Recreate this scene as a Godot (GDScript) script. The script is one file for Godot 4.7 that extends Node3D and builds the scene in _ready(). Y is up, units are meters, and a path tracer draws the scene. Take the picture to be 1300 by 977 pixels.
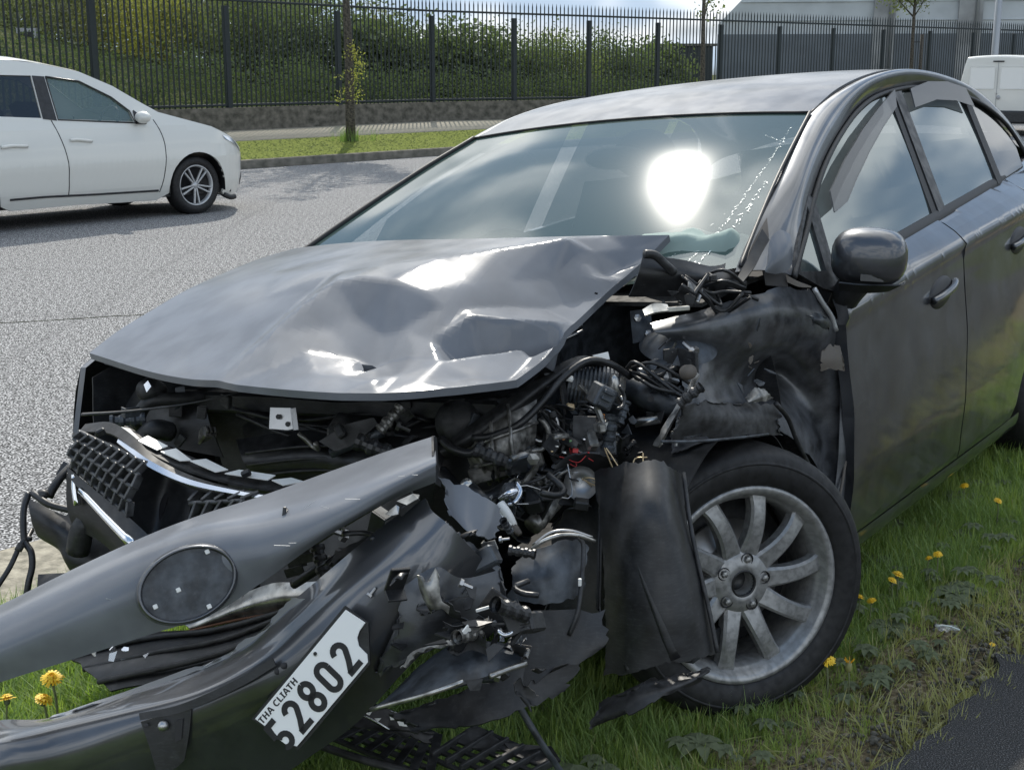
extends Node3D
# A damaged grey hatchback on a grass verge beside a wide road; built in metres, y up.
# Road frame: s runs along the road, u across it, away from the near footpath edge (u = 0).

const ALONG := Vector3(0.65, 0, -0.76)
const ACROSS := Vector3(-0.76, 0, -0.65)
var rng := RandomNumberGenerator.new()
var M := {}
var used := {}

func v(x: float, y: float, z: float) -> Vector3:
	return Vector3(x, y, z)

func _ready() -> void:
	rng.seed = 77
	var cam := Camera3D.new()
	cam.name = "camera"
	cam.fov = 32.064
	cam.near = 0.05
	cam.far = 900.0
	cam.position = v(0, 1.4425, 0)
	cam.rotation_degrees = v(-13.2246, 0, 0)
	add_child(cam)
	cam.current = true
	var env := Environment.new()
	env.background_mode = Environment.BG_SKY
	env.tonemap_mode = Environment.TONE_MAPPER_LINEAR
	env.tonemap_exposure = 1.5
	env.sdfgi_enabled = true
	env.ssao_enabled = true
	env.ssil_enabled = true
	var sky := Sky.new()
	var pan := PanoramaSkyMaterial.new()
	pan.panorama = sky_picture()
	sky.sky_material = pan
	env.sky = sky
	var we := WorldEnvironment.new()
	we.name = "world_environment"
	we.environment = env
	add_child(we)
	var sun := DirectionalLight3D.new()
	sun.name = "sun"
	sun.light_energy = 1.05
	sun.light_color = Color(1.0, 0.975, 0.93)
	sun.light_angular_distance = 0.5
	sun.shadow_enabled = true
	add_child(sun)
	sun.look_at_from_position(sun_way() * 50.0, Vector3.ZERO, Vector3.UP)
	make_materials()
	build_setting()
	build_background()
	build_white_hatchback()
	build_van()
	build_wreck()
	build_torn_pieces()
	build_verge_growth()

func sun_way() -> Vector3:
	var el := deg_to_rad(42.0)
	var az := deg_to_rad(-4.0)
	return v(sin(az) * cos(el), sin(el), -cos(az) * cos(el))

func sky_picture() -> ImageTexture:
	var w := 1024
	var h := 512
	var n := FastNoiseLite.new()
	n.seed = 11
	n.noise_type = FastNoiseLite.TYPE_SIMPLEX_SMOOTH
	n.fractal_type = FastNoiseLite.FRACTAL_FBM
	n.fractal_octaves = 6
	n.fractal_gain = 0.55
	n.frequency = 0.8
	n.domain_warp_enabled = true
	n.domain_warp_amplitude = 0.55
	n.domain_warp_frequency = 0.5
	var m := FastNoiseLite.new()
	m.seed = 5
	m.noise_type = FastNoiseLite.TYPE_SIMPLEX_SMOOTH
	m.fractal_octaves = 5
	m.frequency = 0.32
	var s := sun_way()
	var im := Image.create(w, h, false, Image.FORMAT_RGBF)
	for j in h:
		var th := PI * (j + 0.5) / h
		var y := cos(th)
		var r := sin(th)
		for i in w:
			var a := TAU * (i + 0.5) / w
			var d := v(sin(a) * r, y, -cos(a) * r)
			if y < -0.02:
				im.set_pixel(i, j, Color(0.16, 0.17, 0.16))
				continue
			var yy := maxf(y, 0.0)
			var q := Vector2(d.x, d.z) / (yy + 0.16)
			var c := n.get_noise_2d(q.x, q.y) * 0.5 + 0.5 + 0.25 * m.get_noise_2d(q.x + 3.0, q.y)
			var cover := smoothstep(0.40, 0.62, c)
			var thick := smoothstep(0.52, 0.80, c)
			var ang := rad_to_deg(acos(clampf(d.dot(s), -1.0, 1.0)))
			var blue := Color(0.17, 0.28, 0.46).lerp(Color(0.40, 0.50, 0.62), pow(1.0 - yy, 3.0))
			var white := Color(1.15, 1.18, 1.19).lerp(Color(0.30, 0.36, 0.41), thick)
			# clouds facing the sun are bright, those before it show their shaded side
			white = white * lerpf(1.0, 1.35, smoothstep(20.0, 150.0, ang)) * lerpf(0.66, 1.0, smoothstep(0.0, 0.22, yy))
			var col := blue.lerp(white, cover * 0.94)
			var halo := 2.6 * exp(-pow(ang / 5.0, 2.0)) + 1.5 * exp(-ang / 13.0) + 0.2 * exp(-ang / 30.0)
			var k := 0.16 + 1.4 * cover * (1.0 - 0.75 * thick)
			col = col + Color(1.0, 0.98, 0.93) * (halo * k)
			col = col * 0.95
			col.a = 1.0
			im.set_pixel(i, j, col)
	return ImageTexture.create_from_image(im)

# ---------------------------------------------------------------- nodes
func numbered(called: String) -> String:
	if not used.has(called):
		used[called] = 0
		return called
	used[called] += 1
	return "%s_%03d" % [called, used[called]]

func tag(o: Node3D, label: String, category := "", group := "", kind := "") -> Node3D:
	if label:
		o.set_meta("label", label)
	if category:
		o.set_meta("category", category)
	if group:
		o.set_meta("group", group)
	if kind:
		o.set_meta("kind", kind)
	return o

func thing(called: String, label: String, category: String, at := Vector3.ZERO, group := "") -> Node3D:
	var o := Node3D.new()
	o.name = numbered(called)
	add_child(o, true)
	o.position = at
	tag(o, label, category, group)
	return o

func local_name(parent: Node, called: String) -> String:
	if not parent.has_node(called):
		return called
	var k := 1
	while parent.has_node("%s_%03d" % [called, k]):
		k += 1
	return "%s_%03d" % [called, k]

func part(parent: Node3D, called: String, mesh: Mesh, m: Material, at := Vector3.ZERO) -> MeshInstance3D:
	var o := MeshInstance3D.new()
	o.name = numbered(called) if parent == self else local_name(parent, called)
	o.mesh = mesh
	o.material_override = null
	for k in mesh.get_surface_count():
		o.set_surface_override_material(k, m)
	parent.add_child(o, true)
	o.position = at
	return o

# a part whose mesh is given in world coordinates, under an unturned thing
func wpart(parent: Node3D, called: String, mesh: Mesh, m: Material) -> MeshInstance3D:
	var base := Vector3.ZERO
	var p: Node = parent
	while p is Node3D and p != self:
		base += (p as Node3D).position
		p = p.get_parent()
	return part(parent, called, mesh, m, -base)

func structure(called: String, mesh: Mesh, m: Material, kind := "structure") -> MeshInstance3D:
	var o := part(self, called, mesh, m)
	o.set_meta("kind", kind)
	return o

# ---------------------------------------------------------------- shapes
func new_st(smooth := true) -> SurfaceTool:
	var st := SurfaceTool.new()
	st.begin(Mesh.PRIMITIVE_TRIANGLES)
	st.set_smooth_group(0 if smooth else -1)
	return st

func done(st: SurfaceTool) -> ArrayMesh:
	st.generate_normals()
	st.index()
	return st.commit()

func tri(st: SurfaceTool, a: Vector3, b: Vector3, c: Vector3) -> void:
	st.add_vertex(a)
	st.add_vertex(b)
	st.add_vertex(c)

func quad(st: SurfaceTool, a: Vector3, b: Vector3, c: Vector3, d: Vector3) -> void:
	tri(st, a, b, c)
	tri(st, a, c, d)

func cr(a: Variant, b: Variant, c: Variant, d: Variant, t: float) -> Variant:
	return 0.5 * ((2.0 * b) + (c - a) * t + (2.0 * a - 5.0 * b + 4.0 * c - d) * t * t + (3.0 * b - a - 3.0 * c + d) * t * t * t)

func on_curve(p: Array, t: float) -> Variant:
	var n := p.size() - 1
	var f := clampf(t, 0.0, 1.0) * n
	var i := mini(int(f), n - 1)
	var a = p[i - 1] if i > 0 else p[0] * 2.0 - p[1]
	var d = p[i + 2] if i + 2 <= n else p[n] * 2.0 - p[n - 1]
	return cr(a, p[i], p[i + 1], d, f - i)

func smooth_line(p: Array, n: int) -> Array:
	var out := []
	for i in n + 1:
		out.append(on_curve(p, float(i) / n))
	return out

func grid_of(rows: Array, nu: int, nv: int) -> Array:
	var cols := []
	for r in rows:
		cols.append(smooth_line(r, nu))
	var g := []
	for j in nv + 1:
		g.append([])
	for i in nu + 1:
		var c := []
		for r in cols:
			c.append(r[i])
		for j in nv + 1:
			g[j].append(on_curve(c, float(j) / nv))
	return g

# a sheet through a grid of points, with a little thickness so that its edges show
func sheet(g: Array, thick := 0.0, smooth := true) -> ArrayMesh:
	var st := new_st(smooth)
	var nj := g.size()
	var ni: int = g[0].size()
	for j in nj - 1:
		for i in ni - 1:
			quad(st, g[j][i], g[j][i + 1], g[j + 1][i + 1], g[j + 1][i])
	if thick > 0.0:
		var b := []
		for j in nj:
			var row := []
			for i in ni:
				var du: Vector3 = g[j][mini(i + 1, ni - 1)] - g[j][maxi(i - 1, 0)]
				var dv: Vector3 = g[mini(j + 1, nj - 1)][i] - g[maxi(j - 1, 0)][i]
				row.append(g[j][i] - dv.cross(du).normalized() * thick)
			b.append(row)
		st.set_smooth_group(1 if smooth else -1)
		for j in nj - 1:
			for i in ni - 1:
				quad(st, b[j][i], b[j + 1][i], b[j + 1][i + 1], b[j][i + 1])
		st.set_smooth_group(-1)
		for i in ni - 1:
			quad(st, g[0][i + 1], g[0][i], b[0][i], b[0][i + 1])
			quad(st, g[nj - 1][i], g[nj - 1][i + 1], b[nj - 1][i + 1], b[nj - 1][i])
		for j in nj - 1:
			quad(st, g[j][0], g[j + 1][0], b[j + 1][0], b[j][0])
			quad(st, g[j + 1][ni - 1], g[j][ni - 1], b[j][ni - 1], b[j + 1][ni - 1])
	return done(st)

func patch(rows: Array, nu: int, nv: int, thick := 0.0, crumple := 0.0, freq := 14.0, seed_at := 3) -> ArrayMesh:
	var g := grid_of(rows, nu, nv)
	if crumple > 0.0:
		crush(g, crumple, freq, seed_at)
	return sheet(g, thick)

# frays the rim of a grid of points, as torn sheet is
func fray(g: Array, deep: float, seed_at: int) -> void:
	var q := RandomNumberGenerator.new()
	q.seed = seed_at
	var nj := g.size() - 1
	var ni: int = g[0].size() - 1
	var bite := 0.0
	for j in nj + 1:
		bite = clampf(bite + q.randfn() * 0.27, 0.0, 1.0)
		g[j][0] = (g[j][0] as Vector3).lerp(g[j][mini(4, ni)], bite * deep)
		g[j][1] = (g[j][0] as Vector3).lerp(g[j][2], 0.5)
	for j in nj + 1:
		bite = clampf(bite + q.randfn() * 0.27, 0.0, 1.0)
		g[j][ni] = (g[j][ni] as Vector3).lerp(g[j][maxi(ni - 4, 0)], bite * deep)
		g[j][ni - 1] = (g[j][ni] as Vector3).lerp(g[j][ni - 2], 0.5)
	for i in ni + 1:
		bite = clampf(bite + q.randfn() * 0.27, 0.0, 1.0)
		g[0][i] = (g[0][i] as Vector3).lerp(g[mini(4, nj)][i], bite * deep)
		g[1][i] = (g[0][i] as Vector3).lerp(g[2][i], 0.5)
	for i in ni + 1:
		bite = clampf(bite + q.randfn() * 0.27, 0.0, 1.0)
		g[nj][i] = (g[nj][i] as Vector3).lerp(g[maxi(nj - 4, 0)][i], bite * deep)
		g[nj - 1][i] = (g[nj][i] as Vector3).lerp(g[nj - 2][i], 0.5)

func torn(rows: Array, nu: int, nv: int, thick: float, crumple: float, freq: float, seed_at: int, deep: float) -> ArrayMesh:
	var g := grid_of(rows, nu, nv)
	crush(g, crumple, freq, seed_at)
	fray(g, deep, seed_at)
	return sheet(g, thick)

func crush(g: Array, amount: float, freq: float, seed_at: int) -> void:
	var n := FastNoiseLite.new()
	n.seed = seed_at
	n.noise_type = FastNoiseLite.TYPE_CELLULAR
	n.cellular_return_type = FastNoiseLite.RETURN_DISTANCE2_SUB
	n.fractal_octaves = 2
	n.frequency = freq * 0.35
	var s := FastNoiseLite.new()
	s.seed = seed_at + 1
	s.frequency = freq * 0.3
	s.fractal_octaves = 3
	for row in g:
		for i in row.size():
			var p: Vector3 = row[i]
			var k := n.get_noise_3d(p.x, p.y, p.z) + 0.6
			row[i] = p + v(s.get_noise_3d(p.x, p.y, p.z), s.get_noise_3d(p.y + 9.0, p.z, p.x), s.get_noise_3d(p.z, p.x + 5.0, p.y)) * amount + v(0.4, 0.5, 0.6) * k * amount * 0.5

# any outline laid on a surface; way(Vector2) gives the point
func skin(outline: PackedVector2Array, cell: float, way: Callable, holes := [], back := Vector3.ZERO) -> ArrayMesh:
	var st := new_st()
	skin_into(st, outline, cell, way, holes, back)
	return done(st)

func skin_into(st: SurfaceTool, outline: PackedVector2Array, cell: float, way: Callable, holes := [], back := Vector3.ZERO) -> void:
	var lo := outline[0]
	var hi := outline[0]
	for p in outline:
		lo = lo.min(p)
		hi = hi.max(p)
	lo = (lo / cell).floor() * cell
	var nx := int(ceil((hi.x - lo.x) / cell))
	var ny := int(ceil((hi.y - lo.y) / cell))
	var rings := [outline] + holes
	for i in nx:
		for j in ny:
			var a := lo + Vector2(i, j) * cell
			var box := PackedVector2Array([a, a + Vector2(cell, 0), a + Vector2(cell, cell), a + Vector2(0, cell)])
			var pieces := [box]
			var cut := false
			for ring in rings:
				if near_ring(ring, a, cell):
					cut = true
			if not cut:
				var mid := a + Vector2(cell, cell) * 0.5
				if not Geometry2D.is_point_in_polygon(mid, outline):
					continue
				var inside := false
				for h in holes:
					if Geometry2D.is_point_in_polygon(mid, h):
						inside = true
				if inside:
					continue
			else:
				pieces = Geometry2D.intersect_polygons(box, outline)
				for h in holes:
					var left := []
					for q in pieces:
						left += Geometry2D.clip_polygons(q, h)
					pieces = left
			for q in pieces:
				if q.size() == 4 and not cut:
					quad(st, way.call(q[0]), way.call(q[1]), way.call(q[2]), way.call(q[3]))
				else:
					var t := Geometry2D.triangulate_polygon(q)
					for k in range(0, t.size(), 3):
						tri(st, way.call(q[t[k]]), way.call(q[t[k + 1]]), way.call(q[t[k + 2]]))
	if back != Vector3.ZERO:
		st.set_smooth_group(-1)
		for ring in rings:
			for k in ring.size():
				var p: Vector3 = way.call(ring[k])
				var q: Vector3 = way.call(ring[(k + 1) % ring.size()])
				quad(st, p, q, q + back, p + back)
		st.set_smooth_group(0)

func near_ring(ring: PackedVector2Array, a: Vector2, cell: float) -> bool:
	var b := a + Vector2(cell, cell)
	for k in ring.size():
		var p := ring[k]
		var q := ring[(k + 1) % ring.size()]
		if maxf(p.x, q.x) < a.x or minf(p.x, q.x) > b.x or maxf(p.y, q.y) < a.y or minf(p.y, q.y) > b.y:
			continue
		return true
	return false

func arc2(c: Vector2, r: float, from: float, to: float, n: int, ry := 0.0) -> PackedVector2Array:
	var out := PackedVector2Array()
	for i in n + 1:
		var a := deg_to_rad(lerpf(from, to, float(i) / n))
		out.append(c + Vector2(cos(a) * r, sin(a) * (ry if ry > 0.0 else r)))
	return out

# a flat or nearly flat cut-out of some thickness; points run round its edge
func plate(points: Array, thick: float, push := Vector3.ZERO) -> ArrayMesh:
	var st := new_st(false)
	plate_into(st, points, thick, push)
	return done(st)

func plate_into(st: SurfaceTool, points: Array, thick: float, push := Vector3.ZERO) -> void:
	var n := Vector3.ZERO
	for k in points.size():
		n += (points[k] as Vector3).cross(points[(k + 1) % points.size()])
	n = n.normalized()
	var x := (points[1] - points[0] as Vector3)
	x = (x - n * x.dot(n)).normalized()
	var y := n.cross(x)
	var flat := PackedVector2Array()
	for p in points:
		flat.append(Vector2(x.dot(p), y.dot(p)))
	var t := Geometry2D.triangulate_polygon(flat)
	var off := n * thick * 0.5 if push == Vector3.ZERO else Vector3.ZERO
	var off2 := -off if push == Vector3.ZERO else push
	for k in range(0, t.size(), 3):
		tri(st, points[t[k]] + off, points[t[k + 1]] + off, points[t[k + 2]] + off)
		tri(st, points[t[k]] + off2, points[t[k + 2]] + off2, points[t[k + 1]] + off2)
	for k in points.size():
		var a: Vector3 = points[k]
		var b: Vector3 = points[(k + 1) % points.size()]
		quad(st, a + off, b + off, b + off2, a + off2)

func tube(points: Array, r: float, sides := 8, spans := 0, r2 := -1.0) -> ArrayMesh:
	var st := new_st()
	tube_into(st, points, r, sides, spans, r2)
	return done(st)

func tube_into(st: SurfaceTool, points: Array, r: float, sides := 8, spans := 0, r2 := -1.0, squash := 1.0) -> void:
	var p := smooth_line(points, spans) if spans > 0 else points
	var rings := []
	var side := Vector3.ZERO
	for k in p.size():
		var d: Vector3 = ((p[mini(k + 1, p.size() - 1)] - p[maxi(k - 1, 0)]) as Vector3).normalized()
		if side == Vector3.ZERO:
			side = d.cross(Vector3.UP if absf(d.y) < 0.9 else Vector3.RIGHT).normalized()
		side = (side - d * side.dot(d)).normalized()
		var up := side.cross(d)
		var rr := r if r2 < 0.0 else lerpf(r, r2, float(k) / (p.size() - 1))
		var ring := []
		for i in sides:
			var a := TAU * i / sides
			ring.append(p[k] + (side * cos(a) + up * sin(a) * squash) * rr)
		rings.append(ring)
	for k in p.size() - 1:
		for i in sides:
			var i2 := (i + 1) % sides
			quad(st, rings[k][i], rings[k + 1][i], rings[k + 1][i2], rings[k][i2])
	for i in range(1, sides - 1):
		tri(st, rings[0][0], rings[0][i], rings[0][i + 1])
		var e: Array = rings[p.size() - 1]
		tri(st, e[0], e[i + 1], e[i])

# profile: Vector2(radius, height along the axis), turned about the axis through c
func lathe(profile: Array, c: Vector3, axis: Vector3, seg := 32, smooth := true) -> ArrayMesh:
	var st := new_st(smooth)
	lathe_into(st, profile, c, axis, seg)
	return done(st)

func lathe_into(st: SurfaceTool, profile: Array, c: Vector3, axis: Vector3, seg := 32) -> void:
	axis = axis.normalized()
	var x := axis.cross(Vector3.UP if absf(axis.y) < 0.9 else Vector3.RIGHT).normalized()
	var y := axis.cross(x)
	for k in profile.size() - 1:
		for i in seg:
			var a := TAU * i / seg
			var b := TAU * (i + 1) / seg
			var d := x * cos(a) + y * sin(a)
			var e := x * cos(b) + y * sin(b)
			var p: Vector2 = profile[k]
			var q: Vector2 = profile[k + 1]
			quad(st, c + d * p.x + axis * p.y, c + d * q.x + axis * q.y, c + e * q.x + axis * q.y, c + e * p.x + axis * p.y)

# a box with chamfered edges
func block_into(st: SurfaceTool, c: Vector3, size: Vector3, b := Basis(), bevel := 0.0) -> void:
	var h := size * 0.5
	if bevel <= 0.0:
		bevel = minf(0.004, minf(size.x, minf(size.y, size.z)) * 0.2)
	var e := bevel
	for ax in 3:
		for sg in [-1.0, 1.0]:
			var n := Vector3.ZERO
			n[ax] = sg
			var o1 := (ax + 1) % 3
			var o2 := (ax + 2) % 3
			var pts := []
			for k in [[-1, -1], [1, -1], [1, 1], [-1, 1]]:
				var p := Vector3.ZERO
				p[ax] = sg * h[ax]
				p[o1] = k[0] * (h[o1] - e)
				p[o2] = k[1] * (h[o2] - e)
				pts.append(c + b * p)
			quad(st, pts[0], pts[1], pts[2], pts[3])
	for ax in 3:
		var o1 := (ax + 1) % 3
		var o2 := (ax + 2) % 3
		for k in [[-1, -1], [1, -1], [1, 1], [-1, 1]]:
			var pts := []
			for t in [[-1, 0], [1, 0], [1, 1], [-1, 1]]:
				var p := Vector3.ZERO
				p[ax] = t[0] * (h[ax] - e)
				p[o1] = k[0] * (h[o1] - (e if t[1] == 0 else 0.0))
				p[o2] = k[1] * (h[o2] - (0.0 if t[1] == 0 else e))
				pts.append(c + b * p)
			quad(st, pts[0], pts[1], pts[2], pts[3])
	for sx in [-1, 1]:
		for sy in [-1, 1]:
			for sz in [-1, 1]:
				tri(st, c + b * v(sx * h.x, sy * (h.y - e), sz * (h.z - e)), c + b * v(sx * (h.x - e), sy * h.y, sz * (h.z - e)), c + b * v(sx * (h.x - e), sy * (h.y - e), sz * h.z))

func block(c: Vector3, size: Vector3, b := Basis(), bevel := 0.0) -> ArrayMesh:
	var st := new_st(false)
	block_into(st, c, size, b, bevel)
	return done(st)

# a flat bar between two points, as wide as w across "up" and as thick as t
func bar_into(st: SurfaceTool, a: Vector3, c: Vector3, w: float, t: float, up := Vector3.UP) -> void:
	var d := (c - a).normalized()
	var s := d.cross(up).normalized()
	var u := s.cross(d)
	block_into(st, (a + c) * 0.5, v((c - a).length(), w, t), Basis(d, u, s), minf(w, t) * 0.15)

func bar(a: Vector3, c: Vector3, w: float, t: float, up := Vector3.UP) -> ArrayMesh:
	var st := new_st(false)
	bar_into(st, a, c, w, t, up)
	return done(st)

# an egg-shaped body
func egg(c: Vector3, r: Vector3, b := Basis(), nu := 20, nv := 12) -> ArrayMesh:
	var g := []
	for j in nv + 1:
		var row := []
		var th := PI * j / nv
		for i in nu + 1:
			var a := TAU * i / nu
			row.append(c + b * (v(sin(th) * cos(a), cos(th), sin(th) * sin(a)) * r))
		g.append(row)
	return sheet(g)


# ---------------------------------------------------------------- materials
func lin(r: float, g: float, b: float) -> Color:
	return Color(r, g, b).linear_to_srgb()

func mat(called: String, c: Color, rough: float, metal := 0.0) -> StandardMaterial3D:
	var m := StandardMaterial3D.new()
	m.resource_name = called
	m.albedo_color = c
	m.roughness = rough
	m.metallic = metal
	M[called] = m
	return m

func noise_picture(freq: float, stops: Array, colors: Array, seed_at: int, size := 512, type := FastNoiseLite.TYPE_SIMPLEX_SMOOTH, octaves := 5) -> NoiseTexture2D:
	var n := FastNoiseLite.new()
	n.seed = seed_at
	n.noise_type = type
	n.frequency = freq
	n.fractal_octaves = octaves
	var t := NoiseTexture2D.new()
	t.width = size
	t.height = size
	t.seamless = true
	t.noise = n
	var g := Gradient.new()
	g.offsets = PackedFloat32Array(stops)
	g.colors = PackedColorArray(colors)
	t.color_ramp = g
	return t

func spread(m: StandardMaterial3D, t: Texture2D, scale: float, world := true) -> void:
	m.albedo_texture = t
	m.uv1_triplanar = true
	m.uv1_world_triplanar = world
	m.uv1_scale = Vector3.ONE * scale

func relief(m: StandardMaterial3D, t: Texture2D, cm: float) -> void:
	m.heightmap_enabled = true
	m.heightmap_texture = t
	m.heightmap_scale = cm

func grey(k: float) -> Color:
	return Color(k, k, k)

func tinted(called: String, c: Color, rough: float, metal: float, vary: float, scale: float, seed_at: int) -> StandardMaterial3D:
	var m := mat(called, c, rough, metal)
	spread(m, noise_picture(0.02, [0.25, 0.5, 0.75], [grey(1.0 - vary), grey(1.0 - vary * 0.4), grey(1.0)], seed_at, 256), scale, false)
	m.roughness_texture = noise_picture(0.03, [0.3, 0.7], [grey(0.72), grey(1.0)], seed_at + 1, 256)
	return m

# pale scuffs and scratches over a material
func scuffs(m: StandardMaterial3D, strength: float, scale: Vector3) -> void:
	m.detail_enabled = true
	m.detail_blend_mode = BaseMaterial3D.BLEND_MODE_ADD
	m.detail_uv_layer = BaseMaterial3D.DETAIL_UV_2
	m.detail_albedo = scuff_picture
	m.uv2_triplanar = true
	m.uv2_scale = scale

var scuff_picture := noise_picture(0.035, [0.0, 0.60, 0.66, 0.72, 0.80, 1.0], [Color(0, 0, 0), Color(0, 0, 0), Color(0.16, 0.16, 0.165), Color(0.03, 0.03, 0.03), Color(0.10, 0.10, 0.10), Color(0.26, 0.26, 0.25)], 77, 512, FastNoiseLite.TYPE_SIMPLEX, 5)

func glass(called: String, c: Color, rough: float) -> StandardMaterial3D:
	var m := mat(called, c, rough)
	m.transparency = BaseMaterial3D.TRANSPARENCY_ALPHA
	m.metallic_specular = 0.7
	return m

func make_materials() -> void:
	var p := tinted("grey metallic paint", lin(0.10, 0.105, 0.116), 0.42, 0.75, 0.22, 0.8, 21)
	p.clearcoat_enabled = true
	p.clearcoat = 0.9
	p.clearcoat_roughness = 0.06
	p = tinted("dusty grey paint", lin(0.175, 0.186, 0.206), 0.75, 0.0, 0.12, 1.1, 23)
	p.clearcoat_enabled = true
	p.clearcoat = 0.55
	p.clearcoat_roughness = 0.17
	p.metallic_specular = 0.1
	p = tinted("scuffed grey paint", lin(0.10, 0.105, 0.115), 0.5, 0.35, 0.45, 3.0, 25)
	p.clearcoat_enabled = true
	p.clearcoat = 0.5
	p.clearcoat_roughness = 0.2
	tinted("black plastic", lin(0.018, 0.019, 0.021), 0.5, 0.0, 0.4, 3.0, 27)
	tinted("dusty black plastic", lin(0.036, 0.037, 0.039), 0.62, 0.0, 0.55, 5.0, 29)
	tinted("grey primer steel", lin(0.075, 0.086, 0.10), 0.5, 0.3, 0.45, 4.0, 31)
	tinted("cast aluminium", lin(0.42, 0.41, 0.385), 0.5, 0.6, 0.55, 6.0, 33)
	tinted("bright aluminium", lin(0.55, 0.54, 0.51), 0.36, 0.85, 0.45, 5.0, 35)
	tinted("alloy wheel", lin(0.35, 0.35, 0.345), 0.45, 0.5, 0.18, 8.0, 37)
	tinted("tyre rubber", lin(0.010, 0.010, 0.011), 0.75, 0.0, 0.5, 5.0, 39)
	mat("rubber seal", lin(0.012, 0.012, 0.013), 0.55)
	mat("chrome", lin(0.75, 0.76, 0.78), 0.12, 1.0)
	mat("steel", lin(0.42, 0.42, 0.42), 0.35, 0.95)
	mat("rusty steel", lin(0.16, 0.075, 0.04), 0.7, 0.3)
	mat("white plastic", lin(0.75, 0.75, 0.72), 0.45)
	mat("silver foil", lin(0.7, 0.72, 0.76), 0.2, 0.9)
	mat("amber plastic", lin(0.55, 0.2, 0.04), 0.3)
	mat("red wire", lin(0.45, 0.03, 0.03), 0.5)
	mat("green wire", lin(0.12, 0.25, 0.10), 0.5)
	mat("copper wire", lin(0.55, 0.42, 0.25), 0.4, 0.6)
	mat("dark cloth", lin(0.02, 0.021, 0.023), 0.9)
	mat("airbag cloth", lin(0.22, 0.29, 0.27), 0.9)
	tinted("sheen painted grille plastic", lin(0.085, 0.087, 0.09), 0.42, 0.0, 0.5, 6.0, 47)  # black plastic lightened in colour to mimic its sunlit sheen
	var fg := mat("far grass", lin(0.12, 0.14, 0.055), 0.7)
	fg.backlight_enabled = true
	fg.backlight = Color(0.3, 0.34, 0.16)
	mat("paper", lin(0.8, 0.8, 0.78), 0.8)
	mat("plate white", lin(0.85, 0.85, 0.83), 0.4)
	mat("plate black", lin(0.01, 0.01, 0.012), 0.5)
	mat("primer tan", lin(0.11, 0.095, 0.08), 0.7)
	var g := glass("windscreen glass", Color(0.25, 0.34, 0.33, 0.58), 0.075)
	g.metallic = 0.1
	g = glass("side glass", Color(0.42, 0.47, 0.47, 0.62), 0.02)
	g.metallic = 0.6
	g = glass("dark glass", Color(0.05, 0.06, 0.06, 0.75), 0.03)
	g = glass("smoked plastic", Color(0.045, 0.05, 0.052, 0.86), 0.3)
	glass("clear plastic", Color(0.8, 0.82, 0.82, 0.2), 0.1)
	g = glass("clear side glass", Color(0.55, 0.64, 0.62, 0.25), 0.02)
	g.metallic = 0.15
	mat("glass cracks", lin(0.72, 0.82, 0.79), 0.4)
	for k in ["black plastic", "dusty black plastic", "scuffed grey paint", "grey primer steel"]:
		scuffs(M[k], 1.0, v(2.0, 7.0, 2.0) if k != "grey primer steel" else v(4.0, 4.0, 4.0))
	# ground
	var a := mat("road asphalt", Color.WHITE, 0.9)
	spread(a, noise_picture(0.12, [0.28, 0.38, 0.44, 0.5, 0.56, 0.64, 0.74], [grey(0.24), grey(0.33), grey(0.42), grey(0.47), grey(0.53), grey(0.66), grey(0.81)], 3, 1024, FastNoiseLite.TYPE_SIMPLEX, 3), 0.5)
	a.detail_enabled = true
	a.detail_blend_mode = BaseMaterial3D.BLEND_MODE_MUL
	a.detail_uv_layer = BaseMaterial3D.DETAIL_UV_2
	a.detail_albedo = noise_picture(0.10, [0.25, 0.40, 0.5, 0.6], [grey(0.76), grey(0.90), grey(0.97), grey(1.0)], 61, 512, FastNoiseLite.TYPE_SIMPLEX, 3)
	a.uv2_triplanar = true
	a.uv2_world_triplanar = true
	a.uv2_scale = Vector3.ONE * 0.31
	a = mat("dark asphalt", Color.WHITE, 0.92)
	spread(a, noise_picture(0.12, [0.0, 0.4, 0.6, 1.0], [grey(0.18), grey(0.28), grey(0.35), grey(0.52)], 5, 1024, FastNoiseLite.TYPE_SIMPLEX, 3), 1.6)
	relief(a, noise_picture(0.12, [0.3, 0.7], [grey(0), grey(1)], 5, 1024, FastNoiseLite.TYPE_SIMPLEX, 3), 0.4)
	a = mat("concrete", Color.WHITE, 0.85)
	spread(a, noise_picture(0.03, [0.1, 0.5, 0.9], [Color(0.44, 0.43, 0.39), Color(0.57, 0.55, 0.50), Color(0.66, 0.64, 0.58)], 7), 0.9)
	relief(a, noise_picture(0.15, [0.3, 0.7], [grey(0), grey(1)], 8), 0.15)
	a = mat("old concrete", Color.WHITE, 0.9)
	spread(a, noise_picture(0.02, [0.1, 0.5, 0.9], [Color(0.25, 0.25, 0.23), Color(0.40, 0.39, 0.36), Color(0.50, 0.48, 0.45)], 9), 0.5)
	a = mat("soil", Color.WHITE, 1.0)
	spread(a, noise_picture(0.05, [0.1, 0.5, 0.9], [Color(0.10, 0.12, 0.05), Color(0.20, 0.22, 0.10), Color(0.33, 0.33, 0.20)], 13), 1.1)
	relief(a, noise_picture(0.05, [0.1, 0.9], [grey(0), grey(1)], 13), 1.5)
	a = mat("bare dirt", Color.WHITE, 1.0)
	spread(a, noise_picture(0.06, [0.1, 0.5, 0.9], [Color(0.30, 0.27, 0.21), Color(0.45, 0.41, 0.33), Color(0.60, 0.56, 0.48)], 15), 1.3)
	relief(a, noise_picture(0.06, [0.1, 0.9], [grey(0), grey(1)], 15), 1.0)
	a = mat("far lawn", Color.WHITE, 1.0)
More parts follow.
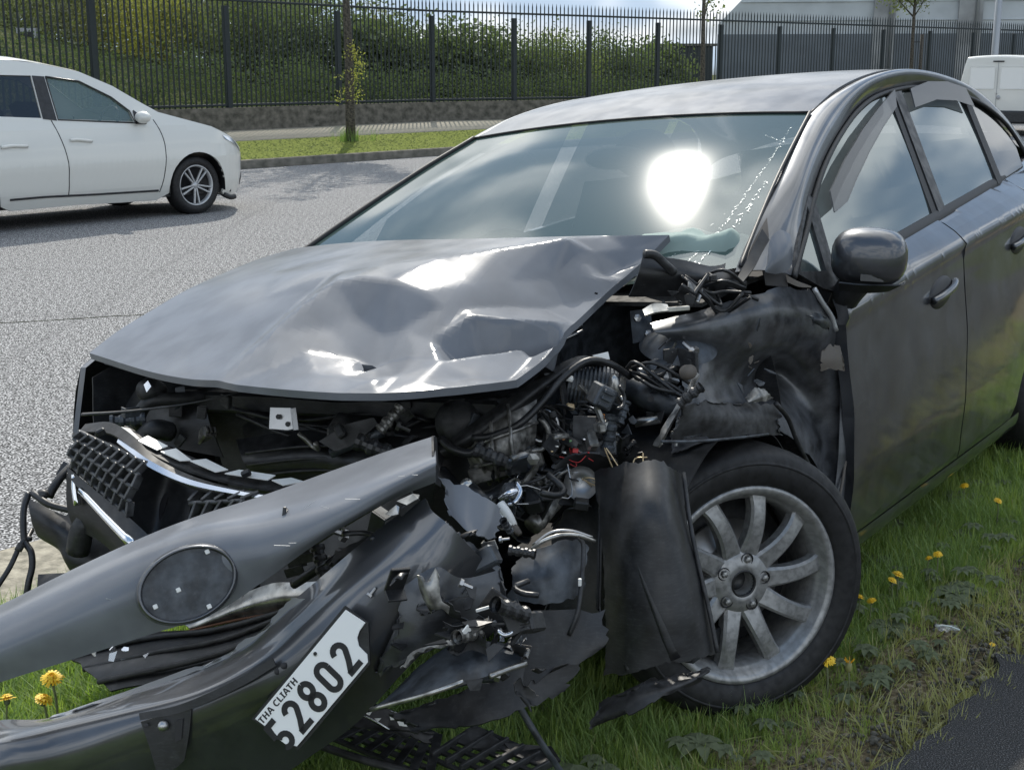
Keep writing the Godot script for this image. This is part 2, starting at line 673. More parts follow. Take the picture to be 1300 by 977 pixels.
	spread(a, noise_picture(0.05, [0.1, 0.5, 0.9], [Color(0.27, 0.31, 0.14), Color(0.37, 0.41, 0.19), Color(0.52, 0.53, 0.30)], 17), 0.5)
	a = mat("bank earth", Color.WHITE, 1.0)
	spread(a, noise_picture(0.03, [0.1, 0.5, 0.9], [Color(0.16, 0.19, 0.11), Color(0.25, 0.28, 0.16), Color(0.34, 0.34, 0.22)], 19), 0.3)
	for k in 4:
		var c: Color = [lin(0.135, 0.20, 0.05), lin(0.225, 0.29, 0.075), lin(0.12, 0.18, 0.048), lin(0.27, 0.265, 0.12)][k]
		var gm := mat("grass %d" % k, c, 0.6)
		gm.backlight_enabled = true
		gm.backlight = Color(c.r * 1.1, c.g * 1.15, c.b * 0.8)
	for k in 5:
		var c: Color = [lin(0.115, 0.135, 0.082), lin(0.17, 0.185, 0.105), lin(0.20, 0.20, 0.13), lin(0.08, 0.098, 0.065), lin(0.30, 0.28, 0.10)][k]
		var gm := mat("leaf %d" % k, c, 0.85)
		gm.metallic_specular = 0.15
		gm.backlight_enabled = true
		gm.backlight = Color(c.r * 0.8, c.g * 0.9, c.b * 0.5)
	for k in ["road asphalt", "dark asphalt", "concrete", "old concrete", "soil", "bare dirt", "far lawn", "bank earth"]:
		M[k].metallic_specular = 0.12
	mat("petal yellow", lin(0.80, 0.52, 0.02), 0.6)
	mat("petal deep", lin(0.72, 0.36, 0.01), 0.6)
	tinted("bark", lin(0.10, 0.085, 0.065), 0.9, 0.0, 0.5, 3.0, 41)
	mat("fence green", lin(0.018, 0.026, 0.030), 0.5, 0.2)
	var wpaint := mat("white paint", lin(0.63, 0.63, 0.59), 0.35)
	wpaint.clearcoat_enabled = true
	wpaint.clearcoat = 0.8
	wpaint.clearcoat_roughness = 0.05
	mat("red paint", lin(0.25, 0.03, 0.03), 0.3)
	mat("silver paint", lin(0.45, 0.46, 0.47), 0.35, 0.5)
	mat("red lens", lin(0.30, 0.015, 0.02), 0.2)
	mat("galvanised", lin(0.34, 0.35, 0.36), 0.45, 0.6)
	tinted("cladding", lin(0.50, 0.53, 0.54), 0.6, 0.0, 0.08, 0.1, 43)
	tinted("dark cladding", lin(0.34, 0.345, 0.34), 0.6, 0.0, 0.2, 0.1, 45)
	tinted("blue grey cladding", lin(0.13, 0.15, 0.17), 0.6, 0.0, 0.1, 0.1, 49)
	mat("indicator lens", lin(0.13, 0.13, 0.13), 0.12)


# ---------------------------------------------------------------- the setting
func W(s: float, u: float, h: float) -> Vector3:
	return ALONG * s + ACROSS * (u + 1.057) + Vector3.UP * h

func lie(u: float) -> float:
	if u < 0.0:
		return 0.02
	if u < 2.62:
		return 0.023 - 0.09 * u
	if u < 3.2:
		return -0.2
	if u < 16.5:
		return lerpf(-0.215, -0.12, clampf((u - 3.2) / 8.0, 0.0, 1.0))
	if u < 16.66:
		return 0.015
	if u < 20.1:
		return lerpf(0.0, 0.10, (u - 16.66) / 3.45)
	return lerpf(0.11, 0.18, clampf((u - 20.1) / 3.0, 0.0, 1.0))

func strip(us: Array, hs: Array, s0: float, s1: float, step: float) -> ArrayMesh:
	var st := new_st()
	var n := int(ceil((s1 - s0) / step))
	for i in n:
		var a := lerpf(s0, s1, float(i) / n)
		var b := lerpf(s0, s1, float(i + 1) / n)
		for k in us.size() - 1:
			quad(st, W(a, us[k], hs[k]), W(b, us[k], hs[k]), W(b, us[k + 1], hs[k + 1]), W(a, us[k + 1], hs[k + 1]))
	return done(st)

func build_setting() -> void:
	# base ground far out to the horizon
	var st := new_st(false)
	quad(st, v(-600, -0.6, 600), v(600, -0.6, 600), v(600, -0.6, -600), v(-600, -0.6, -600))
	structure("ground", done(st), M["bank earth"])
	structure("road", strip([3.2, 7.0, 11.2, 16.52], [-0.215, -0.17, -0.12, -0.12], -40, 260, 10.0), M["road asphalt"])
	var road := get_node("road") as Node3D
	var wob := RandomNumberGenerator.new()
	wob.seed = 8
	for c in [[W(0.4, 9.0, 0), W(7.4, 5.6, 0)], [W(-2.0, 7.2, 0), W(1.6, 5.0, 0)]]:
		var p := []
		for k in 40:
			var q: Vector3 = (c[0] as Vector3).lerp(c[1], k / 39.0) + v(wob.randfn(), 0, wob.randfn()) * 0.02
			var u := ACROSS.dot(q) - 1.057
			q.y = lerpf(-0.215, -0.17, clampf((u - 3.2) / 3.8, 0.0, 1.0)) if u < 7.0 else lerpf(-0.17, -0.12, (u - 7.0) / 4.2)
			p.append(q + Vector3.UP * 0.001)
		var ck := new_st()
		tube_into(ck, p, 0.010, 4, 0, -1.0, 0.12)
		part(road, "crack_line", done(ck), M["soil"])
	# near kerb, flush and pale
	var bump := FastNoiseLite.new()
	bump.seed = 4
	bump.frequency = 1.3
	var kerb := new_st()
	for i in 120:
		var a := -8.0 + i * 0.4
		var us := [2.7, 2.73, 2.78, 2.95, 3.16, 3.2, 3.21]
		var hs := [-0.5, -0.215, -0.195, -0.193, -0.196, -0.2, -0.4]
		for k in 6:
			var p := []
			for q in [[a, k], [a + 0.4, k], [a + 0.4, k + 1], [a, k + 1]]:
				p.append(W(q[0], us[q[1]] + 0.01 * bump.get_noise_1d(q[0] * 2.0 + q[1]), hs[q[1]]))
			quad(kerb, p[0], p[1], p[2], p[3])
	structure("kerb", done(kerb), M["concrete"])
	# verge the damaged car stands on: soil sheet with small lumps
	var lump := FastNoiseLite.new()
	lump.seed = 9
	lump.frequency = 2.2
	var vg := []
	for j in 28:
		var row := []
		var u := -0.06 + 2.72 * j / 27.0
		for i in 260:
			var s := -7.0 + i * 0.1
			row.append(W(s, u, 0.023 - 0.09 * maxf(u, 0.0) - 0.022 + 0.012 * lump.get_noise_2d(s, u * 2.0)))
		vg.append(row)
	structure("verge", sheet(vg), M["soil"])
	structure("far_verge_strip", strip([-0.06, 2.66], [-0.02, -0.26], 18.9, 200, 20.0), M["far lawn"])
	# near footpath with a ragged edge, and the dirt that has crept over it
	var edge := FastNoiseLite.new()
	edge.seed = 14
	edge.frequency = 2.6
	edge.fractal_octaves = 4
	var path_rows := []
	for k in 3:
		var row := []
		for i in 400:
			var s := -9.0 + i * 0.06
			var u: float = [-2.6, -1.0, -0.03][k] + (0.06 * edge.get_noise_1d(s * 2.0) + 0.035 * edge.get_noise_1d(s * 6.0 + 50.0) if k == 2 else 0.0)
			row.append(W(s, u, 0.032))
		path_rows.append(row)
	structure("footpath", sheet(path_rows, 0.03, false), M["dark asphalt"])
	var dirt := []
	for k in 6:
		var row := []
		for i in 240:
			var s := -7.0 + i * 0.1
			var u: float = -0.30 + 0.13 * k
			row.append(W(s, u, 0.024 - 0.005 * k + 0.010 * edge.get_noise_2d(s * 4.0, u * 9.0)))
		dirt.append(row)
	structure("dirt_edge", sheet(dirt), M["bare dirt"])
	# far kerb, verge, footpath
	structure("far_kerb", strip([16.5, 16.501, 16.52, 16.66, 16.661], [-0.3, 0.0, 0.02, 0.02, -0.2], -40, 200, 10.0), M["old concrete"])
	structure("far_verge", strip([16.65, 18.4, 20.1], [0.0, 0.05, 0.10], -40, 200, 10.0), M["far lawn"])
	structure("far_footpath", strip([20.1, 20.102, 23.2, 27.0], [0.0, 0.112, 0.18, 0.19], -60, 200, 10.0), M["concrete"])
	build_far_grass()

func build_far_grass() -> void:
	var tuft := grass_tuft(14, 0.05, 0.06, 91)
	var mm := MultiMesh.new()
	mm.transform_format = MultiMesh.TRANSFORM_3D
	mm.mesh = tuft
	mm.instance_count = 9000
	for i in mm.instance_count:
		var s := rng.randf_range(6.0, 50.0)
		var u := rng.randf_range(16.72, 20.05)
		var k := rng.randf_range(0.5, 1.1)
		mm.set_instance_transform(i, Transform3D(Basis(Vector3.UP, rng.randf() * TAU).scaled(Vector3(k, k * 0.7, k)), W(s, u, lerpf(0.0, 0.10, (u - 16.65) / 3.45))))
	var o := MultiMeshInstance3D.new()
	o.name = "far_verge_grass"
	o.multimesh = mm
	o.material_override = M["far grass"]
	add_child(o)
	tag(o, "sunlit short grass on the strip beyond the far kerb", "grass", "", "stuff")

func grass_tuft(blades: int, tall: float, wide: float, seed_at: int) -> ArrayMesh:
	var r := RandomNumberGenerator.new()
	r.seed = seed_at
	var st := new_st()
	for b in blades:
		var a := r.randf() * TAU
		var o := v(cos(a * 3.7), 0, sin(a * 5.1)) * wide * r.randf()
		var d := v(cos(a), 0, sin(a))
		var side := v(-sin(a), 0, cos(a)) * r.randf_range(0.0016, 0.0034)
		var h := tall * r.randf_range(0.45, 1.0)
		var lean := r.randf_range(0.1, 0.75) * h
		var p := []
		for k in 4:
			var t := k / 3.0
			p.append(o + d * lean * t * t + Vector3.UP * h * (t - 0.22 * t * t * lean / h))
		for k in 3:
			var w0 := side * (1.0 - k / 3.0 * 0.75)
			var w1 := side * (1.0 - (k + 1) / 3.0 * 0.92)
			quad(st, p[k] - w0, p[k] + w0, p[k + 1] + w1, p[k + 1] - w1)
	return done(st)

func leaf_clump(leaves: int, radius: float, size: float, seed_at: int) -> ArrayMesh:
	var r := RandomNumberGenerator.new()
	r.seed = seed_at
	var st := new_st(false)
	for k in leaves:
		var c := v(r.randfn(), r.randfn(), r.randfn()) * radius * 0.55
		var b := Basis.from_euler(v(r.randf() * TAU, r.randf() * TAU, r.randf() * TAU))
		var l := size * r.randf_range(0.6, 1.2)
		var w := l * 0.32
		var p := [c, c + b * v(l * 0.4, w * 0.25, w), c + b * v(l, 0, 0), c + b * v(l * 0.4, w * 0.25, -w)]
		tri(st, p[0], p[1], p[2])
		tri(st, p[0], p[2], p[3])
	return done(st)

func scatter(parent: Node3D, called: String, mesh: Mesh, m: Material, places: Array, kind := "") -> MultiMeshInstance3D:
	var mm := MultiMesh.new()
	mm.transform_format = MultiMesh.TRANSFORM_3D
	mm.mesh = mesh
	mm.instance_count = places.size()
	for i in places.size():
		mm.set_instance_transform(i, places[i])
	var o := MultiMeshInstance3D.new()
	o.name = numbered(called) if parent == self else local_name(parent, called)
	o.multimesh = mm
	o.material_override = m
	parent.add_child(o, true)
	if kind:
		o.set_meta("kind", kind)
	return o

# ---------------------------------------------------------------- background
const BEND := Vector3(-2.03, 0.18, -35.0)
const LEFT_WAY := Vector3(-0.603, 0, 0.798)
const RIGHT_WAY := Vector3(0.778, 0, -0.628)

func fence_at(t: float) -> Vector3:
	return BEND + (RIGHT_WAY * t if t >= 0.0 else LEFT_WAY * -t)

func build_background() -> void:
	build_fence()
	build_bank()
	build_street_trees()
	build_warehouse()
	# lamp column
	var foot := W(47.5, 17.4, 0.0)
	var t := thing("street_lamp", "tall grey galvanised lamp column rising behind the white van", "street lamp", foot)
	part(t, "column", lathe([Vector2(0.16, 0), Vector2(0.16, 1.3), Vector2(0.13, 1.35), Vector2(0.085, 8.0), Vector2(0.0, 8.0)], Vector3.ZERO, Vector3.UP, 16), M["galvanised"])
	part(t, "bracket_arm", tube([v(0, 7.9, 0), v(-0.5, 8.3, 0.4), v(-1.2, 8.4, 1.0)], 0.04, 8, 6), M["galvanised"])
	part(t, "lantern", egg(v(-1.4, 8.4, 1.2), v(0.35, 0.08, 0.16)), M["galvanised"])
	# a small box on a post among the bushes behind the fence
	t = thing("meter_box", "small grey box with a dark front on a post among bushes behind the railings", "box", v(-12.42, 1.66, -35.491))
	part(t, "cabinet", block(v(0, 0.62, 0), v(0.5, 0.42, 0.3)), M["galvanised"])
	part(t, "door", block(v(0.02, 0.63, 0.155), v(0.33, 0.22, 0.012)), M["black plastic"])
	part(t, "post", block(v(0, -0.2, 0), v(0.1, 1.2, 0.1)), M["fence green"])

func build_fence() -> void:
	var f := thing("railing_fence", "dark green steel railing with pointed bars on the low wall across the road", "fence", BEND)
	var wall := thing("boundary_wall", "low dark concrete wall under the railing across the road", "wall", BEND)
	var st := new_st(false)
	var line := [fence_at(-40.0), fence_at(0.0), fence_at(60.0)]
	for k in 2:
		var a: Vector3 = line[k] - BEND
		var b: Vector3 = line[k + 1] - BEND
		var n := (b - a).normalized().cross(Vector3.UP) * 0.14
		var lo := Vector3.DOWN * 0.3
		var hi := Vector3.UP * 0.47
		quad(st, a + n + lo, b + n + lo, b + n + hi, a + n + hi)
		quad(st, a + n + hi, b + n + hi, b - n + hi, a - n + hi)
		quad(st, a - n + lo, a - n + hi, b - n + hi, b - n + lo)
	part(wall, "wall_face", done(st), M["old concrete"])
	# posts
	var post := block(v(0, 1.25, 0), v(0.13, 2.7, 0.1))
	var ts := [0.0]
	for k in range(1, 12):
		ts.append(-3.39 * k)
	for k in range(1, 19):
		ts.append(2.68 * k)
	for t in ts:
		var o := part(f, "post", post, M["fence green"], fence_at(t) - BEND)
		o.rotation.y = atan2(-RIGHT_WAY.z, RIGHT_WAY.x) if t > 0.0 else atan2(LEFT_WAY.z, -LEFT_WAY.x)
	for h in [0.53, 2.72]:
		for side in 2:
			var a: Vector3 = fence_at(0.0) - BEND + Vector3.UP * h
			var b: Vector3 = fence_at(-38.0 if side == 0 else 49.0) - BEND + Vector3.UP * h
			part(f, "rail", bar(a, b, 0.05, 0.06), M["fence green"])
	# bars
	var pst := new_st(false)
	var w := 0.016
	for k in 4:
		var c := [v(-w, 0, -w), v(w, 0, -w), v(w, 0, w), v(-w, 0, w)]
		var a: Vector3 = c[k]
		var b: Vector3 = c[(k + 1) % 4]
		quad(pst, a + v(0, 0.46, 0), b + v(0, 0.46, 0), b + v(0, 2.9, 0), a + v(0, 2.9, 0))
		tri(pst, a + v(0, 2.9, 0), b + v(0, 2.9, 0), v(0, 3.02, 0))
	var pale := done(pst)
	var spots := []
	for k in 190:
		var t := -0.07 - 0.141 * k
		spots.append(t)
	for k in 350:
		spots.append(0.07 + 0.141 * k)
	spots.sort_custom(func(p, q): return absf(p + 2.0) < absf(q + 2.0))
	var rest := []
	for k in spots.size():
		var at := fence_at(spots[k]) - BEND
		if k < 300:
			part(f, "bar", pale, M["fence green"], at)
		else:
			rest.append(Transform3D(Basis(), at))
	scatter(f, "far_bars", pale, M["fence green"], rest, "stuff")

func shrub(called: String, label: String, category: String, at: Vector3, r: Vector3, clump: Mesh, m: Material, n: int, group: String, stems := true) -> Node3D:
	var t := thing(called, label, category, at, group)
	var places := []
	for i in n:
		var d := v(rng.randfn(), rng.randfn(), rng.randfn()).normalized() * pow(rng.randf(), 0.45)
		var p := v(d.x * r.x, r.y * (1.0 + d.y), d.z * r.z)
		p += v(rng.randfn(), rng.randfn(), rng.randfn()) * 0.12 * r.y
		if p.y < 0.0:
			p.y = -p.y * 0.4
		var k := rng.randf_range(0.7, 1.35)
		places.append(Transform3D(Basis.from_euler(v(rng.randf() * TAU, rng.randf() * TAU, 0)).scaled(Vector3.ONE * k), p))
	scatter(t, "foliage", clump, m, places, "stuff")
	if stems:
		var st := new_st()
		for i in 7:
			var a := rng.randf() * TAU
			tube_into(st, [v(cos(a) * 0.08, -0.1, sin(a) * 0.08), v(cos(a) * r.x * 0.3, r.y * 0.7, sin(a) * r.z * 0.3), v(cos(a) * r.x * 0.6, r.y * 1.5, sin(a) * r.z * 0.6)], 0.035, 5, 4, 0.01)
		part(t, "stems", done(st), M["bark"])
	return t

func build_bank() -> void:
	# rough bank rising behind the railing on the left
	var n := FastNoiseLite.new()
	n.seed = 31
	n.frequency = 0.25
	var rows := []
	for j in 14:
		var row := []
		for i in 50:
			var t := -42.0 + i * 1.6
			var away := 0.6 + j * 1.6
			var rise := smoothstep(8.0, -22.0, t) * 3.6 + 0.45
			var h := 0.15 + rise * smoothstep(0.0, 9.0, away) + 0.25 * n.get_noise_2d(t, away)
			row.append(v(BEND.x + t * 0.70 - away * 0.66, h, BEND.z - absf(t) * 0.0 - t * 0.71 - away * 0.75))
		rows.append(row)
	structure("grass_bank", sheet(rows), M["bank earth"])
	var big := leaf_clump(46, 0.42, 0.15, 51)
	var fine := leaf_clump(60, 0.42, 0.09, 52)
	var labels := ["dark leafy shrub behind the railing", "pale ivy-like bush behind the railing", "yellow-green bush behind the railing"]
	# pixel column, how far behind the railing, half sizes, which leaf, which label
	var list := [
		[v(-13.712, 0.15, -37.704), v(1.7, 2.1, 1.2), 1, "tall bright bush behind the grey box at the left edge"],
		[v(-12.079, 0.15, -37.704), v(1.6, 2.2, 1.2), 2, "yellow-green bush above the white car's roof"],
		[v(-10.121, 0.15, -37.704), v(1.6, 2.1, 1.2), 4, "pale yellowish bush right of the leftmost railing post"],
		[v(-8.559, 0.133, -38.214), v(1.5, 1.9, 1.2), 1, "bright bush left of the second railing post"],
		[v(-6.949, 0.218, -38.234), v(1.5, 1.7, 1.1), 0, "green bush right of the second railing post"],
		[v(-5.588, 0.202, -38.744), v(1.4, 1.5, 1.1), 0, "dark green bush just left of the nearest tree trunk"],
		[v(-4.076, 0.186, -39.253), v(1.3, 1.25, 1.0), 3, "dark bush just right of the nearest tree trunk"],
		[v(-2.753, 0.236, -39.779), v(1.3, 1.15, 1.0), 0, "rounded bush behind the railing post at the bend"],
		[v(-1.394, 0.244, -40.294), v(1.4, 1.15, 1.0), 3, "large-leaved dark bush behind the railing right of the bend"],
		[v(0, 0.26, -41.325), v(1.4, 1.1, 1.0), 0, "bush whose foot is hidden by the damaged car's windscreen"],
		[v(1.532, 0.264, -42.867), v(1.4, 1.1, 1.0), 1, "lighter bush above the left end of the damaged car's roof"],
		[v(3.158, 0.258, -44.92), v(1.4, 1.05, 1.0), 0, "olive bush above the middle of the damaged car's roof"],
		[v(4.816, 0.257, -46.975), v(1.3, 0.85, 1.0), 3, "low dark bush left of the second street tree"],
	]
	for a in list:
		var at: Vector3 = a[0]
		at.y = 0.35
		var k: int = a[2]
		shrub("shrub", a[3], "bush", at, a[1], big if k == 3 else fine, M["leaf %d" % [2, 1, 2, 0, 4][k] if k != 0 else "leaf 0"], 190, "bushes behind the railing")
	# darker undergrowth nearest the railing, too tangled to count
	var tangle := []
	for i in 1100:
		var t := -24.0 + 34.0 * rng.randf()
		var p := fence_at(t) + v(-0.5, 0, -0.8) * rng.randf_range(0.5, 2.6)
		p.y = 0.3 + rng.randf() * lerpf(2.0, 0.7, clampf((t + 20.0) / 28.0, 0.0, 1.0))
		var k := rng.randf_range(0.5, 1.1)
		tangle.append(Transform3D(Basis.from_euler(v(rng.randf() * TAU, rng.randf() * TAU, 0)).scaled(Vector3.ONE * k), p))
	var o := scatter(self, "undergrowth", fine, M["leaf 3"], tangle, "stuff")
	tag(o, "tangled brambles and ivy along the foot of the railing", "undergrowth")
	# taller trees further back on the left
	var back := [[v(-15.965, 1.68, -47.309), 3.4, "bright leafy tree behind the bushes at the far left"], [v(-12.424, 1.69, -49.366), 3.1, "pale spring tree behind the bushes left of the second railing post"], [v(-8.971, 1.843, -51.456), 2.6, "thin green tree behind the bushes left of the nearest trunk"], [v(-6.141, 3.07, -59.962), 1.5, "small distant tree top just right of the nearest trunk"]]
	for a in back:
		var at: Vector3 = a[0]
		at.y = 0.6
		var r: float = a[1]
		var t := shrub("bank_tree", a[2], "tree", at + v(0, 0, 0), v(r * 0.9, r * 1.0, r * 0.8), big, M["leaf 2"], 300, "trees behind the railing", false)
		part(t, "trunk", tube([v(0, -1.0, 0), v(0.1, 1.0, 0), v(0, r * 1.3, 0)], 0.13, 7, 4, 0.05), M["bark"])

func street_tree(label: String, s: float, u: float, trunk: float, fork: float, shoots: bool, seed_at: int, spreadk: float) -> Node3D:
	var r := RandomNumberGenerator.new()
	r.seed = seed_at
	var at := W(s, u, lie(u))
	var t := thing("street_tree", label, "tree", at, "young trees on the far verge")
	var st := new_st()
	tube_into(st, [v(0, -0.1, 0), v(0.01, fork * 0.5, 0), v(-0.02, fork, 0.02), v(0, fork + 1.2, 0), v(0.03, fork + 2.6, 0)], trunk, 9, 12, trunk * 0.25)
	part(t, "trunk", done(st), M["bark"])
	var br := new_st()
	var ends := []
	for k in 16:
		var a := k * 2.4 + r.randf()
		var h0 := fork + r.randf_range(-0.05, 1.5)
		var l := r.randf_range(0.9, 1.7) * spreadk
		var d := v(cos(a), 0, sin(a))
		var p0 := v(0, h0, 0)
		var p1 := p0 + d * l * 0.45 + Vector3.UP * l * 0.5
		var p2 := p0 + d * l * 0.75 + Vector3.UP * l * 1.25
		tube_into(br, [p0, p1, p2], trunk * 0.28, 5, 5, 0.008)
		for m in 5:
			var q: Vector3 = on_curve([p0, p1, p2], 0.35 + 0.15 * m)
			var e := q + v(r.randfn() * 0.25, 0.28 + r.randf() * 0.3, r.randfn() * 0.25)
			tube_into(br, [q, e], 0.010, 4, 0, 0.004)
			ends.append(q)
			ends.append(e)
			ends.append((q + e) * 0.5)
	part(t, "branches", done(br), M["bark"])
	var places := []
	for e in ends:
		for m in 2:
			places.append(Transform3D(Basis.from_euler(v(r.randf() * TAU, r.randf() * TAU, 0)).scaled(Vector3.ONE * r.randf_range(0.8, 1.4)), e + v(r.randfn(), r.randfn(), r.randfn()) * 0.1))
	scatter(t, "foliage", leaf_clump(16, 0.2, 0.10, 61), M["leaf 1"], places, "stuff")
	if shoots:
		var sp := []
		for k in 46:
			var a := r.randf() * TAU
			var h := r.randf_range(0.75, 1.95)
			var d := (0.10 + 0.14 * r.randf()) * (1.15 if h < 1.3 else 0.9)
			sp.append(Transform3D(Basis.from_euler(v(r.randf() * TAU, r.randf() * TAU, 0)).scaled(Vector3.ONE * 0.55), v(cos(a) * d + (0.14 if h > 1.3 else 0.0), h, sin(a) * d)))
		scatter(t, "side_shoots", leaf_clump(9, 0.16, 0.1, 62), M["leaf 4"], sp, "stuff")
		var gr := []
		for k in 40:
			gr.append(Transform3D(Basis(Vector3.UP, r.randf() * TAU), v(r.randfn() * 0.16, 0, r.randfn() * 0.16)))
		scatter(t, "grass_collar", grass_tuft(16, 0.36, 0.08, 63), M["grass 2"], gr, "stuff")
	return t

func build_street_trees() -> void:
	street_tree("straight dark tree trunk with yellow shoots low down, nearest of the street trees", 18.5, 19.0, 0.105, 3.1, true, 1, 1.5)
	street_tree("slim young street tree forking just above the railing, left of the warehouse", 31.3, 19.0, 0.085, 2.75, false, 2, 1.0)
	var t := street_tree("slim young street tree tied to a stake in front of the warehouse", 44.3, 19.0, 0.085, 2.9, false, 3, 0.95)
	part(t, "stake", tube([v(0.28, 0, 0.1), v(0.28, 2.55, 0.1)], 0.06, 8), M["bark"])
	part(t, "tie", bar(v(0, 2.3, 0), v(0.28, 2.3, 0.1), 0.03, 0.05), M["black plastic"])

func build_warehouse() -> void:
	var o := v(11.0, 0.2, -74.0)
	var t := thing("warehouse", "large pale grey clad warehouse with dark downpipe bays behind the railing", "building", o)
	var along := v(0.985, 0, 0.17)
	var front := v(-0.17, 0, 0.985)
	var st := new_st(false)
	# end wall with a sloping verge on its left, in horizontal cladding boards
	var pts := [Vector3.ZERO, along * 80.0, along * 80.0 + v(0, 13, 0), along * 9.0 + v(0, 13, 0), v(0, 3.6, 0)]
	plate_into(st, pts, 0.3, -front * 12.0)
	part(t, "wall", done(st), M["cladding"])
	for k in 8:
		var h := 1.9 + k * 0.95
		var x0 := maxf(0.05, (h - 3.6) / 9.4 * 9.0 + 0.1)
		part(t, "cladding_rail", bar(along * x0 + front * 0.03 + v(0, h, 0), along * 79.0 + front * 0.03 + v(0, h, 0), 0.05, 0.06), M["cladding"])
	for a in [[8.6, 1.1], [12.9, 1.2], [22.0, 1.0], [32.0, 1.0]]:
		part(t, "pilaster", block(along * a[0] + front * 0.16 + v(0, 6.5, 0), v(a[1], 13.0, 0.3), Basis(along, Vector3.UP, front)), M["dark cladding"])
		part(t, "downpipe", tube([along * (a[0] + 0.3) + front * 0.4, along * (a[0] + 0.3) + front * 0.4 + v(0, 13, 0)], 0.09, 8), M["galvanised"])
	part(t, "plinth", block(along * 40.0 + front * 0.1 + v(0, 1.55, 0), v(80, 3.1, 0.2), Basis(along, Vector3.UP, front)), M["blue grey cladding"])
	# dark shed left of it
	t = thing("shed", "dark flat-roofed shed seen through the railing left of the warehouse", "shed", v(6.4, 0.2, -58.0))
	part(t, "wall", block(v(0.6, 1.0, 0), v(2.6, 2.4, 2.0)), M["fence green"])
	part(t, "roof", block(v(0.6, 2.26, 0), v(2.9, 0.1, 2.3)), M["old concrete"])
	part(t, "door", block(v(0.1, 0.9, 1.01), v(0.8, 1.9, 0.03)), M["black plastic"])


# ---------------------------------------------------------------- other cars
# axes: x forward from the front wheel, y up, z to the car's right with 0 at its flank
func flank_z(p: Vector2) -> float:
	var z := 0.0
	if p.y < 0.5:
		z = -0.07 * pow((0.5 - p.y) / 0.3, 2.0)
	elif p.y > 0.98:
		z = -0.055 - 0.46 * (p.y - 0.98)
	elif p.y > 0.72:
		z = -0.055 * pow((p.y - 0.72) / 0.26, 1.5)
	else:
		z = 0.012 * sin((p.y - 0.5) / 0.22 * PI)
	if p.x > 0.25:
		z -= 0.52 * pow((p.x - 0.25) / 0.75, 2.4)
	if p.x < -2.9:
		z -= 0.25 * pow((-2.9 - p.x) / 0.7, 2.2)
	return z

func alloy_wheel(t: Node3D, c: Vector3) -> void:
	var w := part(t, "wheel", lathe([Vector2(0.21, -0.2), Vector2(0.29, -0.2), Vector2(0.32, -0.17), Vector2(0.32, -0.03), Vector2(0.30, 0.0), Vector2(0.26, 0.006), Vector2(0.225, -0.005), Vector2(0.22, -0.03)], Vector3.ZERO, Vector3.BACK, 40), M["tyre rubber"], c)
	part(w, "rim", lathe([Vector2(0.20, -0.05), Vector2(0.208, -0.012), Vector2(0.222, -0.004), Vector2(0.226, -0.012)], Vector3.ZERO, Vector3.BACK, 40), M["silver paint"])
	part(w, "rim_well", lathe([Vector2(0.22, -0.03), Vector2(0.19, -0.09), Vector2(0.0, -0.09)], Vector3.ZERO, Vector3.BACK, 30), M["plate black"])
	part(w, "hub", lathe([Vector2(0.045, -0.05), Vector2(0.04, -0.02), Vector2(0.0, -0.018)], Vector3.ZERO, Vector3.BACK, 20), M["silver paint"])
	for k in 5:
		var a := TAU * k / 5.0 - PI / 2
		for s in [-1.0, 1.0]:
			var p0 := v(cos(a + s * 0.30) * 0.035, sin(a + s * 0.30) * 0.035, -0.03)
			var p1 := v(cos(a + s * 0.16) * 0.205, sin(a + s * 0.16) * 0.205, -0.018)
			part(w, "spoke", bar(p0, p1, 0.026, 0.018, Vector3.BACK), M["silver paint"])

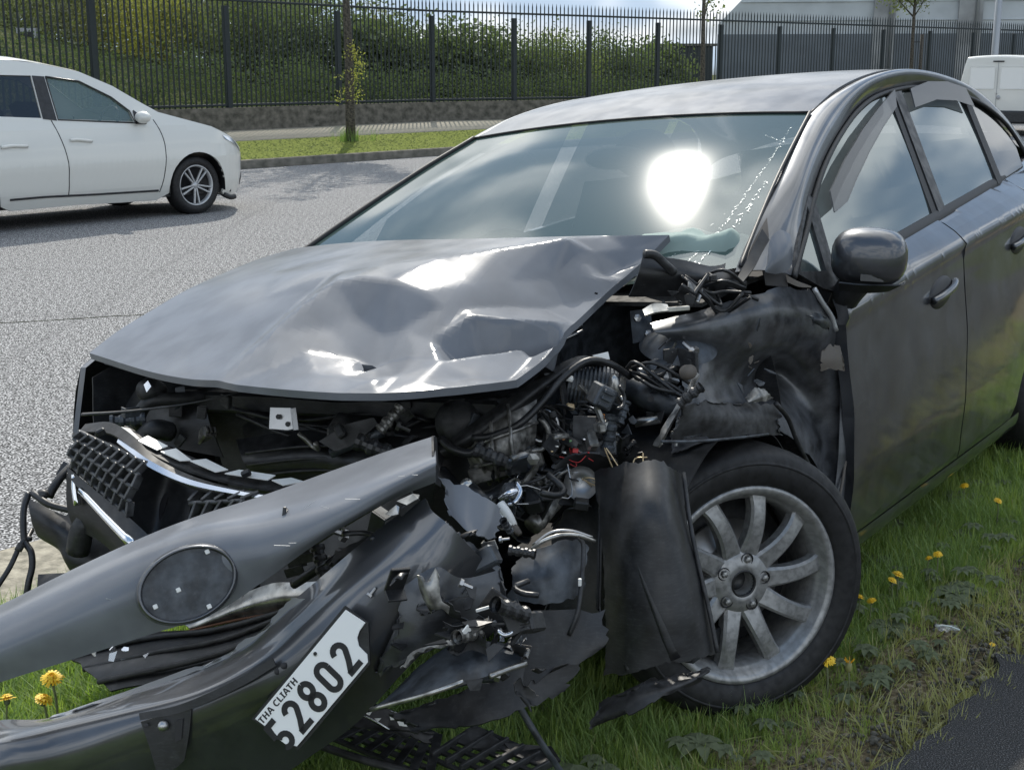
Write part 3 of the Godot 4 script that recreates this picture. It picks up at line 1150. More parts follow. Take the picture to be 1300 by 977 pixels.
func make_hatchback(label: String, paint: Material, at: Vector3, b: Basis, group := "") -> Node3D:
	var t := thing("parked_car", label, "car", at, group)
	t.basis = b
	var dark: Material = M["black plastic"]
	var top := [Vector2(-3.66, 0.98), Vector2(-3.60, 1.22), Vector2(-3.42, 1.42), Vector2(-3.0, 1.56), Vector2(-2.45, 1.64), Vector2(-1.935, 1.662), Vector2(-1.617, 1.633), Vector2(-1.174, 1.547), Vector2(-0.834, 1.401), Vector2(-0.551, 1.226), Vector2(-0.374, 1.124), Vector2(-0.031, 1.032), Vector2(0.265, 0.955), Vector2(0.526, 0.839), Vector2(0.79, 0.691)]
	var nose := PackedVector2Array([Vector2(0.91, 0.512), Vector2(0.931, 0.364), Vector2(0.844, 0.244), Vector2(0.692, 0.177), Vector2(0.44, 0.167)])
	var line := PackedVector2Array(top)
	line.append_array(nose)
	line.append_array(arc2(Vector2(0.03, 0.31), 0.375, -14, 188, 18))
	line.append_array(PackedVector2Array([Vector2(-0.496, 0.184), Vector2(-1.482, 0.207), Vector2(-2.2, 0.2)]))
	line.append_array(arc2(Vector2(-2.7, 0.31), 0.375, -8, 188, 18))
	line.append_array(PackedVector2Array([Vector2(-3.4, 0.28), Vector2(-3.6, 0.45), Vector2(-3.68, 0.75)]))
	var wf := PackedVector2Array([Vector2(-1.576, 1.5), Vector2(-1.213, 1.452), Vector2(-0.894, 1.288), Vector2(-0.722, 1.14), Vector2(-0.7, 1.018), Vector2(-1.587, 1.074)])
	var wr := PackedVector2Array([Vector2(-3.20, 1.14), Vector2(-3.12, 1.32), Vector2(-2.95, 1.42), Vector2(-2.6, 1.49), Vector2(-2.088, 1.517), Vector2(-1.733, 1.509), Vector2(-1.76, 1.095), Vector2(-2.23, 1.122)])
	for side in 2:
		var way := func(p: Vector2) -> Vector3: return v(p.x, p.y, flank_z(p)) if side == 0 else v(p.x, p.y, -1.72 - flank_z(p))
		var inn := v(0, 0, -0.03) if side == 0 else v(0, 0, 0.03)
		part(t, "body_side", skin(line, 0.07, way, [wf, wr], inn), paint)
		for k in 2:
			part(t, "side_window", skin([wf, wr][k], 0.1, func(p: Vector2) -> Vector3: return (way.call(p) as Vector3) + inn * 0.5), M["clear side glass"] if k == 0 else M["dark glass"])
		var o := func(p: Vector2, off: float) -> Vector3: return (way.call(p) as Vector3) + v(0, 0, off if side == 0 else -off)
		part(t, "centre_pillar", plate([o.call(Vector2(-1.724, 1.509), 0.004), o.call(Vector2(-1.594, 1.5), 0.004), o.call(Vector2(-1.605, 1.067), 0.004), o.call(Vector2(-1.752, 1.087), 0.004)], 0.006), dark)
		# door gaps, sill strip, window rim
		for g in [[Vector2(-1.667, 1.07), Vector2(-1.606, 0.858), Vector2(-1.57, 0.659), Vector2(-1.572, 0.421), Vector2(-1.577, 0.31)], [Vector2(-0.464, 1.046), Vector2(-0.405, 0.894), Vector2(-0.386, 0.726), Vector2(-0.414, 0.475), Vector2(-0.469, 0.276)]]:
			part(t, "door_gap", tube(smooth_line(g, 12).map(func(p): return o.call(p, -0.001)), 0.006, 5), M["plate black"])
		part(t, "sill_strip", tube([Vector2(-2.223, 0.316), Vector2(-1.829, 0.32), Vector2(-1.29, 0.306), Vector2(-0.488, 0.294)].map(func(p): return o.call(p, 0.0)), 0.012, 6), M["plate black"])
		part(t, "window_rim", tube(Array(wf).map(func(p): return o.call(p, 0.002)) + [o.call(wf[0], 0.002)], 0.008, 5), dark)
		var hz := 0.012
		part(t, "handle", tube([Vector2(-1.516, 0.87), Vector2(-1.453, 0.875), Vector2(-1.354, 0.864), Vector2(-1.273, 0.853)].map(func(p): return o.call(p, hz)), 0.018, 8, 6), paint)
		part(t, "rear_handle", tube([Vector2(-2.28, 0.83), Vector2(-2.15, 0.84), Vector2(-2.0, 0.83)].map(func(p): return o.call(p, hz)), 0.018, 8, 6), paint)
		part(t, "door_mirror", egg(o.call(Vector2(-0.65, 1.077), 0.10), v(0.075, 0.065, 0.10)), paint)
		part(t, "mirror_foot", plate([o.call(Vector2(-0.683, 1.148), 0.012), o.call(Vector2(-0.61, 1.08), 0.012), o.call(Vector2(-0.571, 1.006), 0.012), o.call(Vector2(-0.698, 1.01), 0.012)], 0.02), dark)
		part(t, "headlamp", patch([[o.call(Vector2(0.399, 0.855), 0.006), o.call(Vector2(0.562, 0.811), 0.008), o.call(Vector2(0.744, 0.693), 0.008)], [o.call(Vector2(0.44, 0.81), 0.012), o.call(Vector2(0.591, 0.748), 0.012), o.call(Vector2(0.775, 0.638), 0.010)]], 8, 4, 0.004), M["silver foil"])
		part(t, "fog_vent", plate([o.call(Vector2(0.851, 0.351), 0.01), o.call(Vector2(0.888, 0.404), 0.01), o.call(Vector2(0.883, 0.313), 0.01), o.call(Vector2(0.81, 0.264), 0.01)], 0.006), M["plate black"])
		part(t, "arch_lining", patch([arc3(Vector2(0.03, 0.31), 0.375, -10, 190, -0.02 if side == 0 else -1.70), arc3(Vector2(0.03, 0.31), 0.375, -10, 190, -0.45 if side == 0 else -1.27)], 18, 2), dark)
		part(t, "arch_lining", patch([arc3(Vector2(-2.7, 0.31), 0.375, -10, 190, -0.02 if side == 0 else -1.70), arc3(Vector2(-2.7, 0.31), 0.375, -10, 190, -0.45 if side == 0 else -1.27)], 18, 2), dark)
	# skins that join the two sides
	var rows := []
	for p in top:
		var z := flank_z(p)
		var half := 0.86 + z
		var row := []
		for k in 7:
			var f := k / 3.0 - 1.0
			row.append(v(p.x, p.y + 0.05 * (1.0 - f * f) * (1.0 if p.y > 1.1 or p.x > 0.0 else 0.6), -0.86 - f * half))
		rows.append(row)
	part(t, "tail_and_roof", patch(rows.slice(0, 8), 12, 30), paint)
	part(t, "windscreen", patch(rows.slice(7, 11), 12, 14), M["dark glass"])
	part(t, "bonnet", patch(rows.slice(10), 12, 16), paint)
	var front := []
	for p in [top[14]] + Array(nose):
		var half := 0.86 + flank_z(p)
		var row := []
		for k in 7:
			var f := k / 3.0 - 1.0
			row.append(v(p.x + 0.16 * (1.0 - f * f), p.y, -0.86 - f * half))
		front.append(row)
	part(t, "front_bumper", patch(front, 12, 12), paint)
	part(t, "rear_window", patch([[v(-3.655, 1.20, -0.40), v(-3.70, 1.25, -0.86), v(-3.655, 1.20, -1.32)], [v(-3.52, 1.40, -0.45), v(-3.55, 1.46, -0.86), v(-3.52, 1.40, -1.27)]], 8, 5, 0.004), M["dark glass"])
	for z in [-0.36, -1.36]:
		part(t, "tail_lamp", block(v(-3.68, 0.95, z), v(0.10, 0.22, 0.14), Basis(), 0.03), M["red lens"])
	part(t, "grille", block(v(0.86, 0.55, -0.86), v(0.12, 0.14, 0.9)), M["plate black"])
	part(t, "tail_panel", patch([[v(-3.66, 0.98, -0.33), v(-3.74, 1.0, -0.86), v(-3.66, 0.98, -1.39)], [v(-3.68, 0.75, -0.28), v(-3.78, 0.75, -0.86), v(-3.68, 0.75, -1.44)], [v(-3.4, 0.28, -0.14), v(-3.6, 0.28, -0.86), v(-3.4, 0.28, -1.58)]], 8, 8), paint)
	part(t, "floor_pan", block(v(-1.4, 0.26, -0.86), v(3.9, 0.1, 1.5)), dark)
	part(t, "tow_eye", tube([v(0.425, 0.192, -0.1), v(0.522, 0.15, -0.1), v(0.59, 0.154, -0.1)], 0.03, 8, 6), dark)
	for z in [-0.5, -1.25]:
		part(t, "seat", patch([[v(-1.2, 0.75, z - 0.22), v(-1.2, 0.75, z + 0.22)], [v(-1.5, 0.85, z - 0.22), v(-1.5, 0.85, z + 0.22)], [v(-1.7, 1.25, z - 0.18), v(-1.7, 1.25, z + 0.18)]], 6, 8, 0.1), M["dark cloth"])
	part(t, "steering_wheel", tube(range(17).map(func(k): return v(-0.75 + 0.07 * sin(TAU * k / 16.0), 1.02 + 0.16 * sin(TAU * k / 16.0), -0.5 + 0.17 * cos(TAU * k / 16.0))), 0.016, 6), dark)
	part(t, "dashboard", block(v(-0.5, 0.93, -0.86), v(0.5, 0.18, 1.35), Basis(), 0.05), M["dusty black plastic"])
	for x in [0.03, -2.7]:
		alloy_wheel(t, v(x, 0.318, -0.045))
		var w := t.get_child(t.get_child_count() - 1).duplicate() as Node3D
		w.name = local_name(t, "wheel")
		t.add_child(w, true)
		w.position = v(x, 0.318, -1.68)
		w.rotation.y = PI
	return t

func arc3(c: Vector2, r: float, from: float, to: float, z: float) -> Array:
	return Array(arc2(c, r, from, to, 8)).map(func(p): return v(p.x, p.y, z))

func build_white_hatchback() -> void:
	var b := Basis(ALONG, Vector3.UP, -ACROSS)
	make_hatchback("white hatchback parked on the far side of the road, side on", M["white paint"], W(9.09, 11.31, -0.12), b)
	make_hatchback("dark red car in the yard behind the railing, half hidden by the damaged car's roof", M["red paint"], v(10.4, -0.45, -74.0), Basis.from_euler(v(0, 0.3, 0)))

func build_van() -> void:
	var t := thing("delivery_van", "white panel van seen from behind at the right edge", "van", v(11.75, -0.12, -33.2))
	var head := v(0.545, 0, -0.838)
	t.basis = Basis(head, Vector3.UP, head.cross(Vector3.UP))
	var paint: Material = M["white paint"]
	# sections from tail to nose: x, half width at sill, at waist, at roof, roof height
	var rows := []
	for s in [[0.0, 0.86, 0.90, 0.74, 1.84], [0.10, 0.90, 0.92, 0.78, 1.885], [0.6, 0.92, 0.93, 0.80, 1.90], [2.2, 0.92, 0.93, 0.80, 1.90], [2.7, 0.92, 0.93, 0.78, 1.84], [3.35, 0.91, 0.92, 0.70, 1.15], [4.1, 0.86, 0.88, 0.62, 1.0], [4.35, 0.74, 0.78, 0.55, 0.75]]:
		var row := []
		var w: float = s[2]
		for q in [[-s[1], 0.30], [-w, 0.55], [-w, minf(1.05, s[4] - 0.12)], [-lerpf(w, s[3], 0.55), lerpf(1.05, s[4], 0.62)], [-s[3], s[4] - 0.07], [-s[3] + 0.10, s[4] - 0.005], [0.0, s[4] + 0.03], [s[3] - 0.10, s[4] - 0.005], [s[3], s[4] - 0.07], [lerpf(w, s[3], 0.55), lerpf(1.05, s[4], 0.62)], [w, minf(1.05, s[4] - 0.12)], [w, 0.55], [s[1], 0.30]]:
			row.append(v(s[0], q[1], q[0]))
		rows.append(row)
	part(t, "body", patch(rows, 48, 40), paint)
	var rear := []
	for f in [1.0, 0.66, 0.33, 0.02]:
		var row := []
		for k in 13:
			var p: Vector3 = rows[0][k]
			row.append(v(-0.02 * (1.0 - f), lerpf(1.0, p.y, f), p.z * f))
		row.append(v(-0.02 * (1.0 - f), lerpf(1.0, 0.30, f), 0.0))
		row.append(row[0])
		rear.append(row)
	part(t, "rear_doors", patch(rear, 36, 6), paint)
	for z in [-0.36, 0.36]:
		part(t, "door_window_blank", block(v(-0.022, 1.38, z), v(0.012, 0.52, 0.60), Basis(), 0.02), M["white plastic"])
	part(t, "door_gap", bar(v(-0.032, 0.55, 0), v(-0.03, 1.80, 0), 0.006, 0.012, Vector3.RIGHT), M["galvanised"])
	part(t, "brake_light", block(v(-0.03, 1.77, 0.0), v(0.02, 0.03, 0.26)), M["plate black"])
	part(t, "door_badge", egg(v(-0.03, 0.92, 0.05), v(0.01, 0.05, 0.05)), M["galvanised"])
	for z in [-0.865, 0.865]:
		var lamp := part(t, "tail_lamp", block(v(0.02, 1.0, z), v(0.07, 0.50, 0.13), Basis(), 0.02), M["red lens"])
		part(lamp, "reverse_lamp", block(v(-0.018, 1.0, z), v(0.01, 0.14, 0.08)), M["white plastic"])
	part(t, "rear_bumper", block(v(0.0, 0.46, 0), v(0.22, 0.30, 1.80), Basis(), 0.04), M["dusty black plastic"])
	for x in [0.85, 3.6]:
		for z in [0.93, -0.93]:
			var s := signf(z)
			part(t, "wheel_arch", lathe([Vector2(0.40, -0.02), Vector2(0.40, 0.008), Vector2(0.0, 0.008)], v(x, 0.34, z - 0.012 * s), v(0, 0, s), 28), M["plate black"])
			var w := part(t, "wheel", lathe([Vector2(0.32, -0.2), Vector2(0.33, -0.01), Vector2(0.30, 0.02), Vector2(0.22, 0.02), Vector2(0.20, 0.0)], v(x, 0.33, z), v(0, 0, s), 28), M["tyre rubber"])
			part(w, "hub_cap", lathe([Vector2(0.21, 0.0), Vector2(0.19, 0.03), Vector2(0.08, 0.035), Vector2(0.0, 0.02)], v(x, 0.33, z), v(0, 0, s), 20), M["silver paint"])
	part(t, "windscreen", patch([[v(2.78, 1.80, -0.70), v(2.82, 1.84, 0), v(2.78, 1.80, 0.70)], [v(3.38, 1.19, -0.74), v(3.45, 1.2, 0), v(3.38, 1.19, 0.74)]], 8, 6), M["dark glass"])


# ---------------------------------------------------------------- the damaged hatchback
# its own axes: x backwards from the front axle, y up, z to the car's left
func belt_y(x: float) -> float:
	return 0.945 + 0.083 * (x - 0.5)

func crease_y(x: float) -> float:
	return 0.86 + 0.105 * (x - 0.516) - 0.012 * (x - 0.516) * (x - 0.516)

func cabin_z(y: float) -> float:
	return 0.80 - 0.45 * (y - 0.95)

func side_z(x: float, y: float) -> float:
	var b := belt_y(x)
	var c := crease_y(x)
	var z := 0.0
	if y >= b:
		z = cabin_z(y)
	elif y >= c:
		var t := (y - c) / (b - c)
		z = lerpf(0.864, cabin_z(b) + 0.012, t) + 0.010 * sin(PI * t)
	else:
		var below := [Vector2(0.10, 0.74), Vector2(0.20, 0.800), Vector2(0.30, 0.838), Vector2(0.45, 0.858), Vector2(0.62, 0.864), Vector2(0.76, 0.856), Vector2(0.84, 0.854), Vector2(0.86, 0.864)]
		var yy := y + (0.86 - c) * clampf((y - 0.25) / 0.6, 0.0, 1.0)
		z = 0.74
		for k in below.size() - 1:
			if yy >= below[k].x:
				var t := clampf((yy - below[k].x) / (below[k + 1].x - below[k].x), 0.0, 1.0)
				z = lerpf(below[k].y, below[k + 1].y, t * t * (3.0 - 2.0 * t) * 0.5 + t * 0.5)
	if x > 1.9:
		z -= 0.035 * pow((x - 1.9) / 0.9, 2.0)
	if x < 0.7:
		z -= 0.008 * pow((0.7 - x) / 0.5, 2.0)
	return z

# door skins are cut in coordinates that run level with the crease
func level(p: Vector2) -> Vector2:
	return Vector2(p.x, p.y - (crease_y(p.x) - 0.86))

func levelled(a: PackedVector2Array) -> PackedVector2Array:
	var out := PackedVector2Array()
	for k in a.size():
		for m in 4:
			out.append(level(a[k].lerp(a[(k + 1) % a.size()], m / 4.0)))
	return out

func car_side(p: Vector2) -> Vector3:
	var y := p.y + crease_y(p.x) - 0.86
	return v(p.x, y, side_z(p.x, y))

func other_side(p: Vector2) -> Vector3:
	var y := p.y + crease_y(p.x) - 0.86
	return v(p.x, y, -side_z(p.x, y))

func cabin_skin(off: float, bulge: float) -> Callable:
	return func(p: Vector2) -> Vector3: return v(p.x, p.y, cabin_z(p.y) + off + bulge * (1.0 - pow((p.y - 1.2) / 0.25, 2.0)))

func mirrored(a: Array) -> Array:
	var out := []
	for p in a:
		out.append(v(p.x, p.y, -p.z))
	return out

var hood_rear := [v(0.14, 1.087, -0.665), v(0.085, 1.102, -0.446), v(0.045, 1.11, -0.214), v(0.03, 1.11, 0.056), v(0.04, 1.109, 0.264), v(0.075, 1.106, 0.421), v(0.134, 1.1, 0.559)]
var hood_front := [v(-0.61, 0.9, -0.672), v(-0.72, 0.882, -0.293), v(-0.78, 0.882, -0.002), v(-0.79, 0.879, 0.231), v(-0.74, 0.872, 0.372), v(-0.65, 0.871, 0.478), v(-0.55, 0.873, 0.569)]
var hood_right := [v(0.14, 1.087, -0.665), v(0.04, 1.068, -0.711), v(-0.09, 1.044, -0.713), v(-0.23, 1.014, -0.715), v(-0.37, 0.975, -0.707), v(-0.49, 0.937, -0.703), v(-0.61, 0.9, -0.672)]
var hood_left := [v(0.134, 1.1, 0.559), v(0.05, 1.04, 0.522), v(-0.07, 0.983, 0.495), v(-0.16, 0.951, 0.494), v(-0.27, 0.921, 0.505), v(-0.4, 0.893, 0.541), v(-0.55, 0.873, 0.569)]

# the buckled bonnet: where each fold or dent lies (left to right 0..1, rear to front 0..1) and how far it stands off the true panel
var hood_marks := [
	[Vector2(0.312, 1), 0.004],
	[Vector2(0.341, 0.897), 0.01],
	[Vector2(0.368, 0.799), 0.014],
	[Vector2(0.392, 0.69), 0.02],
	[Vector2(0.41, 0.622), 0.024],
	[Vector2(0.312, 0.887), 0],
	[Vector2(0.338, 0.783), 0.001],
	[Vector2(0.361, 0.663), 0.002],
	[Vector2(0.374, 0.565), 0.004],
	[Vector2(0.421, 0.581), 0.027],
	[Vector2(0.466, 0.548), 0.028],
	[Vector2(0.535, 0.546), 0.024],
	[Vector2(0.62, 0.572), 0.016],
	[Vector2(0.676, 0.608), 0.006],
	[Vector2(0.385, 0.452), 0.01],
	[Vector2(0.455, 0.414), 0.016],
	[Vector2(0.295, 0.23), 0],
	[Vector2(0.255, 0.597), 0],
	[Vector2(0.174, 0.775), 0],
	[Vector2(0.228, 0.964), 0.003],
	[Vector2(0.081, 0.875), 0],
	[Vector2(0.184, 0.373), 0],
	[Vector2(0.433, 0.173), 0.002],
	[Vector2(0.398, 0.918), -0.002],
	[Vector2(0.434, 0.83), -0.008],
	[Vector2(0.457, 0.72), -0.01],
	[Vector2(0.486, 0.657), -0.012],
	[Vector2(0.489, 0.922), -0.006],
	[Vector2(0.556, 0.914), -0.01],
	[Vector2(0.562, 0.807), -0.046],
	[Vector2(0.519, 0.785), -0.036],
	[Vector2(0.59, 0.782), -0.04],
	[Vector2(0.55, 0.688), -0.03],
	[Vector2(0.602, 0.677), -0.018],
	[Vector2(0.662, 0.801), -0.018],
	[Vector2(0.667, 0.912), -0.006],
	[Vector2(0.638, 0.956), 0.004],
	[Vector2(0.577, 0.354), 0.026],
	[Vector2(0.695, 0.266), 0.034],
	[Vector2(0.79, 0.21), 0.04],
	[Vector2(0.829, 0.19), 0.044],
	[Vector2(0.521, 0.225), 0.008],
	[Vector2(0.643, 0.163), 0.01],
	[Vector2(0.744, 0.122), 0.014],
	[Vector2(0.799, 0.114), 0.022],
	[Vector2(0.705, 0.49), 0.014],
	[Vector2(0.78, 0.41), 0.013],
	[Vector2(0.866, 0.333), 0.012],
	[Vector2(0.972, 0.386), -0.002],
	[Vector2(0.895, 0.509), -0.004],
	[Vector2(0.805, 0.541), -0.003],
	[Vector2(0.723, 0.591), 0],
	[Vector2(0.761, 0.642), 0.006],
	[Vector2(0.865, 0.657), 0.012],
	[Vector2(0.972, 0.636), 0.012],
	[Vector2(0.749, 0.753), -0.045],
	[Vector2(0.797, 0.721), -0.085],
	[Vector2(0.873, 0.714), -0.105],
	[Vector2(0.957, 0.693), -0.09],
	[Vector2(0.748, 0.839), -0.006],
	[Vector2(0.845, 0.788), -0.008],
	[Vector2(0.911, 0.745), -0.008],
	[Vector2(0.944, 0.78), -0.014],
	[Vector2(0.852, 0.913), -0.012],
	[Vector2(0.945, 0.923), -0.018],
	[Vector2(0.697, 0.74), -0.01],
	[Vector2(0.732, 0.869), -0.006],
	[Vector2(0.741, 0.96), 0],
	[Vector2(0.872, 0.222), 0.018],
	[Vector2(0.938, 0.278), 0.01],
	[Vector2(0.953, 0.164), -0.014],
	[Vector2(0.929, 0.07), -0.006],
	[Vector2(0.872, 0.147), 0.008],
	[Vector2(0.94, 0.225), -0.008],
]
var hood_seen := {}
var hood_lift := []
const HOOD_N := 130

func press_hood() -> void:
	var pts := PackedVector2Array()
	var up := []
	for m in hood_marks:
		pts.append(m[0] * Vector2(1.25, 0.85))
		up.append(m[1])
	for k in 12:
		var f := k / 12.0
		for e in [Vector2(f, 0), Vector2(1, f), Vector2(1.0 - f, 1), Vector2(0, 1.0 - f)]:
			pts.append(e * Vector2(1.25, 0.85))
			up.append(0.0)
	var t := Geometry2D.triangulate_delaunay(pts)
	var n := HOOD_N
	var g := []
	for j in n + 1:
		var row := PackedFloat32Array()
		row.resize(n + 1)
		g.append(row)
	for k in range(0, t.size(), 3):
		var a := pts[t[k]]
		var b := pts[t[k + 1]]
		var c := pts[t[k + 2]]
		var lo := a.min(b).min(c) / Vector2(1.25, 0.85) * n
		var hi := a.max(b).max(c) / Vector2(1.25, 0.85) * n
		var d := (b - a).cross(c - a)
		if absf(d) < 1e-7:
			continue
		for j in range(maxi(0, int(lo.y)), mini(n, int(hi.y) + 1) + 1):
			for i in range(maxi(0, int(lo.x)), mini(n, int(hi.x) + 1) + 1):
				var q := Vector2(i * 1.25 / n, j * 0.85 / n)
				var w1 := (q - a).cross(c - a) / d
				var w2 := (b - a).cross(q - a) / d
				if w1 > -0.001 and w2 > -0.001 and w1 + w2 < 1.001:
					g[j][i] = up[t[k]] * (1.0 - w1 - w2) + up[t[k + 1]] * w1 + up[t[k + 2]] * w2
	for pass_no in 1:
		var s := []
		for j in n + 1:
			var row := PackedFloat32Array()
			row.resize(n + 1)
			for i in n + 1:
				var sum := 0.0
				for dj in [-1, 0, 1]:
					for di in [-1, 0, 1]:
						sum += g[clampi(j + dj, 0, n)][clampi(i + di, 0, n)]
				row[i] = sum / 9.0
			s.append(row)
		g = s
	hood_lift = g

func hood_at(p: Vector2) -> Vector3:
	if not hood_seen.has(p):
		hood_seen[p] = hood_point(p)
	return hood_seen[p]

func hood_point(p: Vector2) -> Vector3:
	var r: Vector3 = on_curve(hood_rear, p.x)
	var f: Vector3 = on_curve(hood_front, p.x)
	var a: Vector3 = on_curve(hood_right, p.y)
	var b: Vector3 = on_curve(hood_left, p.y)
	var s: Vector3 = r * (1.0 - p.y) + f * p.y + a * (1.0 - p.x) + b * p.x
	s -= hood_rear[0] * (1.0 - p.x) * (1.0 - p.y) + hood_rear[6] * p.x * (1.0 - p.y) + hood_front[0] * (1.0 - p.x) * p.y + hood_front[6] * p.x * p.y
	s.y += 0.05 * sin(PI * clampf(p.x, 0.0, 1.0)) * sin(PI * clampf(p.y, 0.0, 1.0))
	if hood_lift.is_empty():
		press_hood()
	var fx := clampf(p.x, 0.0, 0.9999) * HOOD_N
	var fy := clampf(p.y, 0.0, 0.9999) * HOOD_N
	var i := int(fx)
	var j := int(fy)
	fx -= i
	fy -= j
	var lift: float = lerpf(lerpf(hood_lift[j][i], hood_lift[j][i + 1], fx), lerpf(hood_lift[j + 1][i], hood_lift[j + 1][i + 1], fx), fy)
	return s + v(-0.18, 0.98, 0.0) * lift * 1.3

func build_wreck() -> void:
	var car := thing("damaged_hatchback", "dark grey metallic hatchback with its front smashed open and bonnet buckled", "car", v(-0.08804, -0.08108, -3.31010))
	car.basis = Basis(v(0.56787, -0.01081, -0.82305), v(-0.06702, 0.99599, -0.05932), v(0.82039, 0.08885, 0.56486)).orthonormalized()
	build_wreck_shell(car)
	build_wreck_glass(car)
	build_wreck_inside(car)
	build_wreck_wheels(car)
	build_wreck_front(car)

func build_wreck_shell(car: Node3D) -> void:
	var paint: Material = M["grey metallic paint"]
	# bonnet with a torn hole
	var hc := Vector2(0.562, 0.807)
	var hole := PackedVector2Array()
	for k in 7:
		var a := TAU * k / 7.0
		var r: float = [1.0, 0.7, 1.1, 0.6, 1.0, 0.75, 0.5][k]
		hole.append(hc + Vector2(cos(a) * 0.028, sin(a) * 0.026) * r)
	var edge := PackedVector2Array()
	var jag := [0.0, 0.004, -0.003, 0.0]
	for k in 40:
		edge.append(Vector2(k / 40.0, 0))
	for k in 40:
		edge.append(Vector2(1, k / 40.0))
	for k in 40:
		edge.append(Vector2(1.0 - k / 40.0, 1))
	for k in 40:
		edge.append(Vector2(0, 1.0 - k / 40.0))
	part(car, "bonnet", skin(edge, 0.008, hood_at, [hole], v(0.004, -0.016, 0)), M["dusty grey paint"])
	var under := func(p: Vector2) -> Vector3: return hood_at(p * 0.96 + Vector2(0.02, 0.02)) + v(0.006, -0.03, 0)
	part(car, "bonnet_lining", skin(PackedVector2Array([Vector2(0, 0), Vector2(1, 0), Vector2(1, 1), Vector2(0, 1)]), 0.05, under), M["black plastic"])
	# roof
	var roof := []
	for r in [[0.945, 1.392, 1.370, 0.583], [1.2, 1.462, 1.436, 0.578], [1.5, 1.503, 1.482, 0.566], [1.8, 1.519, 1.500, 0.558], [2.15, 1.508, 1.486, 0.553], [2.5, 1.466, 1.434, 0.556], [2.8, 1.392, 1.342, 0.565], [3.05, 1.325, 1.25, 0.585]]:
		var row := []
		for k in 9:
			var t := k / 4.0 - 1.0
			row.append(v(r[0] - (0.0 if absf(t) < 0.01 else 0.0) + (0.03 * t * t if r[0] < 1.0 else 0.0) - 0.02, lerpf(r[1], r[2], pow(absf(t), 2.2)), t * r[3]))
		roof.append(row)
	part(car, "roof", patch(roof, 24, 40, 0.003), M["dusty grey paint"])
	# pillars and roof rails: between the windscreen/roof edge and the door seals
	var inner := [v(0.10, 1.015, 0.742), v(0.198, 1.06, 0.721), v(0.36, 1.13, 0.69), v(0.533, 1.2, 0.658), v(0.74, 1.29, 0.62), v(0.955, 1.37, 0.587), v(1.2, 1.435, 0.580), v(1.5, 1.481, 0.568), v(1.8, 1.499, 0.560), v(2.15, 1.485, 0.555), v(2.5, 1.433, 0.558), v(2.8, 1.341, 0.567), v(3.05, 1.249, 0.587)]
	var outer := [v(0.30, 0.985, 0.792), v(0.40, 1.035, 0.768), v(0.50, 1.085, 0.745), v(0.62, 1.15, 0.715), v(0.80, 1.235, 0.678), v(1.02, 1.315, 0.642), v(1.25, 1.382, 0.612), v(1.5, 1.425, 0.590), v(1.85, 1.448, 0.580), v(2.2, 1.432, 0.586), v(2.5, 1.392, 0.606), v(2.72, 1.30, 0.650), v(2.82, 1.15, 0.715)]
	for side in 2:
		var rows := []
		for f in [0.0, 0.25, 0.5, 0.75, 1.0]:
			var row := []
			for k in inner.size():
				var p: Vector3 = inner[k].lerp(outer[k], f)
				p += v(-0.10, 0.75, 0.65).normalized() * 0.030 * sin(PI * f) * clampf(k / 3.0, 0.35, 1.0)
				row.append(p if side == 0 else v(p.x, p.y, -p.z))
			rows.append(row)
		part(car, "roof_rail", patch(rows, 60, 10, 0.003), paint)
	part(car, "roof_gap_trim", tube(inner.slice(5).map(func(p): return p + v(0, 0.0005, -0.004)), 0.004, 6, 40), M["rubber seal"])
	# doors
	var front := PackedVector2Array([Vector2(0.512, 0.275), Vector2(1.462, 0.275), Vector2(1.467, 0.6), Vector2(1.466, 0.86), Vector2(1.464, 1.025), Vector2(1.0, 0.986), Vector2(0.56, 0.95), Vector2(0.49, 0.90), Vector2(0.485, 0.84), Vector2(0.505, 0.6)])
	var rear := PackedVector2Array([Vector2(1.472, 0.275), Vector2(2.10, 0.275), Vector2(2.16, 0.33), Vector2(2.27, 0.52), Vector2(2.34, 0.72), Vector2(2.38, 0.92), Vector2(2.39, 1.102), Vector2(1.9, 1.061), Vector2(1.474, 1.026), Vector2(1.476, 0.86), Vector2(1.477, 0.6)])
	var back_quarter := PackedVector2Array([Vector2(2.398, 1.102), Vector2(2.388, 0.92), Vector2(2.35, 0.72)])
	back_quarter.append_array(arc2(Vector2(2.7, 0.315), 0.375, 140, 10, 14))
	back_quarter.append_array(PackedVector2Array([Vector2(3.3, 0.35), Vector2(3.45, 0.6), Vector2(3.42, 0.95), Vector2(3.3, 1.18), Vector2(2.9, 1.145)]))
	for side in 2:
		var way := car_side if side == 0 else other_side
		var back := v(0, 0, -0.03) if side == 0 else v(0, 0, 0.03)
		part(car, "front_door", skin(levelled(front), 0.0215, way, [], back), paint)
		part(car, "rear_door", skin(levelled(rear), 0.0215, way, [], back), paint)
		part(car, "rear_wing", skin(levelled(back_quarter), 0.043, way, [], back), paint)
		var sill := []
		for r in [[0.268, 0.0], [0.245, 0.006], [0.215, 0.004], [0.19, -0.02], [0.17, -0.06]]:
			var row := []
			for x in [0.47, 0.9, 1.3, 1.8, 2.24]:
				var z: float = side_z(x, maxf(r[0], 0.2)) + r[1]
				row.append(v(x, r[0], z if side == 0 else -z))
			sill.append(row)
		part(car, "sill", patch(sill, 20, 10, 0.003), paint)
	# closed inner floor and tail
	part(car, "floor_pan", block(v(1.6, 0.2, 0), v(3.6, 0.04, 1.5)), M["black plastic"])
	var tail := []
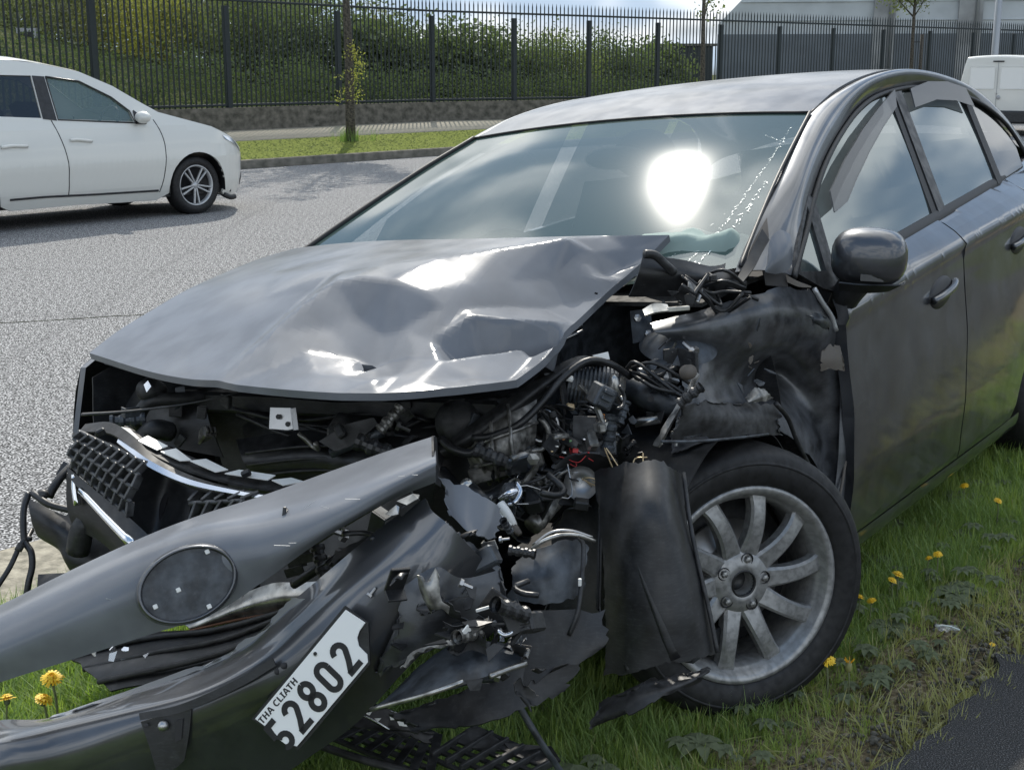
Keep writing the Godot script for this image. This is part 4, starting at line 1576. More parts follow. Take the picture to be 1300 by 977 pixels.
	for r in [[3.05, 1.25, 0.58], [3.3, 1.12, 0.68], [3.45, 0.9, 0.78], [3.5, 0.55, 0.8], [3.45, 0.25, 0.75]]:
		tail.append([v(r[0] - 0.12, r[1], -r[2]), v(r[0], r[1] + 0.04, 0), v(r[0] - 0.12, r[1], r[2])])
	part(car, "tailgate", patch(tail, 12, 12, 0.003), paint)
	# black frames: door seals, centre pillar, waist strip
	var seal := outer.map(func(p): return p + v(0.004, -0.006, 0.006))
	part(car, "door_seal", tube(seal, 0.008, 6, 60), M["rubber seal"])
	var b_front := PackedVector2Array([Vector2(1.455, 1.02), Vector2(1.505, 1.024), Vector2(1.615, 1.43), Vector2(1.575, 1.428)])
	var b_rear := PackedVector2Array([Vector2(1.512, 1.026), Vector2(1.585, 1.032), Vector2(1.70, 1.438), Vector2(1.622, 1.432)])
	part(car, "centre_pillar", skin(b_front, 0.05, cabin_skin(0.006, 0.0), [], v(0, 0, -0.02)), M["rubber seal"])
	part(car, "rear_door_frame", skin(b_rear, 0.05, cabin_skin(0.010, 0.0), [], v(0, 0, -0.02)), M["black plastic"])
	var waist := []
	for f in [[0.022, 0.006], [0.012, 0.013], [0.0, 0.013], [-0.012, 0.008]]:
		var row := []
		for x in [0.54, 0.9, 1.3, 1.7, 2.1, 2.5, 2.78]:
			var y: float = belt_y(x) + f[0]
			row.append(v(x, y, cabin_z(y) + f[1] - (0.03 * pow((x - 1.9) / 0.9, 2.0) if x > 1.9 else 0.0)))
		waist.append(row)
	part(car, "waist_strip", patch(waist, 24, 6, 0.002), M["rubber seal"])
	# handles
	for k in 2:
		var hp: Vector2 = [Vector2(1.235, 0.829), Vector2(2.102, 0.902)][k]
		var x := hp.x
		var y := hp.y
		var z := side_z(x, y)
		var cup := part(car, "handle_recess", egg(v(x, y, z - 0.002), v(0.105, 0.046, 0.016), Basis(Vector3.BACK, 0.10), 28, 16), M["plate black"])
		part(cup, "handle", tube([v(x - 0.10, y - 0.014, z + 0.010), v(x - 0.05, y - 0.006, z + 0.020), v(x + 0.05, y + 0.008, z + 0.022), v(x + 0.115, y + 0.020, z + 0.010)], 0.011, 10, 14), paint)
	# door mirror
	var mc := v(0.518, 1.005, 0.905)
	var mb := Basis.from_euler(v(0.1, 0.25, 0.0))
	var mg := []
	for j in 15:
		var row := []
		var th := PI * j / 14.0
		for i in 25:
			var a := TAU * i / 24.0
			var d := v(sin(th) * cos(a), cos(th), sin(th) * sin(a))
			var e := v(signf(d.x) * pow(absf(d.x), 0.8), signf(d.y) * pow(absf(d.y), 0.75), signf(d.z) * pow(absf(d.z), 0.75))
			e.x = minf(e.x, 0.55)
			row.append(mc + mb * (e * v(0.081, 0.073, 0.092)))
		mg.append(row)
	var mirror := part(car, "door_mirror", sheet(mg), paint)
	part(mirror, "indicator", patch([[mc + mb * v(-0.0775, -0.036, -0.01), mc + mb * v(-0.070, -0.036, 0.035), mc + mb * v(-0.045, -0.036, 0.068), mc + mb * v(-0.01, -0.036, 0.084)], [mc + mb * v(-0.073, -0.052, -0.01), mc + mb * v(-0.066, -0.052, 0.033), mc + mb * v(-0.042, -0.052, 0.062), mc + mb * v(-0.01, -0.052, 0.076)]], 12, 3, 0.004), M["indicator lens"])
	part(mirror, "base_band", patch([[mc + mb * v(-0.079, -0.060, -0.06), mc + mb * v(-0.075, -0.062, 0.0), mc + mb * v(-0.03, -0.062, 0.08), mc + mb * v(0.04, -0.06, 0.09)], [mc + mb * v(-0.05, -0.082, -0.06), mc + mb * v(-0.05, -0.084, 0.0), mc + mb * v(-0.01, -0.082, 0.05), mc + mb * v(0.04, -0.08, 0.06)]], 10, 3, 0.004), M["black plastic"])
	part(mirror, "arm", tube([v(0.582, 0.866, 0.8), v(0.509, 0.916, 0.85), v(0.515, 0.955, 0.881)], 0.034, 10, 6, 0.04), M["black plastic"])
	# corner triangle by the mirror, with a small quarter light
	var tri_out := PackedVector2Array([Vector2(0.602, 1.161), Vector2(0.625, 1.141), Vector2(0.552, 0.965), Vector2(0.522, 0.914), Vector2(0.435, 0.937), Vector2(0.321, 0.99), Vector2(0.346, 1.016)])
	var tri_in := PackedVector2Array([Vector2(0.562, 1.132), Vector2(0.498, 0.973), Vector2(0.357, 0.988), Vector2(0.375, 1.021)])
	part(car, "quarter_light_frame", skin(tri_out, 0.03, cabin_skin(0.012, 0.0), [tri_in], v(0, 0, -0.02)), M["dusty black plastic"])
	part(car, "quarter_light", skin(tri_in, 0.05, cabin_skin(0.004, 0.0)), M["side glass"])

func build_wreck_glass(car: Node3D) -> void:
	var rows := []
	for r in [[0.13, -0.06, 1.022, 0.972, 0.738], [0.333, 0.18, 1.117, 1.092, 0.697], [0.533, 0.42, 1.206, 1.203, 0.658], [0.735, 0.66, 1.290, 1.302, 0.622], [0.945, 0.925, 1.370, 1.392, 0.583]]:
		var row := []
		for k in 9:
			var t := k / 4.0 - 1.0
			row.append(v(lerpf(r[1], r[0], pow(absf(t), 2.3)), lerpf(r[3], r[2], pow(absf(t), 2.0)), t * r[4]))
		rows.append(row)
	var g := grid_of(rows, 40, 30)
	var wind := part(car, "windscreen", sheet(g), M["windscreen glass"])
	var lastj := g.size() - 1
	var lasti: int = g[0].size() - 1
	var lift := v(-0.42, 0.9, 0) * 0.002
	var ra := []
	var rb := []
	for i in lasti + 1:
		rb.append(g[lastj][i] + lift * 1.5)
	for j in lastj + 1:
		ra.append(g[j][lasti] + lift * 1.5 + v(0, 0, 0.004))
	part(wind, "edge_trim", tube(ra, 0.005, 6), M["rubber seal"])
	part(wind, "top_trim", tube(rb, 0.004, 6), M["rubber seal"])
	part(wind, "right_edge_trim", tube(ra.map(func(p): return v(p.x, p.y, -p.z)), 0.008, 6), M["rubber seal"])
	# cracks running down beside the pillar: where they lie on the glass
	var lay := func(t: float, up: float) -> Vector3:
		return (on_curve(g[clampi(int(up * lastj), 0, lastj)], t) as Vector3).lerp(on_curve(g[clampi(int(up * lastj) + 1, 0, lastj)], t), fposmod(up * lastj, 1.0)) + lift
	var crack := func(pts: Array, wide: float, seed_at: int) -> ArrayMesh:
		var r := RandomNumberGenerator.new()
		r.seed = seed_at
		var st := new_st(false)
		for k in pts.size() - 1:
			for m in 14:
				var q: Vector2 = pts[k].lerp(pts[k + 1], (m + r.randf()) / 14.0) + Vector2(r.randfn(), r.randfn()) * wide * 0.45
				var a := r.randf() * TAU
				var l := wide * r.randf_range(0.4, 1.5)
				var along: Vector2 = (pts[k + 1] - pts[k]).normalized().rotated(r.randfn() * 0.35)
				var e := q + along * l * 2.2
				var f := q + along.rotated(1.2) * l * 0.35
				tri(st, lay.call(q.x, q.y), lay.call(e.x, e.y), lay.call(f.x, f.y))
		return done(st)
	part(wind, "crack", crack.call([Vector2(0.978, 0.88), Vector2(0.975, 0.70), Vector2(0.967, 0.55), Vector2(0.960, 0.42), Vector2(0.952, 0.28), Vector2(0.935, 0.14), Vector2(0.915, 0.06)], 0.0035, 3), M["glass cracks"])
	part(wind, "crack", crack.call([Vector2(0.985, 0.5), Vector2(0.975, 0.32), Vector2(0.96, 0.16), Vector2(0.93, 0.04)], 0.005, 4), M["glass cracks"])
	part(wind, "crack", crack.call([Vector2(0.93, 0.82), Vector2(0.978, 0.76)], 0.0025, 5), M["glass cracks"])
	part(wind, "crack", crack.call([Vector2(0.965, 0.40), Vector2(0.90, 0.14), Vector2(0.86, 0.02)], 0.002, 6), M["glass cracks"])
	# side windows
	var fw := PackedVector2Array([Vector2(0.56, 0.955), Vector2(1.46, 1.024), Vector2(1.578, 1.42), Vector2(1.36, 1.395), Vector2(1.06, 1.318), Vector2(0.82, 1.23), Vector2(0.625, 1.135), Vector2(0.575, 1.03)])
	var rw := PackedVector2Array([Vector2(1.58, 1.034), Vector2(2.26, 1.092), Vector2(2.335, 1.405), Vector2(2.15, 1.43), Vector2(1.95, 1.438), Vector2(1.69, 1.432)])
	var qw := PackedVector2Array([Vector2(2.34, 1.10), Vector2(2.70, 1.135), Vector2(2.74, 1.22), Vector2(2.66, 1.32), Vector2(2.54, 1.376), Vector2(2.41, 1.402)])
	for side in 2:
		for k in 3:
			var c := cabin_skin(-0.004, 0.008)
			var o := func(p: Vector2) -> Vector3:
				var q: Vector3 = c.call(p)
				return q if side == 0 else v(q.x, q.y, -q.z)
			part(car, ["front_side_window", "rear_side_window", "quarter_window"][k], skin([fw, rw, qw][k], 0.06, o), M["side glass"] if k < 2 and side == 0 else M["dark glass"])
	var cp := PackedVector2Array([Vector2(2.265, 1.09), Vector2(2.335, 1.098), Vector2(2.405, 1.41), Vector2(2.34, 1.41)])
	part(car, "rear_pillar_trim", skin(cp, 0.05, cabin_skin(0.010, 0.0), [], v(0, 0, -0.02)), M["rubber seal"])
	# wind deflectors above the windows
	var d1 := PackedVector2Array([Vector2(0.702, 1.161), Vector2(0.908, 1.239), Vector2(1.142, 1.315), Vector2(1.367, 1.377), Vector2(1.597, 1.434), Vector2(1.529, 1.378), Vector2(1.322, 1.318), Vector2(1.12, 1.253), Vector2(0.93, 1.185), Vector2(0.784, 1.128), Vector2(0.67, 1.107)])
	var d2 := PackedVector2Array([Vector2(1.751, 1.436), Vector2(1.972, 1.461), Vector2(2.19, 1.462), Vector2(2.37, 1.439), Vector2(2.357, 1.369), Vector2(2.178, 1.393), Vector2(1.965, 1.398), Vector2(1.703, 1.374)])
	for k in 2:
		part(car, "wind_deflector", skin([d1, d2][k], 0.03, cabin_skin(0.024, 0.008), [], v(0, 0, -0.004)), M["smoked plastic"])

func build_wreck_inside(car: Node3D) -> void:
	var dash := [[v(0.05, 0.94, -0.68), v(0.0, 0.95, 0), v(0.05, 0.94, 0.68)], [v(0.32, 0.97, -0.70), v(0.30, 0.99, 0), v(0.32, 0.97, 0.70)], [v(0.55, 0.95, -0.70), v(0.54, 0.98, 0), v(0.55, 0.95, 0.70)], [v(0.62, 0.72, -0.70), v(0.62, 0.72, 0), v(0.62, 0.72, 0.70)]]
	part(car, "dashboard", patch(dash, 12, 12, 0.01), M["dusty black plastic"])
	for z in [-0.36, 0.36]:
		var seat := part(car, "seat", patch([[v(1.0, 0.52, z - 0.25), v(1.0, 0.5, z), v(1.0, 0.52, z + 0.25)], [v(1.3, 0.55, z - 0.25), v(1.3, 0.52, z), v(1.3, 0.55, z + 0.25)], [v(1.42, 0.65, z - 0.25), v(1.46, 0.65, z), v(1.42, 0.65, z + 0.25)], [v(1.55, 0.95, z - 0.23), v(1.6, 0.95, z), v(1.55, 0.95, z + 0.23)], [v(1.65, 1.15, z - 0.2), v(1.68, 1.17, z), v(1.65, 1.15, z + 0.2)]], 10, 20, 0.1), M["dark cloth"])
		part(seat, "headrest", egg(v(1.68, 1.28, z), v(0.05, 0.09, 0.13)), M["dark cloth"])
	part(car, "rear_bench", patch([[v(2.0, 0.5, -0.6), v(2.0, 0.5, 0.6)], [v(2.4, 0.55, -0.6), v(2.4, 0.55, 0.6)], [v(2.6, 1.05, -0.58), v(2.6, 1.05, 0.58)]], 8, 12, 0.1), M["dark cloth"])
	var sw := part(car, "steering_wheel", tube(range(25).map(func(k): return v(0.72 + 0.06 * sin(TAU * k / 24.0), 0.90 + 0.17 * sin(TAU * k / 24.0), -0.37 + 0.18 * cos(TAU * k / 24.0))), 0.015, 8), M["black plastic"])
	part(sw, "hub", egg(v(0.71, 0.9, -0.37), v(0.05, 0.08, 0.08)), M["black plastic"])
	# burst airbag in front of the passenger
	var bag := []
	for j in 25:
		var row := []
		for i in 37:
			var a := TAU * i / 36.0
			var th := PI * j / 24.0
			row.append(v(0.26, 1.05, 0.563) + v(sin(th) * cos(a) * 0.13, cos(th) * 0.055, sin(th) * sin(a) * 0.17))
		bag.append(row)
	crush(bag, 0.05, 12.0, 12)
	part(car, "airbag", sheet(bag), M["airbag cloth"])
	part(car, "paper_slip", plate([v(0.02, 1.0, 0.02), v(0.0, 1.0, 0.16), v(0.11, 1.075, 0.15), v(0.12, 1.07, 0.05)], 0.001), M["paper"])
	part(car, "interior_mirror", egg(v(0.86, 1.28, 0), v(0.02, 0.035, 0.11)), M["black plastic"])

func wheel(parent: Node3D, c: Vector3, turn: float, tilt: float) -> Node3D:
	var t := part(parent, "wheel", lathe([Vector2(0.205, -0.10), Vector2(0.29, -0.105), Vector2(0.316, -0.08), Vector2(0.319, -0.04), Vector2(0.319, 0.04), Vector2(0.314, 0.075), Vector2(0.30, 0.095), Vector2(0.28, 0.102), Vector2(0.26, 0.101), Vector2(0.24, 0.095), Vector2(0.228, 0.087), Vector2(0.226, 0.06)], Vector3.ZERO, Vector3.BACK, 64), M["tyre rubber"], c)
	t.rotation = v(tilt, turn, 0)
	part(t, "tyre_ring", lathe([Vector2(0.287, 0.1005), Vector2(0.2845, 0.1035), Vector2(0.281, 0.1035), Vector2(0.279, 0.1015)], Vector3.ZERO, Vector3.BACK, 64), M["tyre rubber"])
	part(t, "rim", lathe([Vector2(0.21, -0.09), Vector2(0.192, 0.0), Vector2(0.194, 0.05), Vector2(0.201, 0.064), Vector2(0.208, 0.070), Vector2(0.212, 0.086), Vector2(0.222, 0.0925), Vector2(0.230, 0.091), Vector2(0.232, 0.082), Vector2(0.226, 0.072)], Vector3.ZERO, Vector3.BACK, 72), M["alloy wheel"])
	part(t, "rim_well", lathe([Vector2(0.195, -0.085), Vector2(0.18, -0.035), Vector2(0.02, -0.035)], Vector3.ZERO, Vector3.BACK, 40), M["dusty black plastic"])
	part(t, "brake_disc", lathe([Vector2(0.135, -0.012), Vector2(0.135, 0.0), Vector2(0.08, 0.0), Vector2(0.075, 0.02), Vector2(0.02, 0.02)], Vector3.ZERO, Vector3.BACK, 40), M["steel"])
	part(t, "brake_caliper", block(v(-0.115, 0.03, 0.012), v(0.055, 0.13, 0.05), Basis(Vector3.BACK, 0.15), 0.012), M["cast aluminium"])
	part(t, "hub", lathe([Vector2(0.024, 0.03), Vector2(0.0275, 0.066), Vector2(0.031, 0.071), Vector2(0.045, 0.070), Vector2(0.070, 0.062), Vector2(0.082, 0.050), Vector2(0.085, 0.02)], Vector3.ZERO, Vector3.BACK, 40), M["alloy wheel"])
	part(t, "centre_bore", lathe([Vector2(0.0275, 0.066), Vector2(0.0265, 0.035), Vector2(0.0, 0.034)], Vector3.ZERO, Vector3.BACK, 24), M["black plastic"])
	part(t, "bore_ring", lathe([Vector2(0.0275, 0.0665), Vector2(0.0285, 0.0735), Vector2(0.0315, 0.0725), Vector2(0.033, 0.069)], Vector3.ZERO, Vector3.BACK, 24), M["black plastic"])
	for k in 5:
		var a := deg_to_rad(76.0 + 72.0 * k)
		var p := v(cos(a) * 0.056, sin(a) * 0.056, 0.0)
		var cup := part(t, "nut_recess", lathe([Vector2(0.0155, 0.0665), Vector2(0.0145, 0.0695), Vector2(0.0125, 0.0665), Vector2(0.012, 0.05), Vector2(0.0, 0.05)], p, Vector3.BACK, 16), M["black plastic"])
		part(cup, "wheel_nut", lathe([Vector2(0.0088, 0.05), Vector2(0.0088, 0.071), Vector2(0.0072, 0.0745), Vector2(0.0, 0.0755)], p, Vector3.BACK, 6, false), M["steel"])
	var first: MeshInstance3D = null
	for k in 10:
		if first:
			var o: Node3D = first.duplicate()
			o.name = local_name(t, "spoke")
			t.add_child(o, true)
			o.rotation.z = TAU * k / 10.0
			continue
		var g := []
		for j in 15:
			var f := j / 14.0
			var r := lerpf(0.066, 0.207, f)
			var a := 0.09 * pow(f, 1.6) - 0.02
			var half := lerpf(0.021, 0.0185, f) + (0.006 * pow(f, 8.0)) + 0.004 * pow(1.0 - f, 4.0)
			var z := 0.062 + 0.014 * sin(PI * f * 0.9)
			var row := []
			var d := v(cos(a), sin(a), 0)
			var e := v(-sin(a), cos(a), 0)
			for q in [[-1.0, -0.030], [-1.0, -0.006], [-0.72, 0.0], [0.72, 0.0], [1.0, -0.006], [1.0, -0.030]]:
				row.append(d * r + e * half * q[0] + v(0, 0, z + q[1]))
			g.append(row)
		first = part(t, "spoke", sheet(g, 0.0, false), M["alloy wheel"])
	return t

func build_wreck_wheels(car: Node3D) -> void:
	wheel(car, v(0.015, 0.318, 0.735), -0.60, 0.0)
	wheel(car, v(2.70, 0.318, 0.70), 0.0, 0.0)
	wheel(car, v(0.0, 0.318, -0.70), PI, 0.0)
	wheel(car, v(2.70, 0.318, -0.70), PI, 0.0)
	# dark housings round the wheels
	var arch := []
	for k in 15:
		var a := deg_to_rad(lerpf(-10.0, 190.0, k / 14.0))
		arch.append([v(cos(a) * 0.365, 0.32 + sin(a) * 0.36, 0.44), v(cos(a) * 0.372, 0.32 + sin(a) * 0.365, 0.62), v(cos(a) * 0.36, 0.32 + sin(a) * 0.355, 0.775)])
	part(car, "wheel_housing", patch(arch.slice(0, 12), 6, 30, 0.003, 0.006, 8.0, 8), M["black plastic"])
	for s in [1.0, -1.0]:
		part(car, "wheel_housing", patch(arch.map(func(r): return r.map(func(p): return v(p.x + 2.7, p.y, p.z * s))), 6, 30, 0.003), M["black plastic"])


# ---------------------------------------------------------------- the smashed front of the car
func wires(parent: Node3D, called: String, m: Material, a: Vector3, b: Vector3, n: int, sag: float, r: float, seed_at: int) -> void:
	var q := RandomNumberGenerator.new()
	q.seed = seed_at
	for k in n:
		var s := v(q.randfn(), q.randfn(), q.randfn()) * 0.022
		var p := [a + s * 0.3, a.lerp(b, 0.3) + s + Vector3.DOWN * sag * q.randf_range(0.5, 1.2), a.lerp(b, 0.65) + v(s.z, s.x, s.y) * 1.4 + Vector3.DOWN * sag * q.randf_range(0.4, 1.1), b + s * 0.6]
		part(parent, called, tube(p, r, 6, 14), m)

func shards(parent: Node3D, called: String, m: Material, c: Vector3, spread_by: Vector3, n: int, size: float, seed_at: int) -> void:
	var q := RandomNumberGenerator.new()
	q.seed = seed_at
	for k in n:
		var o := c + v(q.randfn(), q.randfn(), q.randfn()) * spread_by
		var b := Basis.from_euler(v(q.randf() * TAU, q.randf() * TAU, q.randf() * TAU))
		var pts := []
		var sides := q.randi_range(3, 5)
		for i in sides:
			var a := TAU * (i + q.randf() * 0.6) / sides
			pts.append(o + b * (v(cos(a), sin(a) * 0.6, 0) * size * q.randf_range(0.4, 1.2)))
		part(parent, called, plate(pts, size * 0.06 + 0.001), m)

# small brackets, connectors, bolts, hoses and ribbed pieces lodged in the wreckage
func clutter(parent: Node3D, c: Vector3, by: Vector3, n: int, size: float, seed_at: int) -> void:
	var q := RandomNumberGenerator.new()
	q.seed = seed_at
	var mats := ["grey primer steel", "cast aluminium", "dusty black plastic", "black plastic", "grey primer steel", "cast aluminium", "dusty black plastic", "dusty black plastic", "black plastic"]
	for k in n:
		var o := c + v(q.randfn(), q.randfn(), q.randfn()) * by
		var b := Basis.from_euler(v(q.randf() * TAU, q.randf() * TAU, q.randf() * TAU))
		var m: Material = M[mats[q.randi() % mats.size()]]
		var s := size * q.randf_range(0.6, 1.9)
		match q.randi() % 6:
			0:
				var st := new_st(false)
				block_into(st, o, v(s * 1.6, s * 0.16, s), b)
				block_into(st, o + b * v(s * 0.74, s * 0.4, 0), v(s * 0.14, s * 0.7, s), b)
				block_into(st, o + b * v(-s * 0.4, s * 0.12, 0), v(s * 0.3, s * 0.12, s * 0.3), b)
				part(parent, "bracket", done(st), m)
			1:
				var st := new_st(false)
				block_into(st, o, v(s * 1.2, s * 0.7, s * 0.8), b)
				for e in 3:
					block_into(st, o + b * v(s * 0.66, 0, (e - 1) * s * 0.24), v(s * 0.2, s * 0.4, s * 0.14), b)
				part(parent, "connector", done(st), m)
			2:
				var prof := []
				for e in 7:
					prof.append(Vector2(s * (0.34 if e % 2 == 0 else 0.26), s * 0.26 * e))
					prof.append(Vector2(s * (0.34 if e % 2 == 0 else 0.26), s * 0.26 * (e + 0.6)))
				part(parent, "ribbed_hose", lathe(prof, o, b.x, 12, false), m)
			3:
				part(parent, "bolt", lathe([Vector2(s * 0.12, -s * 0.7), Vector2(s * 0.12, 0), Vector2(s * 0.3, 0), Vector2(s * 0.3, s * 0.22), Vector2(0, s * 0.26)], o, b.y, 6, false), M["steel"])
			4:
				part(parent, "bent_pipe", tube([o - b.x * s, o, o + b.y * s * 0.8 + b.x * s * 0.3, o + b.y * s * 1.5], s * 0.14, 7, 8), m)
			5:
				var g := grid_of([[o, o + b.x * s, o + b.x * s * 2.0], [o + b.y * s * 0.5, o + b.x * s + b.y * s * 0.6 + b.z * s * 0.4, o + b.x * s * 1.9 + b.y * s * 0.7], [o + b.y * s, o + b.x * s + b.y * s * 1.1, o + b.x * s * 2.0 + b.y * s * 1.3]], 8, 8)
				crush(g, s * 0.25, 22.0, k)
				fray(g, 0.9, k)
				part(parent, "torn_sheet", sheet(g, 0.002), m)

func build_wreck_front(car: Node3D) -> void:
	var dark: Material = M["black plastic"]
	var dusty: Material = M["dusty black plastic"]
	var primer: Material = M["grey primer steel"]
	# ---- body behind: bulkhead, engine mass, inner aprons
	part(car, "bulkhead", patch([[v(0.16, 1.0, -0.72), v(0.05, 0.98, 0), v(0.16, 1.0, 0.72)], [v(0.30, 0.7, -0.75), v(0.25, 0.7, 0), v(0.30, 0.7, 0.75)], [v(0.32, 0.3, -0.75), v(0.3, 0.3, 0), v(0.32, 0.3, 0.75)]], 12, 10, 0.004, 0.01, 6.0, 4), dark)
	var eng := []
	for j in 11:
		var row := []
		var th := PI * j / 10.0
		for i in 17:
			var a := TAU * i / 16.0
			var d := v(sin(th) * cos(a), cos(th), sin(th) * sin(a))
			row.append(v(-0.16, 0.56, -0.12) + v(signf(d.x) * pow(absf(d.x), 0.5) * 0.30, signf(d.y) * pow(absf(d.y), 0.5) * 0.24, signf(d.z) * pow(absf(d.z), 0.5) * 0.42))
		eng.append(row)
	crush(eng, 0.02, 9.0, 14)
	part(car, "engine_block", sheet(eng), dark)
	part(car, "inner_apron", patch([[v(-0.189, 0.856, 0.4), v(-0.043, 0.931, 0.42), v(0.123, 0.962, 0.45), v(0.274, 0.987, 0.47), v(0.471, 0.965, 0.5)], [v(-0.208, 0.809, 0.4), v(0.009, 0.847, 0.4), v(0.148, 0.865, 0.43), v(0.28, 0.887, 0.47), v(0.399, 0.871, 0.52)], [v(-0.152, 0.686, 0.38), v(0.013, 0.712, 0.4), v(0.171, 0.723, 0.42), v(0.267, 0.748, 0.47), v(0.345, 0.747, 0.53)], [v(-0.071, 0.513, 0.36), v(0.051, 0.547, 0.4), v(0.196, 0.576, 0.42), v(0.233, 0.603, 0.48), v(0.272, 0.629, 0.55)]], 20, 16, 0.003, 0.006, 7.0, 5), primer)
	part(car, "apron_far", patch([[v(0.12, 0.98, -0.62), v(-0.3, 0.93, -0.66), v(-0.62, 0.84, -0.66)], [v(0.15, 0.7, -0.5), v(-0.3, 0.7, -0.56), v(-0.66, 0.68, -0.62)], [v(0.15, 0.45, -0.46), v(-0.3, 0.42, -0.5), v(-0.62, 0.45, -0.58)]], 10, 10, 0.004), dark)
	# right wing still on the car, its front edge bare
	var wing := PackedVector2Array([Vector2(0.47, 0.30), Vector2(0.47, 0.93), Vector2(0.28, 0.995), Vector2(0.1, 1.01), Vector2(-0.2, 0.985), Vector2(-0.45, 0.93), Vector2(-0.60, 0.86), Vector2(-0.64, 0.70), Vector2(-0.60, 0.52), Vector2(-0.45, 0.42)])
	wing.append_array(arc2(Vector2(0, 0.315), 0.375, 165, 8, 12))
	part(car, "far_wing", skin(wing, 0.05, func(p: Vector2) -> Vector3: return v(p.x, p.y, -0.835 + 0.10 * pow(clampf(-p.x / 0.64, 0.0, 1.0), 2.0) + 0.12 * pow(clampf((p.y - 0.75) / 0.26, 0.0, 1.0), 2.0)), [], v(0, 0, 0.02)), M["grey metallic paint"])
	# ---- radiator panel and what shows in the dark gap under the bonnet
	part(car, "radiator_support", bar(v(-0.519, 0.778, -0.453), v(-0.363, 0.766, 0.401), 0.05, 0.06), dark)
	part(car, "radiator_core", plate([v(-0.461, 0.756, -0.435), v(-0.301, 0.747, 0.267), v(-0.354, 0.537, 0.254), v(-0.463, 0.505, -0.364)], 0.02), dark)
	part(car, "fan_shroud", patch([[v(-0.531, 0.687, -0.267), v(-0.492, 0.716, -0.046), v(-0.466, 0.71, 0.167), v(-0.421, 0.701, 0.287)], [v(-0.584, 0.647, -0.191), v(-0.561, 0.667, 0.012), v(-0.531, 0.665, 0.194), v(-0.48, 0.654, 0.306)], [v(-0.549, 0.564, -0.187), v(-0.525, 0.556, -0.01), v(-0.524, 0.574, 0.179), v(-0.48, 0.572, 0.276)]], 16, 12, 0.005, 0.010, 5.0, 6), dark)
	for k in 5:
		part(car, "shroud_rib", tube([v(-0.591, 0.678, -0.175) + v(0, -0.028 * k, 0), v(-0.555, 0.7, 0.011) + v(0, -0.028 * k, 0), v(-0.511, 0.697, 0.248) + v(0, -0.028 * k, 0)], 0.0035, 5, 10), dusty)
	var holder := part(car, "bracket_plate", plate([v(-0.61, 0.795, -0.061), v(-0.587, 0.792, -0.01), v(-0.595, 0.747, -0.008), v(-0.604, 0.745, -0.02), v(-0.62, 0.749, -0.061)], 0.004), M["steel"])
	for c in [v(-0.613, 0.776, -0.037), v(-0.606, 0.759, -0.017)]:
		part(holder, "hole", lathe([Vector2(0.006, 0.0), Vector2(0.0, 0.001)], c, v(-0.9, 0.2, 0.4), 10), M["plate black"])
	part(car, "bracket_lip", bar(v(-0.596, 0.795, -0.005), v(-0.601, 0.745, 0.002), 0.008, 0.012), M["steel"])
	for a in [[v(-0.629, 0.709, -0.36), v(-0.623, 0.697, -0.348)], [v(-0.586, 0.803, -0.24), v(-0.591, 0.793, -0.209)], [v(-0.595, 0.767, -0.417), v(-0.577, 0.763, -0.39)], [v(-0.611, 0.773, -0.301), v(-0.599, 0.768, -0.283)]]:
		part(car, "clip", bar(a[0], a[1], 0.03, 0.012), M["dusty black plastic"])
	part(car, "crossbar", tube([v(-0.566, 0.69, 0.067), v(-0.534, 0.714, 0.123), v(-0.507, 0.733, 0.173)], 0.012, 8, 6), M["grey primer steel"])
	part(car, "latch_block", block(v(-0.515, 0.729, 0.092), v(0.09, 0.05, 0.10), Basis.from_euler(v(0.2, 0.5, 0.2)), 0.006), dusty)
	part(car, "latch_plate", plate([v(-0.605, 0.726, 0.072), v(-0.564, 0.759, 0.12), v(-0.528, 0.769, 0.167), v(-0.525, 0.754, 0.176), v(-0.568, 0.711, 0.129), v(-0.589, 0.703, 0.101)], 0.004), dusty)
	# far headlamp remains, hoses and the loose trim strip
	var lamp := part(car, "lamp_housing", patch([[v(-0.503, 0.833, -0.587), v(-0.506, 0.818, -0.482), v(-0.508, 0.807, -0.377)], [v(-0.553, 0.779, -0.608), v(-0.568, 0.761, -0.448), v(-0.544, 0.743, -0.339)], [v(-0.588, 0.708, -0.635), v(-0.597, 0.68, -0.428), v(-0.54, 0.648, -0.304)]], 14, 12, 0.004, 0.008, 8.0, 7), dark)
	part(lamp, "bulb_cap", lathe([Vector2(0.0, 0.03), Vector2(0.022, 0.028), Vector2(0.03, 0.01), Vector2(0.03, -0.03), Vector2(0.024, -0.04)], v(-0.626, 0.818, -0.441), v(-0.8, 0.3, 0.3), 16), dusty)
	part(lamp, "lens_chip", plate([v(-0.651, 0.838, -0.43), v(-0.644, 0.847, -0.422), v(-0.642, 0.833, -0.415), v(-0.651, 0.82, -0.423)], 0.003), M["silver foil"])
	part(lamp, "hose", tube([v(-0.649, 0.727, -0.481), v(-0.651, 0.777, -0.447), v(-0.63, 0.797, -0.423), v(-0.563, 0.792, -0.379), v(-0.495, 0.793, -0.371)], 0.016, 8, 16), M["dusty black plastic"])
	part(lamp, "hose", tube([v(-0.671, 0.706, -0.436), v(-0.663, 0.735, -0.398), v(-0.617, 0.719, -0.399)], 0.024, 10, 8), M["dusty black plastic"])
	part(lamp, "label_square", plate([v(-0.578, 0.818, -0.408), v(-0.564, 0.821, -0.39), v(-0.567, 0.796, -0.387), v(-0.581, 0.794, -0.405)], 0.002), M["grey primer steel"])
	var strip := new_st()
	tube_into(strip, [v(-0.826, 0.801, -0.438), v(-0.792, 0.804, -0.355), v(-0.746, 0.809, -0.275), v(-0.701, 0.818, -0.196), v(-0.652, 0.834, -0.114)], 0.0075, 6, 16, 0.003, 0.5)
